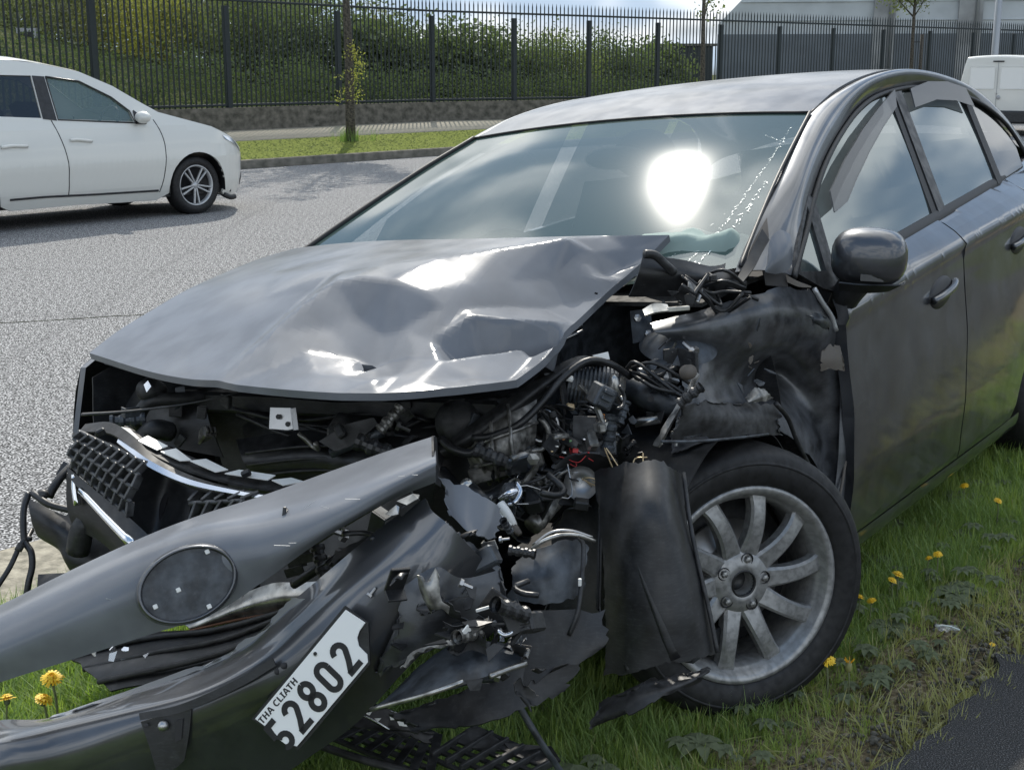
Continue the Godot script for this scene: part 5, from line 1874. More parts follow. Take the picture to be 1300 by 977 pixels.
	part(car, "loose_trim_strip", done(strip), dusty)
	# ---- gearbox casing with ribs
	var g := [[v(-0.41, 0.723, 0.33), v(-0.422, 0.76, 0.39), v(-0.404, 0.79, 0.441), v(-0.341, 0.811, 0.472)], [v(-0.449, 0.694, 0.354), v(-0.47, 0.721, 0.422), v(-0.452, 0.741, 0.477), v(-0.376, 0.748, 0.494)], [v(-0.45, 0.657, 0.364), v(-0.474, 0.674, 0.43), v(-0.459, 0.688, 0.482), v(-0.379, 0.695, 0.488)], [v(-0.397, 0.607, 0.347), v(-0.411, 0.615, 0.396), v(-0.398, 0.633, 0.445), v(-0.34, 0.65, 0.451)]]
	var gear := part(car, "gearbox_casing", patch(g, 18, 16, 0.01, 0.003, 10.0, 9), M["cast aluminium"])
	for k in 3:
		var t: float = [0.22, 0.42, 0.66][k]
		var line := []
		for row in g:
			line.append(on_curve(row, t) + v(-0.006, 0, 0.006))
		part(gear, "rib", tube(line, 0.0045, 6, 10), M["cast aluminium"])
	for k in 2:
		var line := []
		for c in 4:
			line.append((g[k + 1][c] as Vector3) + v(-0.006, 0, 0.005))
		part(gear, "rib", tube(line, 0.004, 6, 10), M["cast aluminium"])
	part(gear, "flange", bar(v(-0.471, 0.638, 0.375), v(-0.381, 0.673, 0.508), 0.035, 0.02), M["cast aluminium"])
	part(gear, "end_cover", lathe([Vector2(0.0, 0.05), Vector2(0.03, 0.05), Vector2(0.05, 0.035), Vector2(0.054, 0.0)], v(-0.401, 0.74, 0.303), v(-0.8, 0.2, 0.5), 20), dusty)
	for c in [v(-0.422, 0.755, 0.304), v(-0.418, 0.73, 0.335), v(-0.393, 0.766, 0.341)]:
		part(gear, "bolt", lathe([Vector2(0.009, 0.0), Vector2(0.009, 0.014), Vector2(0.0, 0.016)], c, v(-0.8, 0.2, 0.5), 6, false), M["steel"])
	# ---- torn harness arm sweeping up to the right
	part(car, "harness_arm", patch([[v(-0.475, 0.703, 0.298), v(-0.451, 0.738, 0.356), v(-0.4, 0.796, 0.428), v(-0.317, 0.842, 0.479), v(-0.242, 0.869, 0.524), v(-0.184, 0.85, 0.559)], [v(-0.496, 0.694, 0.322), v(-0.465, 0.729, 0.391), v(-0.42, 0.781, 0.457), v(-0.34, 0.829, 0.503), v(-0.266, 0.861, 0.545), v(-0.205, 0.843, 0.567)], [v(-0.47, 0.673, 0.313), v(-0.435, 0.707, 0.388), v(-0.392, 0.758, 0.451), v(-0.313, 0.81, 0.494), v(-0.239, 0.844, 0.535), v(-0.191, 0.83, 0.554)]], 24, 6, 0.006, 0.006, 9.0, 10), dusty)
	part(car, "harness_hose", tube([v(-0.484, 0.729, 0.4), v(-0.467, 0.733, 0.44), v(-0.438, 0.756, 0.492), v(-0.384, 0.797, 0.52), v(-0.331, 0.832, 0.532), v(-0.276, 0.865, 0.565), v(-0.231, 0.852, 0.597), v(-0.169, 0.814, 0.608)], 0.008, 8, 30), dark)
	part(car, "harness_hose", tube([v(-0.498, 0.727, 0.327), v(-0.504, 0.707, 0.361), v(-0.491, 0.698, 0.399), v(-0.471, 0.721, 0.421)], 0.010, 8, 14), dark)
	# ---- pump with cooling ribs and a bright end
	var a0 := v(-0.238, 0.807, 0.478)
	var a1 := v(-0.172, 0.778, 0.579)
	var ax := (a1 - a0).normalized()
	var prof := [Vector2(0.03, 0.0)]
	var lng := (a1 - a0).length()
	for k in 12:
		var h := lng * (0.06 + 0.86 * k / 12.0)
		prof.append(Vector2(0.058, h))
		prof.append(Vector2(0.058, h + lng * 0.035))
		prof.append(Vector2(0.050, h + lng * 0.04))
		prof.append(Vector2(0.050, h + lng * 0.07))
	prof.append(Vector2(0.046, lng * 0.96))
	prof.append(Vector2(0.0, lng * 0.97))
	var pump := part(car, "ribbed_pump", lathe(prof, a0, ax, 28, false), M["grey primer steel"])
	part(pump, "end_cap", lathe([Vector2(0.036, lng * 0.95), Vector2(0.036, lng * 1.06), Vector2(0.026, lng * 1.09), Vector2(0.0, lng * 1.09)], a0, ax, 24), M["cast aluminium"])
	part(pump, "bright_boss", egg(v(-0.235, 0.801, 0.606), v(0.012, 0.03, 0.014)), M["bright aluminium"])
	part(pump, "drip", egg(v(-0.231, 0.775, 0.62), v(0.006, 0.008, 0.006)), M["bright aluminium"])
	part(pump, "top_tab", plate([v(-0.233, 0.87, 0.553), v(-0.212, 0.876, 0.581), v(-0.213, 0.859, 0.585), v(-0.229, 0.863, 0.561)], 0.002), M["white plastic"])
	for c in [[v(-0.304, 0.831, 0.535), "white plastic"], [v(-0.313, 0.771, 0.54), "copper wire"], [v(-0.288, 0.761, 0.579), "silver foil"], [v(-0.275, 0.743, 0.602), "amber plastic"]]:
		part(car, "connector", block(c[0], v(0.014, 0.010, 0.018), Basis.from_euler(v(0.3, 0.7, 0.4)), 0.002), M[c[1]])
	# ---- pulley, pipe end, little coil pack
	part(car, "pulley", lathe([Vector2(0.0, 0.02), Vector2(0.018, 0.022), Vector2(0.022, 0.01), Vector2(0.036, 0.012), Vector2(0.042, 0.022), Vector2(0.046, 0.02), Vector2(0.046, -0.02)], v(-0.311, 0.725, 0.47), v(-0.9, 0.15, 0.5), 28), dusty)
	part(car, "pulley_ring", lathe([Vector2(0.030, 0.024), Vector2(0.034, 0.027), Vector2(0.038, 0.024)], v(-0.321, 0.727, 0.472), v(-0.9, 0.15, 0.5), 24), M["steel"])
	var pipe := part(car, "rail_end", tube([v(-0.069, 0.777, 0.532), v(-0.094, 0.757, 0.607), v(-0.063, 0.727, 0.661)], 0.034, 14, 8, 0.030), M["grey primer steel"])
	part(pipe, "hole", lathe([Vector2(0.007, 0.0), Vector2(0.0, 0.001)], v(-0.139, 0.76, 0.64), v(-0.75, 0.3, 0.6), 12), M["plate black"])
	for k in 5:
		part(car, "coil", tube([v(-0.037, 0.845, 0.609) + v(0.022 * k, 0.0, 0.0), v(-0.055, 0.809, 0.629) + v(0.022 * k, 0.0, 0.0), v(-0.05, 0.768, 0.632) + v(0.022 * k, -0.005, 0.0)], 0.008, 7, 6), M["cast aluminium"] if k % 2 == 0 else M["grey primer steel"])
	part(car, "damper_cup", lathe([Vector2(0.0, 0.02), Vector2(0.022, 0.02), Vector2(0.028, 0.0), Vector2(0.028, -0.03)], v(-0.088, 0.815, 0.635), v(-0.7, 0.3, 0.6), 18), M["grey primer steel"])
	part(car, "rod", tube([v(-0.198, 0.717, 0.631), v(-0.165, 0.721, 0.676)], 0.010, 8), M["bright aluminium"])
	part(car, "bent_strut", torn([[v(-0.114, 0.823, 0.735), v(-0.145, 0.797, 0.734), v(-0.191, 0.75, 0.718), v(-0.23, 0.709, 0.71), v(-0.242, 0.68, 0.703)], [v(-0.124, 0.812, 0.759), v(-0.155, 0.788, 0.758), v(-0.202, 0.739, 0.742), v(-0.239, 0.706, 0.734), v(-0.252, 0.68, 0.724)]], 14, 3, 0.006, 0.003, 12.0, 11, 0.4), M["cast aluminium"])
	part(car, "copper_stub", lathe([Vector2(0.0, 0.012), Vector2(0.016, 0.012), Vector2(0.017, -0.01)], v(-0.156, 0.827, 0.745), v(-0.6, 0.2, 0.7), 14), M["primer tan"])
	# ---- broken fuse box and its coloured bits
	part(car, "fuse_box", plate([v(-0.375, 0.689, 0.513), v(-0.331, 0.707, 0.569), v(-0.284, 0.714, 0.633), v(-0.309, 0.67, 0.647), v(-0.356, 0.672, 0.615), v(-0.403, 0.664, 0.55)], 0.012), dusty)
	part(car, "fuse_lid", plate([v(-0.351, 0.688, 0.599), v(-0.31, 0.72, 0.647), v(-0.317, 0.679, 0.65), v(-0.335, 0.676, 0.626)], 0.004), M["grey primer steel"])
	for c in [[v(-0.39, 0.695, 0.595), v(0.012, 0.010, 0.012), "red wire"], [v(-0.404, 0.693, 0.576), v(0.022, 0.004, 0.006), "white plastic"], [v(-0.368, 0.716, 0.602), v(0.030, 0.004, 0.006), "silver foil"], [v(-0.39, 0.72, 0.569), v(0.008, 0.008, 0.008), "amber plastic"], [v(-0.411, 0.707, 0.562), v(0.03, 0.003, 0.006), "white plastic"], [v(-0.393, 0.712, 0.586), v(0.008, 0.012, 0.006), "green wire"], [v(-0.384, 0.692, 0.622), v(0.020, 0.003, 0.004), "red wire"], [v(-0.418, 0.697, 0.554), v(0.02, 0.003, 0.005), "copper wire"]]:
		part(car, "fuse", block(c[0], c[1], Basis.from_euler(v(0.2, 0.75, -0.15)), 0.001), M[c[2]])
	wires(car, "wire", M["red wire"], v(-0.409, 0.684, 0.571), v(-0.384, 0.684, 0.625), 2, 0.004, 0.001, 21)
	wires(car, "wire", M["copper wire"], v(-0.406, 0.637, 0.624), v(-0.388, 0.628, 0.688), 4, 0.014, 0.0016, 22)
	wires(car, "wire", M["copper wire"], v(-0.383, 0.631, 0.693), v(-0.328, 0.68, 0.721), 5, 0.016, 0.0016, 23)
	wires(car, "wire", M["black plastic"], v(-0.441, 0.649, 0.466), v(-0.347, 0.624, 0.641), 8, 0.03, 0.003, 24)
	wires(car, "wire", M["black plastic"], v(-0.166, 0.827, 0.607), v(-0.176, 0.784, 0.765), 5, -0.01, 0.004, 25)
	wires(car, "wire", M["silver foil"], v(-0.413, 0.661, 0.484), v(-0.385, 0.697, 0.496), 3, 0.01, 0.002, 26)
	wires(car, "wire", M["dusty black plastic"], v(-0.584, 0.618, 0.484), v(-0.408, 0.651, 0.583), 7, 0.02, 0.003, 27)
	wires(car, "wire", M["dusty black plastic"], v(-0.347, 0.768, 0.493), v(-0.283, 0.729, 0.63), 9, 0.02, 0.0025, 28)
	shards(car, "broken_plastic", M["black plastic"], v(-0.326, 0.723, 0.537), v(0.05, 0.05, 0.05), 13, 0.022, 31)
	shards(car, "broken_plastic", M["dusty black plastic"], v(-0.443, 0.613, 0.544), v(0.06, 0.04, 0.06), 15, 0.024, 32)
	shards(car, "broken_lamp_piece", M["silver foil"], v(-0.477, 0.616, 0.531), v(0.025, 0.02, 0.03), 9, 0.014, 33)
	shards(car, "broken_plastic", M["grey primer steel"], v(-0.295, 0.722, 0.616), v(0.05, 0.04, 0.05), 8, 0.02, 34)
	shards(car, "broken_plastic", M["dusty black plastic"], v(-0.15, 0.774, 0.664), v(0.05, 0.05, 0.05), 7, 0.022, 35)
	# lamp reflector and bulb holder torn loose
	part(car, "lamp_reflector", patch([[v(-0.559, 0.635, 0.515), v(-0.55, 0.656, 0.522), v(-0.53, 0.656, 0.532)], [v(-0.578, 0.631, 0.524), v(-0.573, 0.644, 0.545), v(-0.553, 0.647, 0.555)], [v(-0.566, 0.621, 0.527), v(-0.562, 0.629, 0.548), v(-0.544, 0.631, 0.555)]], 10, 8, 0.002, 0.003, 18.0, 12), M["silver foil"])
	part(car, "lamp_bowl", tube([v(-0.542, 0.66, 0.548), v(-0.549, 0.642, 0.561), v(-0.567, 0.626, 0.559), v(-0.576, 0.622, 0.547)], 0.005, 6, 10), M["silver foil"])
	part(car, "white_lever", tube([v(-0.594, 0.626, 0.539), v(-0.596, 0.606, 0.56), v(-0.593, 0.584, 0.57)], 0.012, 8, 6, 0.008), M["white plastic"])
	part(car, "white_lever", tube([v(-0.608, 0.625, 0.519), v(-0.607, 0.61, 0.543), v(-0.605, 0.587, 0.57)], 0.005, 6, 6), M["white plastic"])
	part(car, "lever_tip", tube([v(-0.594, 0.584, 0.568), v(-0.597, 0.57, 0.586)], 0.010, 8, 0, 0.006), M["primer tan"])
	part(car, "motor", tube([v(-0.622, 0.661, 0.488), v(-0.625, 0.633, 0.527)], 0.016, 12), dark)
	part(car, "motor_cap", egg(v(-0.624, 0.668, 0.484), v(0.015, 0.014, 0.014)), M["bright aluminium"])
	part(car, "block_connector", block(v(-0.452, 0.6, 0.642), v(0.026, 0.02, 0.03), Basis.from_euler(v(0.2, 0.6, 0.2)), 0.003), M["dusty black plastic"])
	part(car, "spring_leg", tube([v(-0.508, 0.559, 0.556), v(-0.438, 0.588, 0.559), v(-0.344, 0.635, 0.572)], 0.020, 10, 8), M["cast aluminium"])
	# ---- scuttle at the foot of the windscreen
	part(car, "scuttle", patch([[v(-0.076, 1.079, 0.607), v(-0.02, 1.055, 0.659), v(0.078, 1.032, 0.697), v(0.209, 1.04, 0.705)], [v(-0.107, 1.038, 0.61), v(-0.044, 1.019, 0.67), v(0.035, 0.999, 0.717), v(0.156, 0.996, 0.748)], [v(-0.094, 0.984, 0.575), v(-0.022, 0.97, 0.646), v(0.066, 0.97, 0.7), v(0.169, 0.969, 0.74)]], 14, 10, 0.004, 0.010, 9.0, 13), dark)
	part(car, "wiper_arm", tube([v(-0.129, 1.08, 0.637), v(-0.107, 1.074, 0.652), v(-0.081, 1.051, 0.662), v(-0.055, 1.032, 0.668)], 0.010, 8, 10), dusty)
	part(car, "hinge", patch([[v(-0.223, 0.972, 0.677), v(-0.207, 0.984, 0.697), v(-0.183, 0.977, 0.714)], [v(-0.24, 0.961, 0.692), v(-0.226, 0.966, 0.71), v(-0.201, 0.966, 0.727)]], 8, 3, 0.004, 0.004, 16.0, 14), M["bright aluminium"])
	part(car, "hinge_bar", bar(v(-0.194, 0.967, 0.72), v(-0.157, 0.966, 0.755), 0.010, 0.012), M["bright aluminium"])
	part(car, "bent_tube", tube([v(-0.009, 1.001, 0.69), v(-0.019, 0.988, 0.714), v(-0.035, 0.972, 0.714), v(-0.048, 0.963, 0.716)], 0.007, 8, 8), M["steel"])
	wires(car, "wire", dark, v(-0.035, 1.025, 0.681), v(0.077, 0.976, 0.783), 6, 0.02, 0.004, 29)
	shards(car, "broken_plastic", M["dusty black plastic"], v(-0.028, 0.994, 0.7), v(0.05, 0.015, 0.04), 5, 0.02, 36)
	# torn pillar foot: stripped layers and a pale reflector beside the screen
	part(car, "pillar_layer", patch([[v(0.169, 1.057, 0.748), v(0.224, 1.094, 0.744), v(0.28, 1.126, 0.744)], [v(0.115, 1.013, 0.756), v(0.163, 1.044, 0.762), v(0.237, 1.083, 0.766)]], 8, 5, 0.003, 0.004, 12.0, 15), M["primer tan"])
	part(car, "pillar_layer", patch([[v(0.096, 1.006, 0.749), v(0.149, 1.051, 0.757), v(0.213, 1.104, 0.762)], [v(0.081, 0.994, 0.767), v(0.134, 1.029, 0.778), v(0.209, 1.078, 0.782)]], 8, 5, 0.003, 0.004, 12.0, 16), dark)
	part(car, "pillar_cover", patch([[v(0.148, 1.025, 0.799), v(0.181, 1.078, 0.794), v(0.216, 1.099, 0.803), v(0.247, 1.087, 0.815)], [v(0.134, 1.011, 0.801), v(0.152, 1.036, 0.819), v(0.188, 1.054, 0.829), v(0.226, 1.061, 0.829)], [v(0.165, 1.002, 0.812), v(0.187, 1.005, 0.824), v(0.216, 1.014, 0.828), v(0.241, 1.03, 0.823)]], 10, 8, 0.003), M["dusty grey paint"])
	part(car, "amber_repeater", patch([[v(0.207, 0.997, 0.819), v(0.218, 0.981, 0.841), v(0.254, 0.964, 0.861)], [v(0.205, 0.979, 0.823), v(0.218, 0.967, 0.845), v(0.253, 0.961, 0.861)]], 6, 3, 0.004), M["primer tan"])
	part(car, "pillar_gap", plate([v(0.196, 1.008, 0.766), v(0.226, 0.997, 0.811), v(0.222, 0.966, 0.816), v(0.194, 0.973, 0.773)], 0.01), M["plate black"])
	# ---- crumpled left wing
	var top_g := [[v(-0.058, 0.915, 0.6), v(0.004, 0.927, 0.66), v(0.084, 0.942, 0.71), v(0.169, 0.958, 0.75), v(0.304, 0.962, 0.78), v(0.41, 0.94, 0.8)], [v(-0.092, 0.901, 0.63), v(-0.018, 0.904, 0.69), v(0.06, 0.913, 0.74), v(0.154, 0.917, 0.775), v(0.301, 0.911, 0.8), v(0.46, 0.883, 0.815)], [v(-0.054, 0.878, 0.64), v(-0.002, 0.871, 0.7), v(0.087, 0.862, 0.745), v(0.193, 0.856, 0.775), v(0.32, 0.851, 0.8), v(0.493, 0.823, 0.825)], [v(-0.011, 0.853, 0.64), v(0.034, 0.836, 0.69), v(0.135, 0.814, 0.73), v(0.268, 0.801, 0.76), v(0.363, 0.79, 0.79), v(0.521, 0.766, 0.825)]]
	var low_g := [[v(-0.011, 0.853, 0.64), v(0.034, 0.836, 0.69), v(0.135, 0.814, 0.73), v(0.268, 0.801, 0.76), v(0.363, 0.79, 0.79), v(0.521, 0.766, 0.825)], [v(-0.042, 0.809, 0.67), v(0.03, 0.788, 0.7), v(0.214, 0.737, 0.7), v(0.399, 0.734, 0.7), v(0.432, 0.711, 0.78), v(0.55, 0.672, 0.828)], [v(-0.082, 0.753, 0.68), v(0.024, 0.735, 0.71), v(0.19, 0.694, 0.72), v(0.35, 0.684, 0.73), v(0.477, 0.632, 0.78), v(0.549, 0.569, 0.828)], [v(-0.111, 0.687, 0.68), v(-0.04, 0.685, 0.73), v(0.08, 0.681, 0.77), v(0.28, 0.651, 0.78), v(0.488, 0.538, 0.79), v(0.524, 0.45, 0.828)], [v(-0.175, 0.647, 0.7), v(-0.14, 0.664, 0.75), v(-0.007, 0.654, 0.79), v(0.23, 0.614, 0.8), v(0.445, 0.446, 0.8), v(0.468, 0.347, 0.828)]]
	part(car, "crumpled_wing", torn(top_g + low_g.slice(1), 54, 64, 0.002, 0.013, 8.0, 18, 0.3), M["scuffed grey paint"])
	part(car, "torn_flap", torn([[v(-0.004, 0.741, 0.8), v(0.023, 0.765, 0.815), v(0.054, 0.765, 0.82)], [v(-0.023, 0.74, 0.82), v(0.022, 0.746, 0.83), v(0.073, 0.742, 0.83)], [v(0.01, 0.732, 0.82), v(0.046, 0.729, 0.83), v(0.12, 0.718, 0.82)]], 14, 12, 0.002, 0.004, 16.0, 51, 0.7), M["cast aluminium"])
	part(car, "torn_flap", torn([[v(0.361, 0.804, 0.84), v(0.406, 0.803, 0.85), v(0.47, 0.787, 0.845)], [v(0.336, 0.777, 0.845), v(0.389, 0.769, 0.86), v(0.487, 0.748, 0.85)], [v(0.337, 0.75, 0.84), v(0.399, 0.732, 0.855), v(0.519, 0.711, 0.845)]], 14, 14, 0.002, 0.005, 14.0, 52, 0.6), M["primer tan"])
	part(car, "torn_flap", torn([[v(-0.271, 0.769, 0.78), v(-0.153, 0.767, 0.79), v(0.02, 0.733, 0.8), v(0.137, 0.706, 0.82)], [v(-0.277, 0.733, 0.77), v(-0.177, 0.731, 0.8), v(-0.026, 0.705, 0.82), v(0.155, 0.665, 0.83)], [v(-0.282, 0.7, 0.76), v(-0.162, 0.679, 0.79), v(-0.05, 0.664, 0.82), v(0.171, 0.628, 0.83)]], 36, 18, 0.004, 0.008, 9.0, 54, 0.7), M["dusty black plastic"])
	part(car, "torn_flap", torn([[v(0.271, 0.901, 0.84), v(0.322, 0.89, 0.85), v(0.381, 0.874, 0.85)], [v(0.267, 0.883, 0.845), v(0.306, 0.873, 0.86), v(0.4, 0.852, 0.85)], [v(0.296, 0.863, 0.84), v(0.339, 0.85, 0.85), v(0.421, 0.834, 0.845)]], 12, 10, 0.002, 0.006, 16.0, 53, 0.9), M["grey primer steel"])
	part(car, "torn_edge", tube([v(-0.351, 0.719, 0.78), v(-0.253, 0.699, 0.8), v(-0.129, 0.681, 0.83), v(0.042, 0.654, 0.835)], 0.0035, 6, 14), M["grey primer steel"])
	part(car, "torn_edge", tube([v(0.09, 0.716, 0.835), v(0.153, 0.67, 0.835), v(0.215, 0.6, 0.83), v(0.309, 0.516, 0.82)], 0.006, 6, 14), M["dusty black plastic"])
	part(car, "torn_edge", tube([v(0.508, 0.485, 0.835), v(0.472, 0.422, 0.835), v(0.437, 0.358, 0.83)], 0.004, 6, 8), M["primer tan"])
	part(car, "torn_edge", tube([v(0.347, 0.947, 0.83), v(0.373, 0.908, 0.84), v(0.414, 0.87, 0.845), v(0.429, 0.833, 0.85)], 0.006, 6, 10), M["silver paint"])
	shards(car, "broken_plastic", M["grey primer steel"], v(0.067, 0.795, 0.8), v(0.05, 0.03, 0.02), 6, 0.02, 37)
	shards(car, "broken_plastic", M["primer tan"], v(0.096, 0.83, 0.8), v(0.02, 0.03, 0.015), 4, 0.012, 38)
	# ---- torn wheel-arch liner hanging in front of the wheel
	var liner := [[v(-0.407, 0.656, 0.652), v(-0.435, 0.685, 0.727), v(-0.444, 0.701, 0.798), v(-0.403, 0.689, 0.824), v(-0.312, 0.646, 0.806)], [v(-0.477, 0.587, 0.698), v(-0.523, 0.619, 0.781), v(-0.528, 0.627, 0.85), v(-0.492, 0.614, 0.878), v(-0.392, 0.566, 0.858)], [v(-0.541, 0.501, 0.738), v(-0.569, 0.524, 0.805), v(-0.557, 0.529, 0.874), v(-0.52, 0.515, 0.904), v(-0.45, 0.491, 0.904)], [v(-0.575, 0.401, 0.755), v(-0.597, 0.425, 0.822), v(-0.58, 0.434, 0.896), v(-0.533, 0.423, 0.93), v(-0.461, 0.406, 0.931)], [v(-0.605, 0.294, 0.763), v(-0.616, 0.323, 0.834), v(-0.586, 0.344, 0.906), v(-0.534, 0.344, 0.943), v(-0.465, 0.335, 0.947)]]
	var lin_part := part(car, "wheel_arch_liner", torn(liner, 40, 50, 0.004, 0.012, 5.5, 19, 0.3), M["black plastic"])
	var ridge := new_st()
	tube_into(ridge, [v(-0.536, 0.575, 0.814), v(-0.555, 0.507, 0.851), v(-0.567, 0.43, 0.889), v(-0.561, 0.357, 0.911)], 0.020, 12, 14, 0.024, 0.45)
	part(lin_part, "pressed_ridge", done(ridge), M["black plastic"])
	var ridge2 := new_st()
	tube_into(ridge2, [v(-0.546, 0.442, 0.748), v(-0.577, 0.394, 0.79), v(-0.606, 0.331, 0.829)], 0.008, 8, 12, 0.010, 0.6)
	part(lin_part, "pressed_ridge", done(ridge2), M["black plastic"])
	part(lin_part, "liner_edge", tube([v(-0.364, 0.661, 0.834), v(-0.426, 0.58, 0.876), v(-0.458, 0.497, 0.909), v(-0.475, 0.411, 0.937), v(-0.484, 0.343, 0.953)], 0.0045, 8, 20), M["dusty black plastic"])
	var flap := [[v(-0.597, 0.25, 0.751), v(-0.6, 0.293, 0.823), v(-0.578, 0.32, 0.898), v(-0.5, 0.33, 0.952)], [v(-0.661, 0.246, 0.768), v(-0.666, 0.291, 0.852), v(-0.626, 0.311, 0.92), v(-0.539, 0.331, 0.967)], [v(-0.689, 0.222, 0.77), v(-0.692, 0.268, 0.857), v(-0.644, 0.294, 0.918), v(-0.552, 0.314, 0.954)]]
	part(lin_part, "torn_hem", torn(flap, 30, 12, 0.004, 0.018, 11.0, 20, 0.95), M["dusty black plastic"])
	part(lin_part, "inner_web", torn([[v(-0.39, 0.572, 0.526), v(-0.356, 0.639, 0.589), v(-0.353, 0.661, 0.657)], [v(-0.445, 0.415, 0.531), v(-0.429, 0.455, 0.612), v(-0.438, 0.501, 0.691)], [v(-0.508, 0.24, 0.458), v(-0.475, 0.278, 0.599), v(-0.496, 0.356, 0.722)]], 14, 16, 0.004, 0.008, 6.0, 22, 0.6), M["black plastic"])
	# ---- what else is lodged between the lamp opening and the wheel
	clutter(car, v(-0.278, 0.758, 0.559), v(0.05, 0.04, 0.05), 15, 0.032, 71)
	clutter(car, v(-0.361, 0.707, 0.562), v(0.035, 0.03, 0.04), 11, 0.029, 72)
	clutter(car, v(-0.455, 0.643, 0.554), v(0.05, 0.035, 0.04), 15, 0.029, 73)
	clutter(car, v(-0.56, 0.6, 0.524), v(0.03, 0.03, 0.03), 9, 0.026, 74)
	clutter(car, v(-0.091, 0.817, 0.664), v(0.035, 0.04, 0.04), 10, 0.032, 75)
	clutter(car, v(-0.27, 0.694, 0.659), v(0.04, 0.05, 0.04), 9, 0.029, 77)
	clutter(car, v(-0.437, 0.736, 0.236), v(0.06, 0.02, 0.05), 7, 0.032, 79)
	clutter(car, v(-0.508, 0.703, 0.04), v(0.12, 0.03, 0.08), 8, 0.035, 80)
	clutter(car, v(-0.569, 0.743, -0.408), v(0.06, 0.04, 0.06), 7, 0.032, 81)
	clutter(car, v(0.009, 0.999, 0.681), v(0.06, 0.012, 0.04), 7, 0.026, 82)
	clutter(car, v(-0.25, 0.795, 0.324), v(0.05, 0.02, 0.05), 5, 0.032, 83)
	wires(car, "wire", M["black plastic"], v(-0.38, 0.761, 0.239), v(-0.224, 0.831, 0.438), 7, 0.02, 0.004, 84)
	wires(car, "wire", M["steel"], v(-0.573, 0.62, 0.535), v(-0.424, 0.655, 0.594), 2, 0.02, 0.0015, 85)
	wires(car, "wire", M["dusty black plastic"], v(-0.538, 0.765, -0.248), v(-0.383, 0.744, 0.24), 5, 0.03, 0.005, 86)
	# recognisable units among the wreckage
	var shell := part(car, "headlamp_shell", torn([[v(-0.423, 0.669, 0.555), v(-0.403, 0.692, 0.612), v(-0.35, 0.677, 0.656), v(-0.307, 0.64, 0.657)], [v(-0.452, 0.639, 0.56), v(-0.365, 0.63, 0.579), v(-0.315, 0.621, 0.618), v(-0.315, 0.607, 0.656)], [v(-0.454, 0.593, 0.57), v(-0.407, 0.574, 0.607), v(-0.356, 0.575, 0.643), v(-0.322, 0.581, 0.655)]], 26, 20, 0.004, 0.006, 9.0, 91, 0.5), M["dusty black plastic"])
	part(shell, "lamp_bowl", lathe([Vector2(0.036, 0.022), Vector2(0.033, 0.012), Vector2(0.024, 0.0), Vector2(0.010, -0.006), Vector2(0.0, -0.006)], v(-0.396, 0.629, 0.606), v(-0.75, 0.15, 0.6), 24), M["steel"])
	part(shell, "bulb", egg(v(-0.409, 0.635, 0.612), v(0.008, 0.008, 0.008)), M["clear plastic"])
	part(car, "coolant_hose", tube([v(-0.466, 0.641, 0.294), v(-0.495, 0.61, 0.367), v(-0.495, 0.605, 0.439), v(-0.446, 0.624, 0.467), v(-0.371, 0.635, 0.499)], 0.017, 12, 24), M["black plastic"])
	for c in [v(-0.502, 0.607, 0.402), v(-0.423, 0.633, 0.488)]:
		part(car, "hose_clip", lathe([Vector2(0.019, -0.005), Vector2(0.0195, 0.0), Vector2(0.019, 0.005)], c, v(0.6, -0.2, 0.5), 16), M["steel"])
	var abs_unit := part(car, "valve_block", block(v(-0.204, 0.824, 0.327), v(0.11, 0.09, 0.10), Basis.from_euler(v(0.1, 0.5, 0.05)), 0.006), M["cast aluminium"])
	for k in 4:
		part(abs_unit, "brake_line", tube([v(-0.243, 0.852, 0.334) + v(0.018 * k, 0, 0.006 * k), v(-0.235, 0.877, 0.338) + v(0.020 * k, 0.01, 0), v(-0.175, 0.876, 0.388) + v(0.01 * k, 0.012 * k, 0), v(-0.084, 0.9, 0.439) + v(0, 0.014 * k, 0)], 0.0035, 6, 16), M["steel"])
	part(car, "bolt_plate", plate([v(0.038, 0.93, 0.497), v(0.049, 0.935, 0.546), v(0.023, 0.868, 0.565), v(0.012, 0.857, 0.516)], 0.004), M["grey primer steel"])
	for c in [v(0.009, 0.917, 0.53), v(0, 0.882, 0.562)]:
		part(car, "bolt", lathe([Vector2(0.009, 0.0), Vector2(0.009, 0.010), Vector2(0.0, 0.012)], c, v(-0.6, 0.3, 0.7), 6, false), M["steel"])
	part(car, "strut_top", lathe([Vector2(0.0, 0.030), Vector2(0.030, 0.028), Vector2(0.055, 0.012), Vector2(0.075, 0.0), Vector2(0.09, -0.02)], v(0.003, 0.869, 0.641), v(-0.2, 0.95, 0.25), 28), M["grey primer steel"])
	part(car, "wing_rear_edge", patch([[v(0.429, 0.926, 0.8), v(0.459, 0.875, 0.815), v(0.49, 0.823, 0.822), v(0.508, 0.74, 0.825), v(0.508, 0.618, 0.824), v(0.487, 0.479, 0.822), v(0.454, 0.352, 0.815)], [v(0.428, 0.901, 0.82), v(0.467, 0.862, 0.828), v(0.517, 0.809, 0.834), v(0.539, 0.731, 0.836), v(0.539, 0.613, 0.835), v(0.516, 0.473, 0.834), v(0.478, 0.336, 0.828)], [v(0.523, 0.882, 0.79), v(0.558, 0.843, 0.8), v(0.631, 0.785, 0.8), v(0.666, 0.702, 0.8), v(0.664, 0.586, 0.8), v(0.631, 0.444, 0.8), v(0.603, 0.299, 0.79)]], 40, 6, 0.003, 0.005, 9.0, 56), M["scuffed grey paint"])


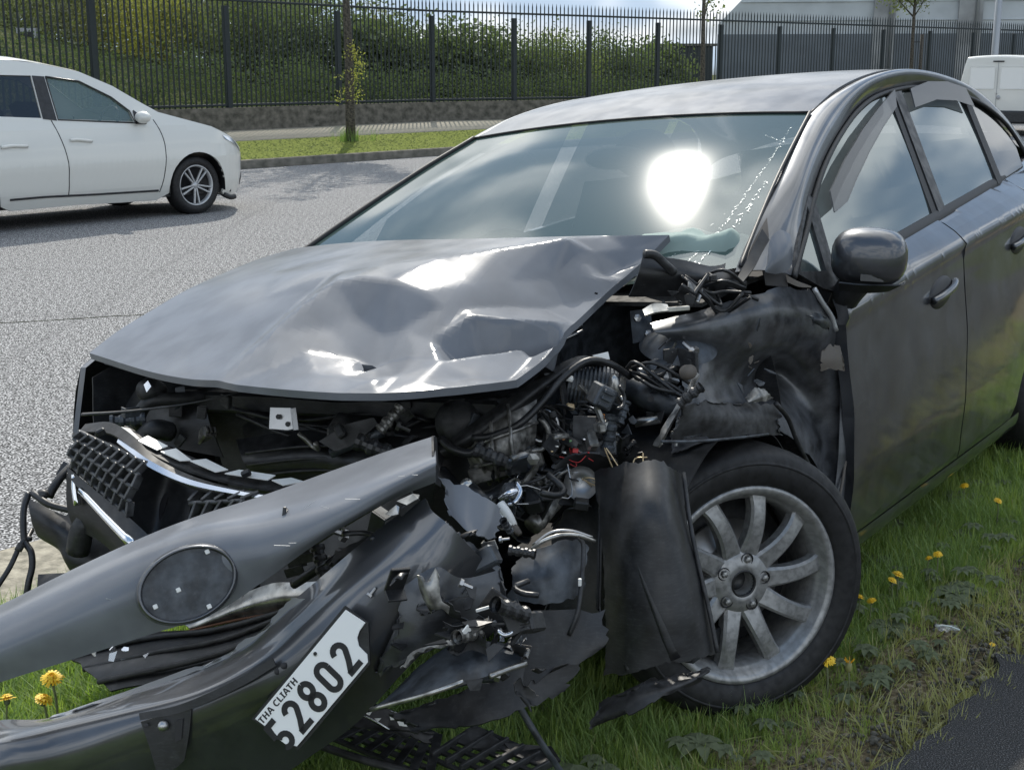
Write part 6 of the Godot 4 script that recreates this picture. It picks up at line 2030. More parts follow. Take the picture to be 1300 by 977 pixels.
# ---------------------------------------------------------------- pieces torn from the front
func stroke(points: Array, o: Vector3, ex: Vector3, ey: Vector3, wide: float, lift: float) -> ArrayMesh:
	# a painted line of even width on the plate, points in metres along and up the plate
	var st := new_st(false)
	var n := ex.cross(ey).normalized()
	var p := []
	for k in points.size():
		p.append(points[k])
	for face in [lift]:
		var left := []
		var right := []
		for k in p.size():
			var a: Vector2 = p[maxi(k - 1, 0)]
			var b: Vector2 = p[mini(k + 1, p.size() - 1)]
			var d := (b - a).normalized()
			var s := Vector2(-d.y, d.x) * wide * 0.5
			var q: Vector2 = p[k]
			left.append(o + ex * (q.x + s.x) + ey * (q.y + s.y) + n * face)
			right.append(o + ex * (q.x - s.x) + ey * (q.y - s.y) + n * face)
		for k in p.size() - 1:
			quad(st, left[k], left[k + 1], right[k + 1], right[k])
			quad(st, left[k], left[k] - n * 0.001, left[k + 1] - n * 0.001, left[k + 1])
			quad(st, right[k], right[k + 1], right[k + 1] - n * 0.001, right[k] - n * 0.001)
	return done(st)

func digit(which: String, w: float, h: float) -> Array:
	var lines := []
	var r := w * 0.5
	if which == "0":
		var p := []
		for q in arc2(Vector2(r, h - r), r, 0, 180, 10):
			p.append(q)
		for q in arc2(Vector2(r, r), r, 180, 360, 10):
			p.append(q)
		p.append(p[0])
		lines.append(p)
	elif which == "8":
		for c in [[h - r * 0.96, 0.95], [r * 1.02, 1.0]]:
			var p := []
			for q in arc2(Vector2(r, c[0]), r * c[1], 90, 450, 20, h * 0.5 - c[0] + r * 0.0 if false else h * 0.252):
				p.append(q)
			lines.append(p)
	elif which == "2":
		var p := []
		for q in arc2(Vector2(r, h - r), r, 175, -35, 12):
			p.append(q)
		p.append(Vector2(w * 0.55, h * 0.34))
		p.append(Vector2(0.0, 0.0))
		lines.append(p)
		lines.append([Vector2(-0.004, 0.0), Vector2(w + 0.004, 0.0)])
	elif which == "5":
		lines.append([Vector2(w, h), Vector2(w * 0.1, h)])
		lines.append([Vector2(w * 0.1, h + 0.004), Vector2(w * 0.04, h * 0.5)])
		var p := []
		for q in arc2(Vector2(r, r), r, 130, -140, 14):
			p.append(q)
		lines.append(p)
	return lines

func build_torn_pieces() -> void:
	var paint: Material = M["grey metallic paint"]
	# ================= front bumper skin
	var base := v(-0.501, 0.159, -2.199)
	var bumper := thing("torn_bumper", "grey front bumper skin torn off and slumped before the car, with a broken number plate", "bumper", base)
	var bar_g := [[v(-1.07, 0.411, -2.389), v(-0.966, 0.461, -2.363), v(-0.821, 0.534, -2.362), v(-0.686, 0.594, -2.376), v(-0.581, 0.634, -2.381), v(-0.476, 0.663, -2.4), v(-0.344, 0.709, -2.409), v(-0.235, 0.751, -2.4), v(-0.143, 0.784, -2.391)], [v(-1.032, 0.42, -2.297), v(-0.934, 0.465, -2.28), v(-0.791, 0.536, -2.268), v(-0.656, 0.601, -2.265), v(-0.548, 0.643, -2.264), v(-0.434, 0.666, -2.249), v(-0.31, 0.709, -2.232), v(-0.212, 0.754, -2.227), v(-0.133, 0.785, -2.239)], [v(-1.013, 0.386, -2.242), v(-0.917, 0.431, -2.225), v(-0.776, 0.497, -2.212), v(-0.636, 0.558, -2.208), v(-0.524, 0.606, -2.211), v(-0.418, 0.628, -2.2), v(-0.299, 0.684, -2.196), v(-0.203, 0.736, -2.202), v(-0.132, 0.767, -2.226)], [v(-1.024, 0.318, -2.255), v(-0.927, 0.364, -2.237), v(-0.783, 0.417, -2.222), v(-0.64, 0.468, -2.215), v(-0.53, 0.506, -2.215), v(-0.437, 0.567, -2.217), v(-0.332, 0.641, -2.227), v(-0.221, 0.705, -2.236), v(-0.134, 0.737, -2.255)]]
	wpart(bumper, "upper_bar", patch(bar_g, 90, 36, 0.004), M["dusty grey paint"])
	wpart(bumper, "bar_end", patch([[v(-0.14, 0.809, -2.3), v(-0.135, 0.8, -2.322)], [v(-0.136, 0.778, -2.248), v(-0.132, 0.752, -2.31)], [v(-0.136, 0.731, -2.263), v(-0.128, 0.709, -2.316)]], 4, 10, 0.004), M["black plastic"])
	var sr := RandomNumberGenerator.new()
	sr.seed = 91
	for k in 8:
		var a: Vector3 = [v(-0.203, 0.769, -2.205), v(-0.335, 0.71, -2.213), v(-0.387, 0.649, -2.183), v(-0.71, 0.534, -2.216), v(-0.265, 0.734, -2.205)][k % 5] + v(sr.randfn() * 0.04, sr.randfn() * 0.006, 0.003)
		var e := a + v(sr.randf_range(0.006, 0.03), sr.randfn() * 0.006, sr.randfn() * 0.002)
		wpart(bumper, "scratch", bar(a, e, 0.0009, 0.0006, Vector3.BACK), M["silver paint"])
	# oval badge seat: raised ring, recessed dark face
	var bc := v(-0.561, 0.577, -2.175)
	var bx := (v(-0.477, 0.618, -2.166) - bc).normalized()
	var bn := (-bc + v(0, 1.4425, 0)).normalized()
	bn = (bn + v(0.0, -0.02, 0)).normalized()
	bx = (bx - bn * bx.dot(bn)).normalized()
	var by := bn.cross(bx)
	var ring := []
	var face := []
	for k in 49:
		var a := TAU * k / 48.0
		var e := bx * cos(a) * 0.0835 + by * sin(a) * 0.0605
		var row := []
		for q in [[1.10, -0.024], [1.06, -0.006], [1.02, 0.001], [0.985, 0.0015], [0.955, -0.003], [0.945, -0.012]]:
			row.append(bc + e * q[0] + bn * q[1])
		ring.append(row)
		face.append([bc + e * 0.955 + bn * -0.008, bc + e * 0.5 + bn * -0.007, bc + e * 0.001 + bn * -0.0065])
	var seat := wpart(bumper, "badge_ring", sheet(ring), paint)
	wpart(seat, "badge_seat", sheet(face), M["grey primer steel"])
	for c in [[-0.064, -0.012], [-0.018, -0.002], [0.052, 0.038], [0.018, -0.050]]:
		wpart(seat, "clip", block(bc + bx * c[0] + by * c[1] - bn * 0.004, v(0.008, 0.008, 0.004), Basis(bx, by, bn), 0.001), M["white plastic"])
	# lower part: lip, ledge and face
	var low := [[v(-1.07, 0.216, -2.344), v(-0.966, 0.251, -2.314), v(-0.867, 0.264, -2.298), v(-0.732, 0.312, -2.291), v(-0.58, 0.372, -2.283), v(-0.48, 0.433, -2.267), v(-0.404, 0.505, -2.256), v(-0.322, 0.581, -2.24), v(-0.228, 0.664, -2.229), v(-0.151, 0.718, -2.222)], [v(-1.032, 0.231, -2.253), v(-0.934, 0.266, -2.233), v(-0.839, 0.291, -2.22), v(-0.708, 0.33, -2.211), v(-0.563, 0.377, -2.209), v(-0.456, 0.44, -2.192), v(-0.378, 0.508, -2.178), v(-0.299, 0.578, -2.171), v(-0.209, 0.654, -2.167), v(-0.137, 0.712, -2.172)], [v(-1.009, 0.231, -2.197), v(-0.913, 0.268, -2.177), v(-0.812, 0.289, -2.173), v(-0.68, 0.327, -2.163), v(-0.536, 0.379, -2.15), v(-0.42, 0.444, -2.131), v(-0.335, 0.514, -2.123), v(-0.26, 0.583, -2.124), v(-0.172, 0.648, -2.126), v(-0.104, 0.694, -2.143)], [v(-1.005, 0.173, -2.174), v(-0.91, 0.215, -2.155), v(-0.781, 0.244, -2.153), v(-0.639, 0.279, -2.151), v(-0.495, 0.33, -2.14), v(-0.379, 0.394, -2.117), v(-0.294, 0.457, -2.106), v(-0.213, 0.526, -2.113), v(-0.133, 0.596, -2.117), v(-0.064, 0.643, -2.158)], [v(-1.024, 0.037, -2.189), v(-0.931, 0.075, -2.179), v(-0.77, 0.094, -2.174), v(-0.613, 0.122, -2.18), v(-0.466, 0.183, -2.17), v(-0.348, 0.268, -2.157), v(-0.269, 0.334, -2.148), v(-0.185, 0.43, -2.149), v(-0.096, 0.515, -2.172), v(-0.021, 0.576, -2.222)]]
	wpart(bumper, "lower_skin", patch(low, 100, 50, 0.004, 0.003, 2.5, 40), paint)
	wpart(bumper, "lip_tear", torn([[v(-0.866, 0.269, -2.295), v(-0.654, 0.349, -2.281), v(-0.517, 0.417, -2.268), v(-0.423, 0.495, -2.254), v(-0.391, 0.529, -2.245)], [v(-0.861, 0.267, -2.28), v(-0.652, 0.339, -2.269), v(-0.502, 0.408, -2.249), v(-0.399, 0.49, -2.229), v(-0.365, 0.532, -2.22)]], 30, 4, 0.003, 0.004, 12.0, 41, 0.7), M["silver paint"])
	wpart(bumper, "tow_cover_recess", patch([[v(-0.652, 0.35, -2.145), v(-0.576, 0.368, -2.144), v(-0.475, 0.421, -2.13), v(-0.41, 0.465, -2.12)], [v(-0.649, 0.339, -2.14), v(-0.569, 0.357, -2.139), v(-0.468, 0.41, -2.124), v(-0.403, 0.454, -2.114)]], 14, 3, 0.003), M["black plastic"])
	var mount := wpart(bumper, "plate_bracket", patch([[v(-0.649, 0.335, -2.142), v(-0.602, 0.349, -2.144), v(-0.559, 0.359, -2.142)], [v(-0.635, 0.297, -2.132), v(-0.598, 0.304, -2.132), v(-0.563, 0.319, -2.133)], [v(-0.619, 0.243, -2.12), v(-0.589, 0.256, -2.123), v(-0.572, 0.271, -2.124)]], 10, 10, 0.004), M["black plastic"])
	wpart(mount, "screw", lathe([Vector2(0.0095, 0.0), Vector2(0.0085, 0.004), Vector2(0.0, 0.005)], v(-0.607, 0.333, -2.131), bn, 16), M["steel"])
	wpart(mount, "slot", patch([[v(-0.587, 0.34, -2.135), v(-0.573, 0.344, -2.136)], [v(-0.587, 0.304, -2.126), v(-0.576, 0.309, -2.128)]], 3, 4, 0.002), M["plate black"])
	wpart(mount, "small_hole", lathe([Vector2(0.004, 0.0), Vector2(0.0, 0.001)], v(-0.637, 0.333, -2.132), bn, 10), M["plate black"])
	for c in [v(-0.402, 0.44, -2.121), v(-0.39, 0.452, -2.118)]:
		wpart(bumper, "fixing_hole", lathe([Vector2(0.006, 0.0), Vector2(0.0, 0.002)], c, bn, 10), M["plate black"])
	# left corner of the bumper, folded and torn
	wpart(bumper, "folded_corner", torn([[v(-0.136, 0.74, -2.291), v(-0.081, 0.727, -2.267), v(-0.039, 0.695, -2.277), v(-0.014, 0.664, -2.305)], [v(-0.131, 0.714, -2.266), v(-0.083, 0.692, -2.232), v(-0.047, 0.662, -2.234), v(-0.017, 0.64, -2.282)], [v(-0.116, 0.687, -2.239), v(-0.071, 0.658, -2.197), v(-0.052, 0.639, -2.21), v(-0.022, 0.621, -2.259)]], 20, 16, 0.003, 0.010, 9.0, 42, 0.6), M["dusty grey paint"])
	wpart(bumper, "torn_corner", torn([[v(-0.144, 0.717, -2.219), v(-0.102, 0.698, -2.206), v(-0.069, 0.639, -2.21), v(-0.025, 0.627, -2.243)], [v(-0.174, 0.649, -2.144), v(-0.119, 0.63, -2.119), v(-0.061, 0.591, -2.164), v(0, 0.559, -2.209)], [v(-0.201, 0.551, -2.105), v(-0.138, 0.544, -2.089), v(-0.074, 0.532, -2.132), v(-0.014, 0.512, -2.18)], [v(-0.256, 0.405, -2.134), v(-0.175, 0.453, -2.116), v(-0.095, 0.486, -2.139), v(-0.014, 0.492, -2.176)]], 34, 40, 0.003, 0.014, 7.0, 43, 0.95), M["scuffed grey paint"])
	wpart(bumper, "metal_tab", plate([v(-0.198, 0.721, -2.196), v(-0.17, 0.736, -2.19), v(-0.158, 0.736, -2.185), v(-0.16, 0.732, -2.176), v(-0.18, 0.719, -2.181)], 0.002), M["bright aluminium"])
	wpart(bumper, "metal_tab", plate([v(-0.218, 0.7, -2.19), v(-0.198, 0.717, -2.187), v(-0.193, 0.715, -2.184), v(-0.194, 0.705, -2.174), v(-0.206, 0.701, -2.177)], 0.002), M["bright aluminium"])
	wpart(bumper, "tab_strut", bar(v(-0.194, 0.7, -2.19), v(-0.162, 0.728, -2.194), 0.012, 0.006), M["black plastic"])
	wpart(bumper, "torn_filler", torn([[v(-0.368, 0.564, -2.312), v(-0.283, 0.627, -2.283), v(-0.21, 0.679, -2.261), v(-0.16, 0.712, -2.259)], [v(-0.358, 0.543, -2.286), v(-0.281, 0.606, -2.259), v(-0.208, 0.661, -2.238), v(-0.152, 0.702, -2.236)]], 18, 8, 0.004, 0.014, 10.0, 44, 0.8), M["black plastic"])
	# undertray shard with a light lower edge
	var tray := wpart(bumper, "undertray_shard", torn([[v(-0.201, 0.413, -2.099), v(-0.139, 0.478, -2.092), v(-0.067, 0.509, -2.109), v(0, 0.482, -2.138)], [v(-0.217, 0.418, -2.053), v(-0.135, 0.474, -2.019), v(-0.052, 0.5, -2.036), v(0.024, 0.486, -2.085)], [v(-0.235, 0.413, -2.041), v(-0.133, 0.465, -1.981), v(-0.051, 0.485, -1.996), v(0.025, 0.484, -2.058)]], 24, 12, 0.004, 0.005, 6.0, 45, 0.3), M["grey primer steel"])
	wpart(tray, "shard_edge", tube([v(-0.234, 0.414, -2.032), v(-0.139, 0.466, -1.98), v(-0.078, 0.489, -1.98)], 0.004, 6, 12), M["bright aluminium"])
	wpart(tray, "shard_edge", tube([v(-0.036, 0.488, -2.002), v(0, 0.488, -2.033), v(0.023, 0.486, -2.054)], 0.005, 6, 8), M["bright aluminium"])
	wpart(tray, "shard_tab", plate([v(-0.076, 0.489, -1.984), v(-0.047, 0.49, -1.989), v(-0.052, 0.472, -1.984), v(-0.067, 0.473, -1.98)], 0.004), M["dusty black plastic"])
	wpart(tray, "peeled_strip", torn([[v(-0.192, 0.483, -2.042), v(-0.162, 0.513, -2.038), v(-0.116, 0.529, -2.033), v(-0.078, 0.539, -2.054), v(-0.018, 0.567, -2.087)], [v(-0.183, 0.485, -2.031), v(-0.152, 0.508, -2.025), v(-0.113, 0.523, -2.023), v(-0.072, 0.53, -2.043), v(-0.013, 0.555, -2.075)]], 24, 4, 0.003, 0.010, 16.0, 46, 0.6), M["cast aluminium"])
	for a in [[v(-0.024, 0.578, -2.08), v(-0.009, 0.57, -2.079), 0.016], [v(-0.005, 0.554, -2.066), v(0.013, 0.563, -2.077), 0.008], [v(-0.06, 0.569, -2.078), v(-0.013, 0.579, -2.089), 0.005], [v(-0.08, 0.544, -2.037), v(-0.07, 0.553, -2.048), 0.014]]:
		wpart(tray, "bright_scrap", bar(a[0], a[1], a[2], 0.003), M["white plastic"])
	wpart(tray, "clip_ring", tube([v(-0.023, 0.544, -2.055), v(-0.013, 0.539, -2.049), v(-0.001, 0.541, -2.054), v(-0.003, 0.546, -2.06)], 0.004, 6, 10), M["silver foil"])
	shards(bumper, "torn_scrap", M["dusty black plastic"], v(-0.067, 0.565, -2.122) - base, v(0.045, 0.02, 0.03), 12, 0.024, 51)
	shards(bumper, "torn_scrap", M["black plastic"], v(-0.118, 0.534, -2.079) - base, v(0.05, 0.02, 0.03), 9, 0.028, 52)
	shards(bumper, "torn_scrap", M["silver foil"], v(0.013, 0.501, -2.089) - base, v(0.015, 0.03, 0.012), 7, 0.009, 53)
	clutter(bumper, v(-0.053, 0.547, -2.082) - base, v(0.05, 0.025, 0.03), 11, 0.029, 55)
	clutter(bumper, v(0.013, 0.488, -2.086) - base, v(0.03, 0.03, 0.02), 8, 0.023, 56)
	clutter(bumper, v(-0.041, 0.631, -2.191) - base, v(0.03, 0.03, 0.03), 7, 0.029, 57)
	clutter(bumper, v(-0.117, 0.579, -2.072) - base, v(0.05, 0.03, 0.02), 6, 0.026, 58)
	clutter(bumper, v(-0.368, 0.552, -2.362) - base, v(0.06, 0.02, 0.04), 7, 0.029, 59)
	clutter(bumper, v(-0.241, 0.64, -2.289) - base, v(0.05, 0.02, 0.03), 5, 0.029, 60)
	# rounded splash plate with a pale rim
	var plate_pts := [[v(0.007, 0.585, -2.269), v(0.057, 0.615, -2.276), v(0.106, 0.62, -2.286), v(0.143, 0.603, -2.308)], [v(-0.014, 0.563, -2.237), v(0.056, 0.576, -2.222), v(0.101, 0.572, -2.239), v(0.14, 0.56, -2.281)], [v(-0.007, 0.521, -2.218), v(0.055, 0.522, -2.201), v(0.1, 0.525, -2.219), v(0.129, 0.521, -2.262)]]
	var sp := wpart(bumper, "splash_plate", torn(plate_pts, 20, 16, 0.004, 0.006, 5.0, 47, 0.35), M["grey primer steel"])
	wpart(sp, "rim_strip", tube([v(0.034, 0.613, -2.249), v(0.056, 0.632, -2.244), v(0.087, 0.64, -2.251), v(0.119, 0.635, -2.263), v(0.149, 0.616, -2.285)], 0.004, 6, 16), M["bright aluminium"])
	wpart(sp, "rim_strip", tube([v(0.037, 0.615, -2.267), v(0.07, 0.639, -2.268), v(0.106, 0.64, -2.273), v(0.145, 0.62, -2.295)], 0.003, 6, 16), M["steel"])
	wpart(sp, "side_pipe", tube([v(0.12, 0.629, -2.27), v(0.128, 0.612, -2.266), v(0.123, 0.559, -2.227), v(0.115, 0.514, -2.199), v(0.1, 0.476, -2.19)], 0.0045, 6, 16), M["dusty black plastic"])
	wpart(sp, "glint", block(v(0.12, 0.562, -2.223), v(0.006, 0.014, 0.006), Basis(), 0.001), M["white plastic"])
	wpart(bumper, "lower_liner", torn([[v(-0.014, 0.511, -2.216), v(0.07, 0.511, -2.216), v(0.167, 0.518, -2.217)], [v(0, 0.444, -2.182), v(0.076, 0.444, -2.182), v(0.173, 0.471, -2.189)], [v(0.014, 0.385, -2.151), v(0.055, 0.398, -2.154), v(0.152, 0.444, -2.182)]], 16, 12, 0.004, 0.010, 6.0, 48, 0.8), M["black plastic"])
	wpart(bumper, "added_dark_skirt", torn([[v(-0.236, 0.34, -2.164), v(-0.123, 0.392, -2.135), v(0, 0.431, -2.162), v(0.132, 0.457, -2.203)], [v(-0.204, 0.344, -2.119), v(-0.107, 0.375, -2.095), v(0, 0.392, -2.135), v(0.125, 0.41, -2.192)], [v(-0.161, 0.344, -2.086), v(-0.08, 0.361, -2.074), v(0, 0.367, -2.111), v(0.09, 0.37, -2.165)]], 26, 14, 0.004, 0.012, 7.0, 63, 0.7), M["black plastic"])  # black sheet added for bumper remains and the deep shadow among them
	# crash beam behind, scraped pale metal
	var beam := wpart(bumper, "crash_beam", patch([[v(-0.674, 0.348, -2.544), v(-0.552, 0.417, -2.512), v(-0.473, 0.459, -2.475), v(-0.413, 0.473, -2.444), v(-0.339, 0.493, -2.409)], [v(-0.651, 0.347, -2.514), v(-0.538, 0.406, -2.479), v(-0.46, 0.441, -2.441), v(-0.401, 0.457, -2.411), v(-0.336, 0.483, -2.379)], [v(-0.655, 0.332, -2.529), v(-0.542, 0.379, -2.491), v(-0.463, 0.407, -2.452), v(-0.404, 0.429, -2.423), v(-0.346, 0.453, -2.393)]], 24, 10, 0.02, 0.004, 5.0, 49), M["bright aluminium"])
	wpart(beam, "beam_edge", tube([v(-0.651, 0.343, -2.513), v(-0.548, 0.379, -2.484), v(-0.445, 0.416, -2.436)], 0.003, 6, 10), M["rusty steel"])
	for a in [[v(-0.433, 0.507, -2.405), v(-0.397, 0.52, -2.398), 0.004], [v(-0.403, 0.54, -2.396), v(-0.375, 0.548, -2.389), 0.003], [v(-0.428, 0.525, -2.408), v(-0.392, 0.535, -2.4), 0.004], [v(-0.375, 0.548, -2.389), v(-0.353, 0.548, -2.383), 0.004], [v(-0.416, 0.546, -2.401), v(-0.384, 0.559, -2.395), 0.003]]:
		wpart(bumper, "inner_slat", bar(a[0], a[1], 0.018, a[2]), M["dusty black plastic"])
	wpart(bumper, "inner_lip", tube([v(-0.411, 0.502, -2.363), v(-0.39, 0.519, -2.352), v(-0.362, 0.542, -2.34), v(-0.346, 0.558, -2.339)], 0.009, 8, 10), M["black plastic"])
	wpart(bumper, "inner_back", patch([[v(-0.514, 0.424, -2.566), v(-0.355, 0.553, -2.49), v(-0.192, 0.678, -2.402)], [v(-0.511, 0.353, -2.531), v(-0.334, 0.481, -2.422), v(-0.16, 0.633, -2.354)]], 12, 8, 0.004), M["black plastic"])
	var floor_g := [[v(-0.939, 0.258, -2.598), v(-0.764, 0.314, -2.573), v(-0.607, 0.344, -2.533), v(-0.419, 0.418, -2.451)], [v(-0.857, 0.275, -2.47), v(-0.698, 0.321, -2.444), v(-0.559, 0.36, -2.42), v(-0.417, 0.433, -2.366)], [v(-0.78, 0.265, -2.393), v(-0.648, 0.305, -2.365), v(-0.52, 0.359, -2.339), v(-0.421, 0.437, -2.315)]]
	var under := wpart(bumper, "undertray", torn(floor_g, 20, 12, 0.004, 0.006, 6.0, 50, 0.15), M["black plastic"])
	for k in 3:
		var line := []
		for c in 4:
			line.append(((floor_g[0][c] as Vector3).lerp(floor_g[2][c], 0.2 + 0.3 * k)) + v(0, 0.012, 0.012))
		wpart(under, "tray_rib", tube(line, 0.006, 6, 12), M["dusty black plastic"])
	shards(under, "torn_scrap", M["silver foil"], v(-0.764, 0.343, -2.411), v(0.04, 0.006, 0.015), 7, 0.014, 54)
	# number plate
	var p0 := v(-0.436, 0.371, -2.084)
	var p1 := v(-0.277, 0.568, -2.085)
	var p2 := v(-0.362, 0.335, -2.056)
	var ex := (p1 - p0).normalized()
	var pn := ex.cross((p0 - p2)).normalized()
	var ey := pn.cross(ex)
	var at := func(px: float, py: float) -> Vector3: return p0 + ex * px + ey * py
	var o := p0 - pn * 0.0
	var board := wpart(bumper, "number_plate", plate([o, p1, v(-0.244, 0.551, -2.07), v(-0.254, 0.537, -2.069), v(-0.258, 0.525, -2.068), v(-0.255, 0.512, -2.064), v(-0.241, 0.5, -2.057), v(-0.24, 0.488, -2.053), p2, v(-0.382, 0.336, -2.061), v(-0.393, 0.342, -2.066), v(-0.407, 0.359, -2.074), v(-0.418, 0.361, -2.077)].map(func(q): return q - pn * (q - p0).dot(pn)), 0.0025), M["plate white"])
	board.set_meta("label", "broken white number plate reading 52802")
	var unit := (p1 - p0).length() / 179.3
	for k in 5:
		for line in digit(["5", "2", "8", "0", "2"][k], 16.5 * unit, 35.0 * unit):
			var x0 := (8.4 + 31.9 * k - 8.25) * unit
			var pts: Array = (line as Array).map(func(q): return Vector2(q.x + x0, q.y - 53.5 * unit))
			if k == 0:
				# the tear has taken the left edge of this one
				pts = pts.filter(func(q): return q.x > -0.5 * unit)
			if pts.size() > 1:
				wpart(board, "character", stroke(pts, o, ex, ey, 7.4 * unit, 0.0022), M["plate black"])
	var tm := TextMesh.new()
	var font := SystemFont.new()
	font.font_names = PackedStringArray(["Droid Sans"])
	font.font_weight = 700
	tm.font = font
	tm.text = "THA CLIATH"
	tm.font_size = 64
	tm.pixel_size = 11.2 * unit / 64.0
	tm.depth = 0.0006
	tm.horizontal_alignment = HORIZONTAL_ALIGNMENT_LEFT
	tm.vertical_alignment = VERTICAL_ALIGNMENT_CENTER
	var txt := part(board, "county_lettering", tm, M["plate black"])
	txt.transform = Transform3D(Basis(ex * 1.14, ey, pn), o + ex * 1.5 * unit - ey * 7.6 * unit + pn * 0.0016)
	wpart(board, "rivet", lathe([Vector2(0.0058, 0.0013), Vector2(0.005, 0.003), Vector2(0.0, 0.0035)], v(-0.329, 0.491, -2.083), pn, 16), M["white plastic"])
	wpart(board, "rivet_core", lathe([Vector2(0.0035, 0.0032), Vector2(0.0, 0.0042)], v(-0.329, 0.491, -2.083), pn, 12), M["plate black"])
	wpart(bumper, "plate_backing", plate([v(-0.443, 0.367, -2.092), v(-0.279, 0.572, -2.093), v(-0.238, 0.55, -2.074), v(-0.235, 0.484, -2.058), v(-0.36, 0.325, -2.06)], 0.004), M["black plastic"])
	# ================= upper grille torn loose
	base = v(-0.887, 0.329, -2.716)
	var grille := thing("torn_grille", "black honeycomb grille hanging loose with bright trim strips left of the bumper bar", "grille", base)
	var c00 := v(-0.944, 0.676, -2.816)
	var c10 := v(-0.76, 0.646, -2.675)
	var c01 := v(-0.955, 0.611, -2.782)
	var c11 := v(-0.79, 0.548, -2.623)
	lattice(grille, c00, c10, c01, c11, 8, 4, 0.45)
	lattice(grille, v(-0.651, 0.601, -2.645), v(-0.514, 0.607, -2.589), v(-0.662, 0.544, -2.593), v(-0.554, 0.577, -2.563), 4, 2, 0.3)
	wpart(grille, "grille_frame", patch([[v(-0.936, 0.688, -2.838), v(-0.87, 0.701, -2.803), v(-0.809, 0.686, -2.752), v(-0.743, 0.651, -2.695), v(-0.653, 0.62, -2.659), v(-0.548, 0.606, -2.618), v(-0.463, 0.602, -2.588)], [v(-0.944, 0.676, -2.816), v(-0.865, 0.685, -2.771), v(-0.804, 0.668, -2.719), v(-0.742, 0.639, -2.664), v(-0.655, 0.61, -2.628), v(-0.545, 0.602, -2.588), v(-0.472, 0.597, -2.568)]], 40, 5, 0.006), M["dusty black plastic"])
	wpart(grille, "painted_sheen_lip", patch([[v(-0.84, 0.679, -2.755), v(-0.791, 0.664, -2.708), v(-0.743, 0.648, -2.671), v(-0.664, 0.624, -2.636), v(-0.559, 0.613, -2.595), v(-0.492, 0.608, -2.575)], [v(-0.841, 0.673, -2.744), v(-0.792, 0.657, -2.697), v(-0.745, 0.639, -2.659), v(-0.665, 0.617, -2.625), v(-0.561, 0.608, -2.587), v(-0.497, 0.604, -2.569)]], 30, 3, 0.003), M["silver foil"])  # silver colour stands in for the sheen along the smooth lip
	wpart(grille, "upper_shelf", patch([[v(-0.866, 0.67, -2.892), v(-0.777, 0.651, -2.83), v(-0.678, 0.629, -2.767), v(-0.565, 0.616, -2.706), v(-0.43, 0.616, -2.639)], [v(-0.853, 0.681, -2.798), v(-0.747, 0.649, -2.714), v(-0.656, 0.627, -2.671), v(-0.55, 0.614, -2.629), v(-0.439, 0.61, -2.59)]], 30, 6, 0.005, 0.004, 6.0, 60), M["dusty black plastic"])
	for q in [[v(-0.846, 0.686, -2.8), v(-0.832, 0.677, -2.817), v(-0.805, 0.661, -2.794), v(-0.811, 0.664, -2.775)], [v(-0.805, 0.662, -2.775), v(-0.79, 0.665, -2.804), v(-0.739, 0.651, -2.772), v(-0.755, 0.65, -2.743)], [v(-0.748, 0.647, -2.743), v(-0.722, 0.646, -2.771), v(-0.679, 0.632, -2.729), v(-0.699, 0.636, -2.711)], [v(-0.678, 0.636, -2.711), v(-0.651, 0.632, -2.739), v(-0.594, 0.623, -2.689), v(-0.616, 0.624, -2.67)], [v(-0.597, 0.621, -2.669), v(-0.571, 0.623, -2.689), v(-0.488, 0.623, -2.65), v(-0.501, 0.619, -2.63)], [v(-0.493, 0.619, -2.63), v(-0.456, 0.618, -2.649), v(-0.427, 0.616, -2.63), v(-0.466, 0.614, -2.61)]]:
		wpart(grille, "shelf_sun_glare", plate((q as Array).map(func(p): return p + v(0, 0.006, 0.004)), 0.002), M["white plastic"])  # white plates stand in for sun reflecting off the black shelf
	for c in [v(-0.874, 0.695, -2.744), v(-0.548, 0.634, -2.643)]:
		wpart(grille, "clip", block(c, v(0.02, 0.015, 0.012), Basis.from_euler(v(0.2, 0.3, 0.4)), 0.003), M["black plastic"])
	wpart(grille, "badge_hollow", patch([[v(-0.771, 0.635, -2.692), v(-0.73, 0.603, -2.732), v(-0.659, 0.595, -2.663)], [v(-0.787, 0.587, -2.661), v(-0.746, 0.543, -2.718), v(-0.663, 0.559, -2.616)], [v(-0.79, 0.541, -2.621), v(-0.751, 0.477, -2.655), v(-0.666, 0.503, -2.584)]], 14, 12, 0.004), M["black plastic"])
	wpart(grille, "lower_frame", patch([[v(-0.965, 0.608, -2.781), v(-0.88, 0.581, -2.698), v(-0.784, 0.547, -2.613), v(-0.718, 0.509, -2.566)], [v(-0.955, 0.592, -2.758), v(-0.878, 0.557, -2.673), v(-0.787, 0.518, -2.587), v(-0.729, 0.493, -2.543)]], 20, 5, 0.008), M["black plastic"])
	wpart(grille, "lamp_panel", patch([[v(-0.971, 0.589, -2.796), v(-0.905, 0.572, -2.735), v(-0.776, 0.496, -2.611)], [v(-0.971, 0.522, -2.78), v(-0.889, 0.502, -2.708), v(-0.771, 0.458, -2.602)], [v(-0.958, 0.472, -2.769), v(-0.872, 0.461, -2.699), v(-0.784, 0.423, -2.613)]], 14, 10, 0.005), M["black plastic"])
	wpart(grille, "bright_strip", tube([v(-0.94, 0.596, -2.759), v(-0.939, 0.568, -2.748), v(-0.932, 0.535, -2.735)], 0.0085, 8, 6), M["chrome"])
	wpart(grille, "bright_strip", tube([v(-0.916, 0.575, -2.716), v(-0.841, 0.539, -2.64), v(-0.769, 0.508, -2.566)], 0.0075, 8, 8, 0.011), M["chrome"])
	# black mounting left of it with its straps
	base = v(-1.041, 0.307, -2.815)
	var br := thing("torn_bracket", "black plastic bumper bracket with dangling straps at the left edge", "bracket", base)
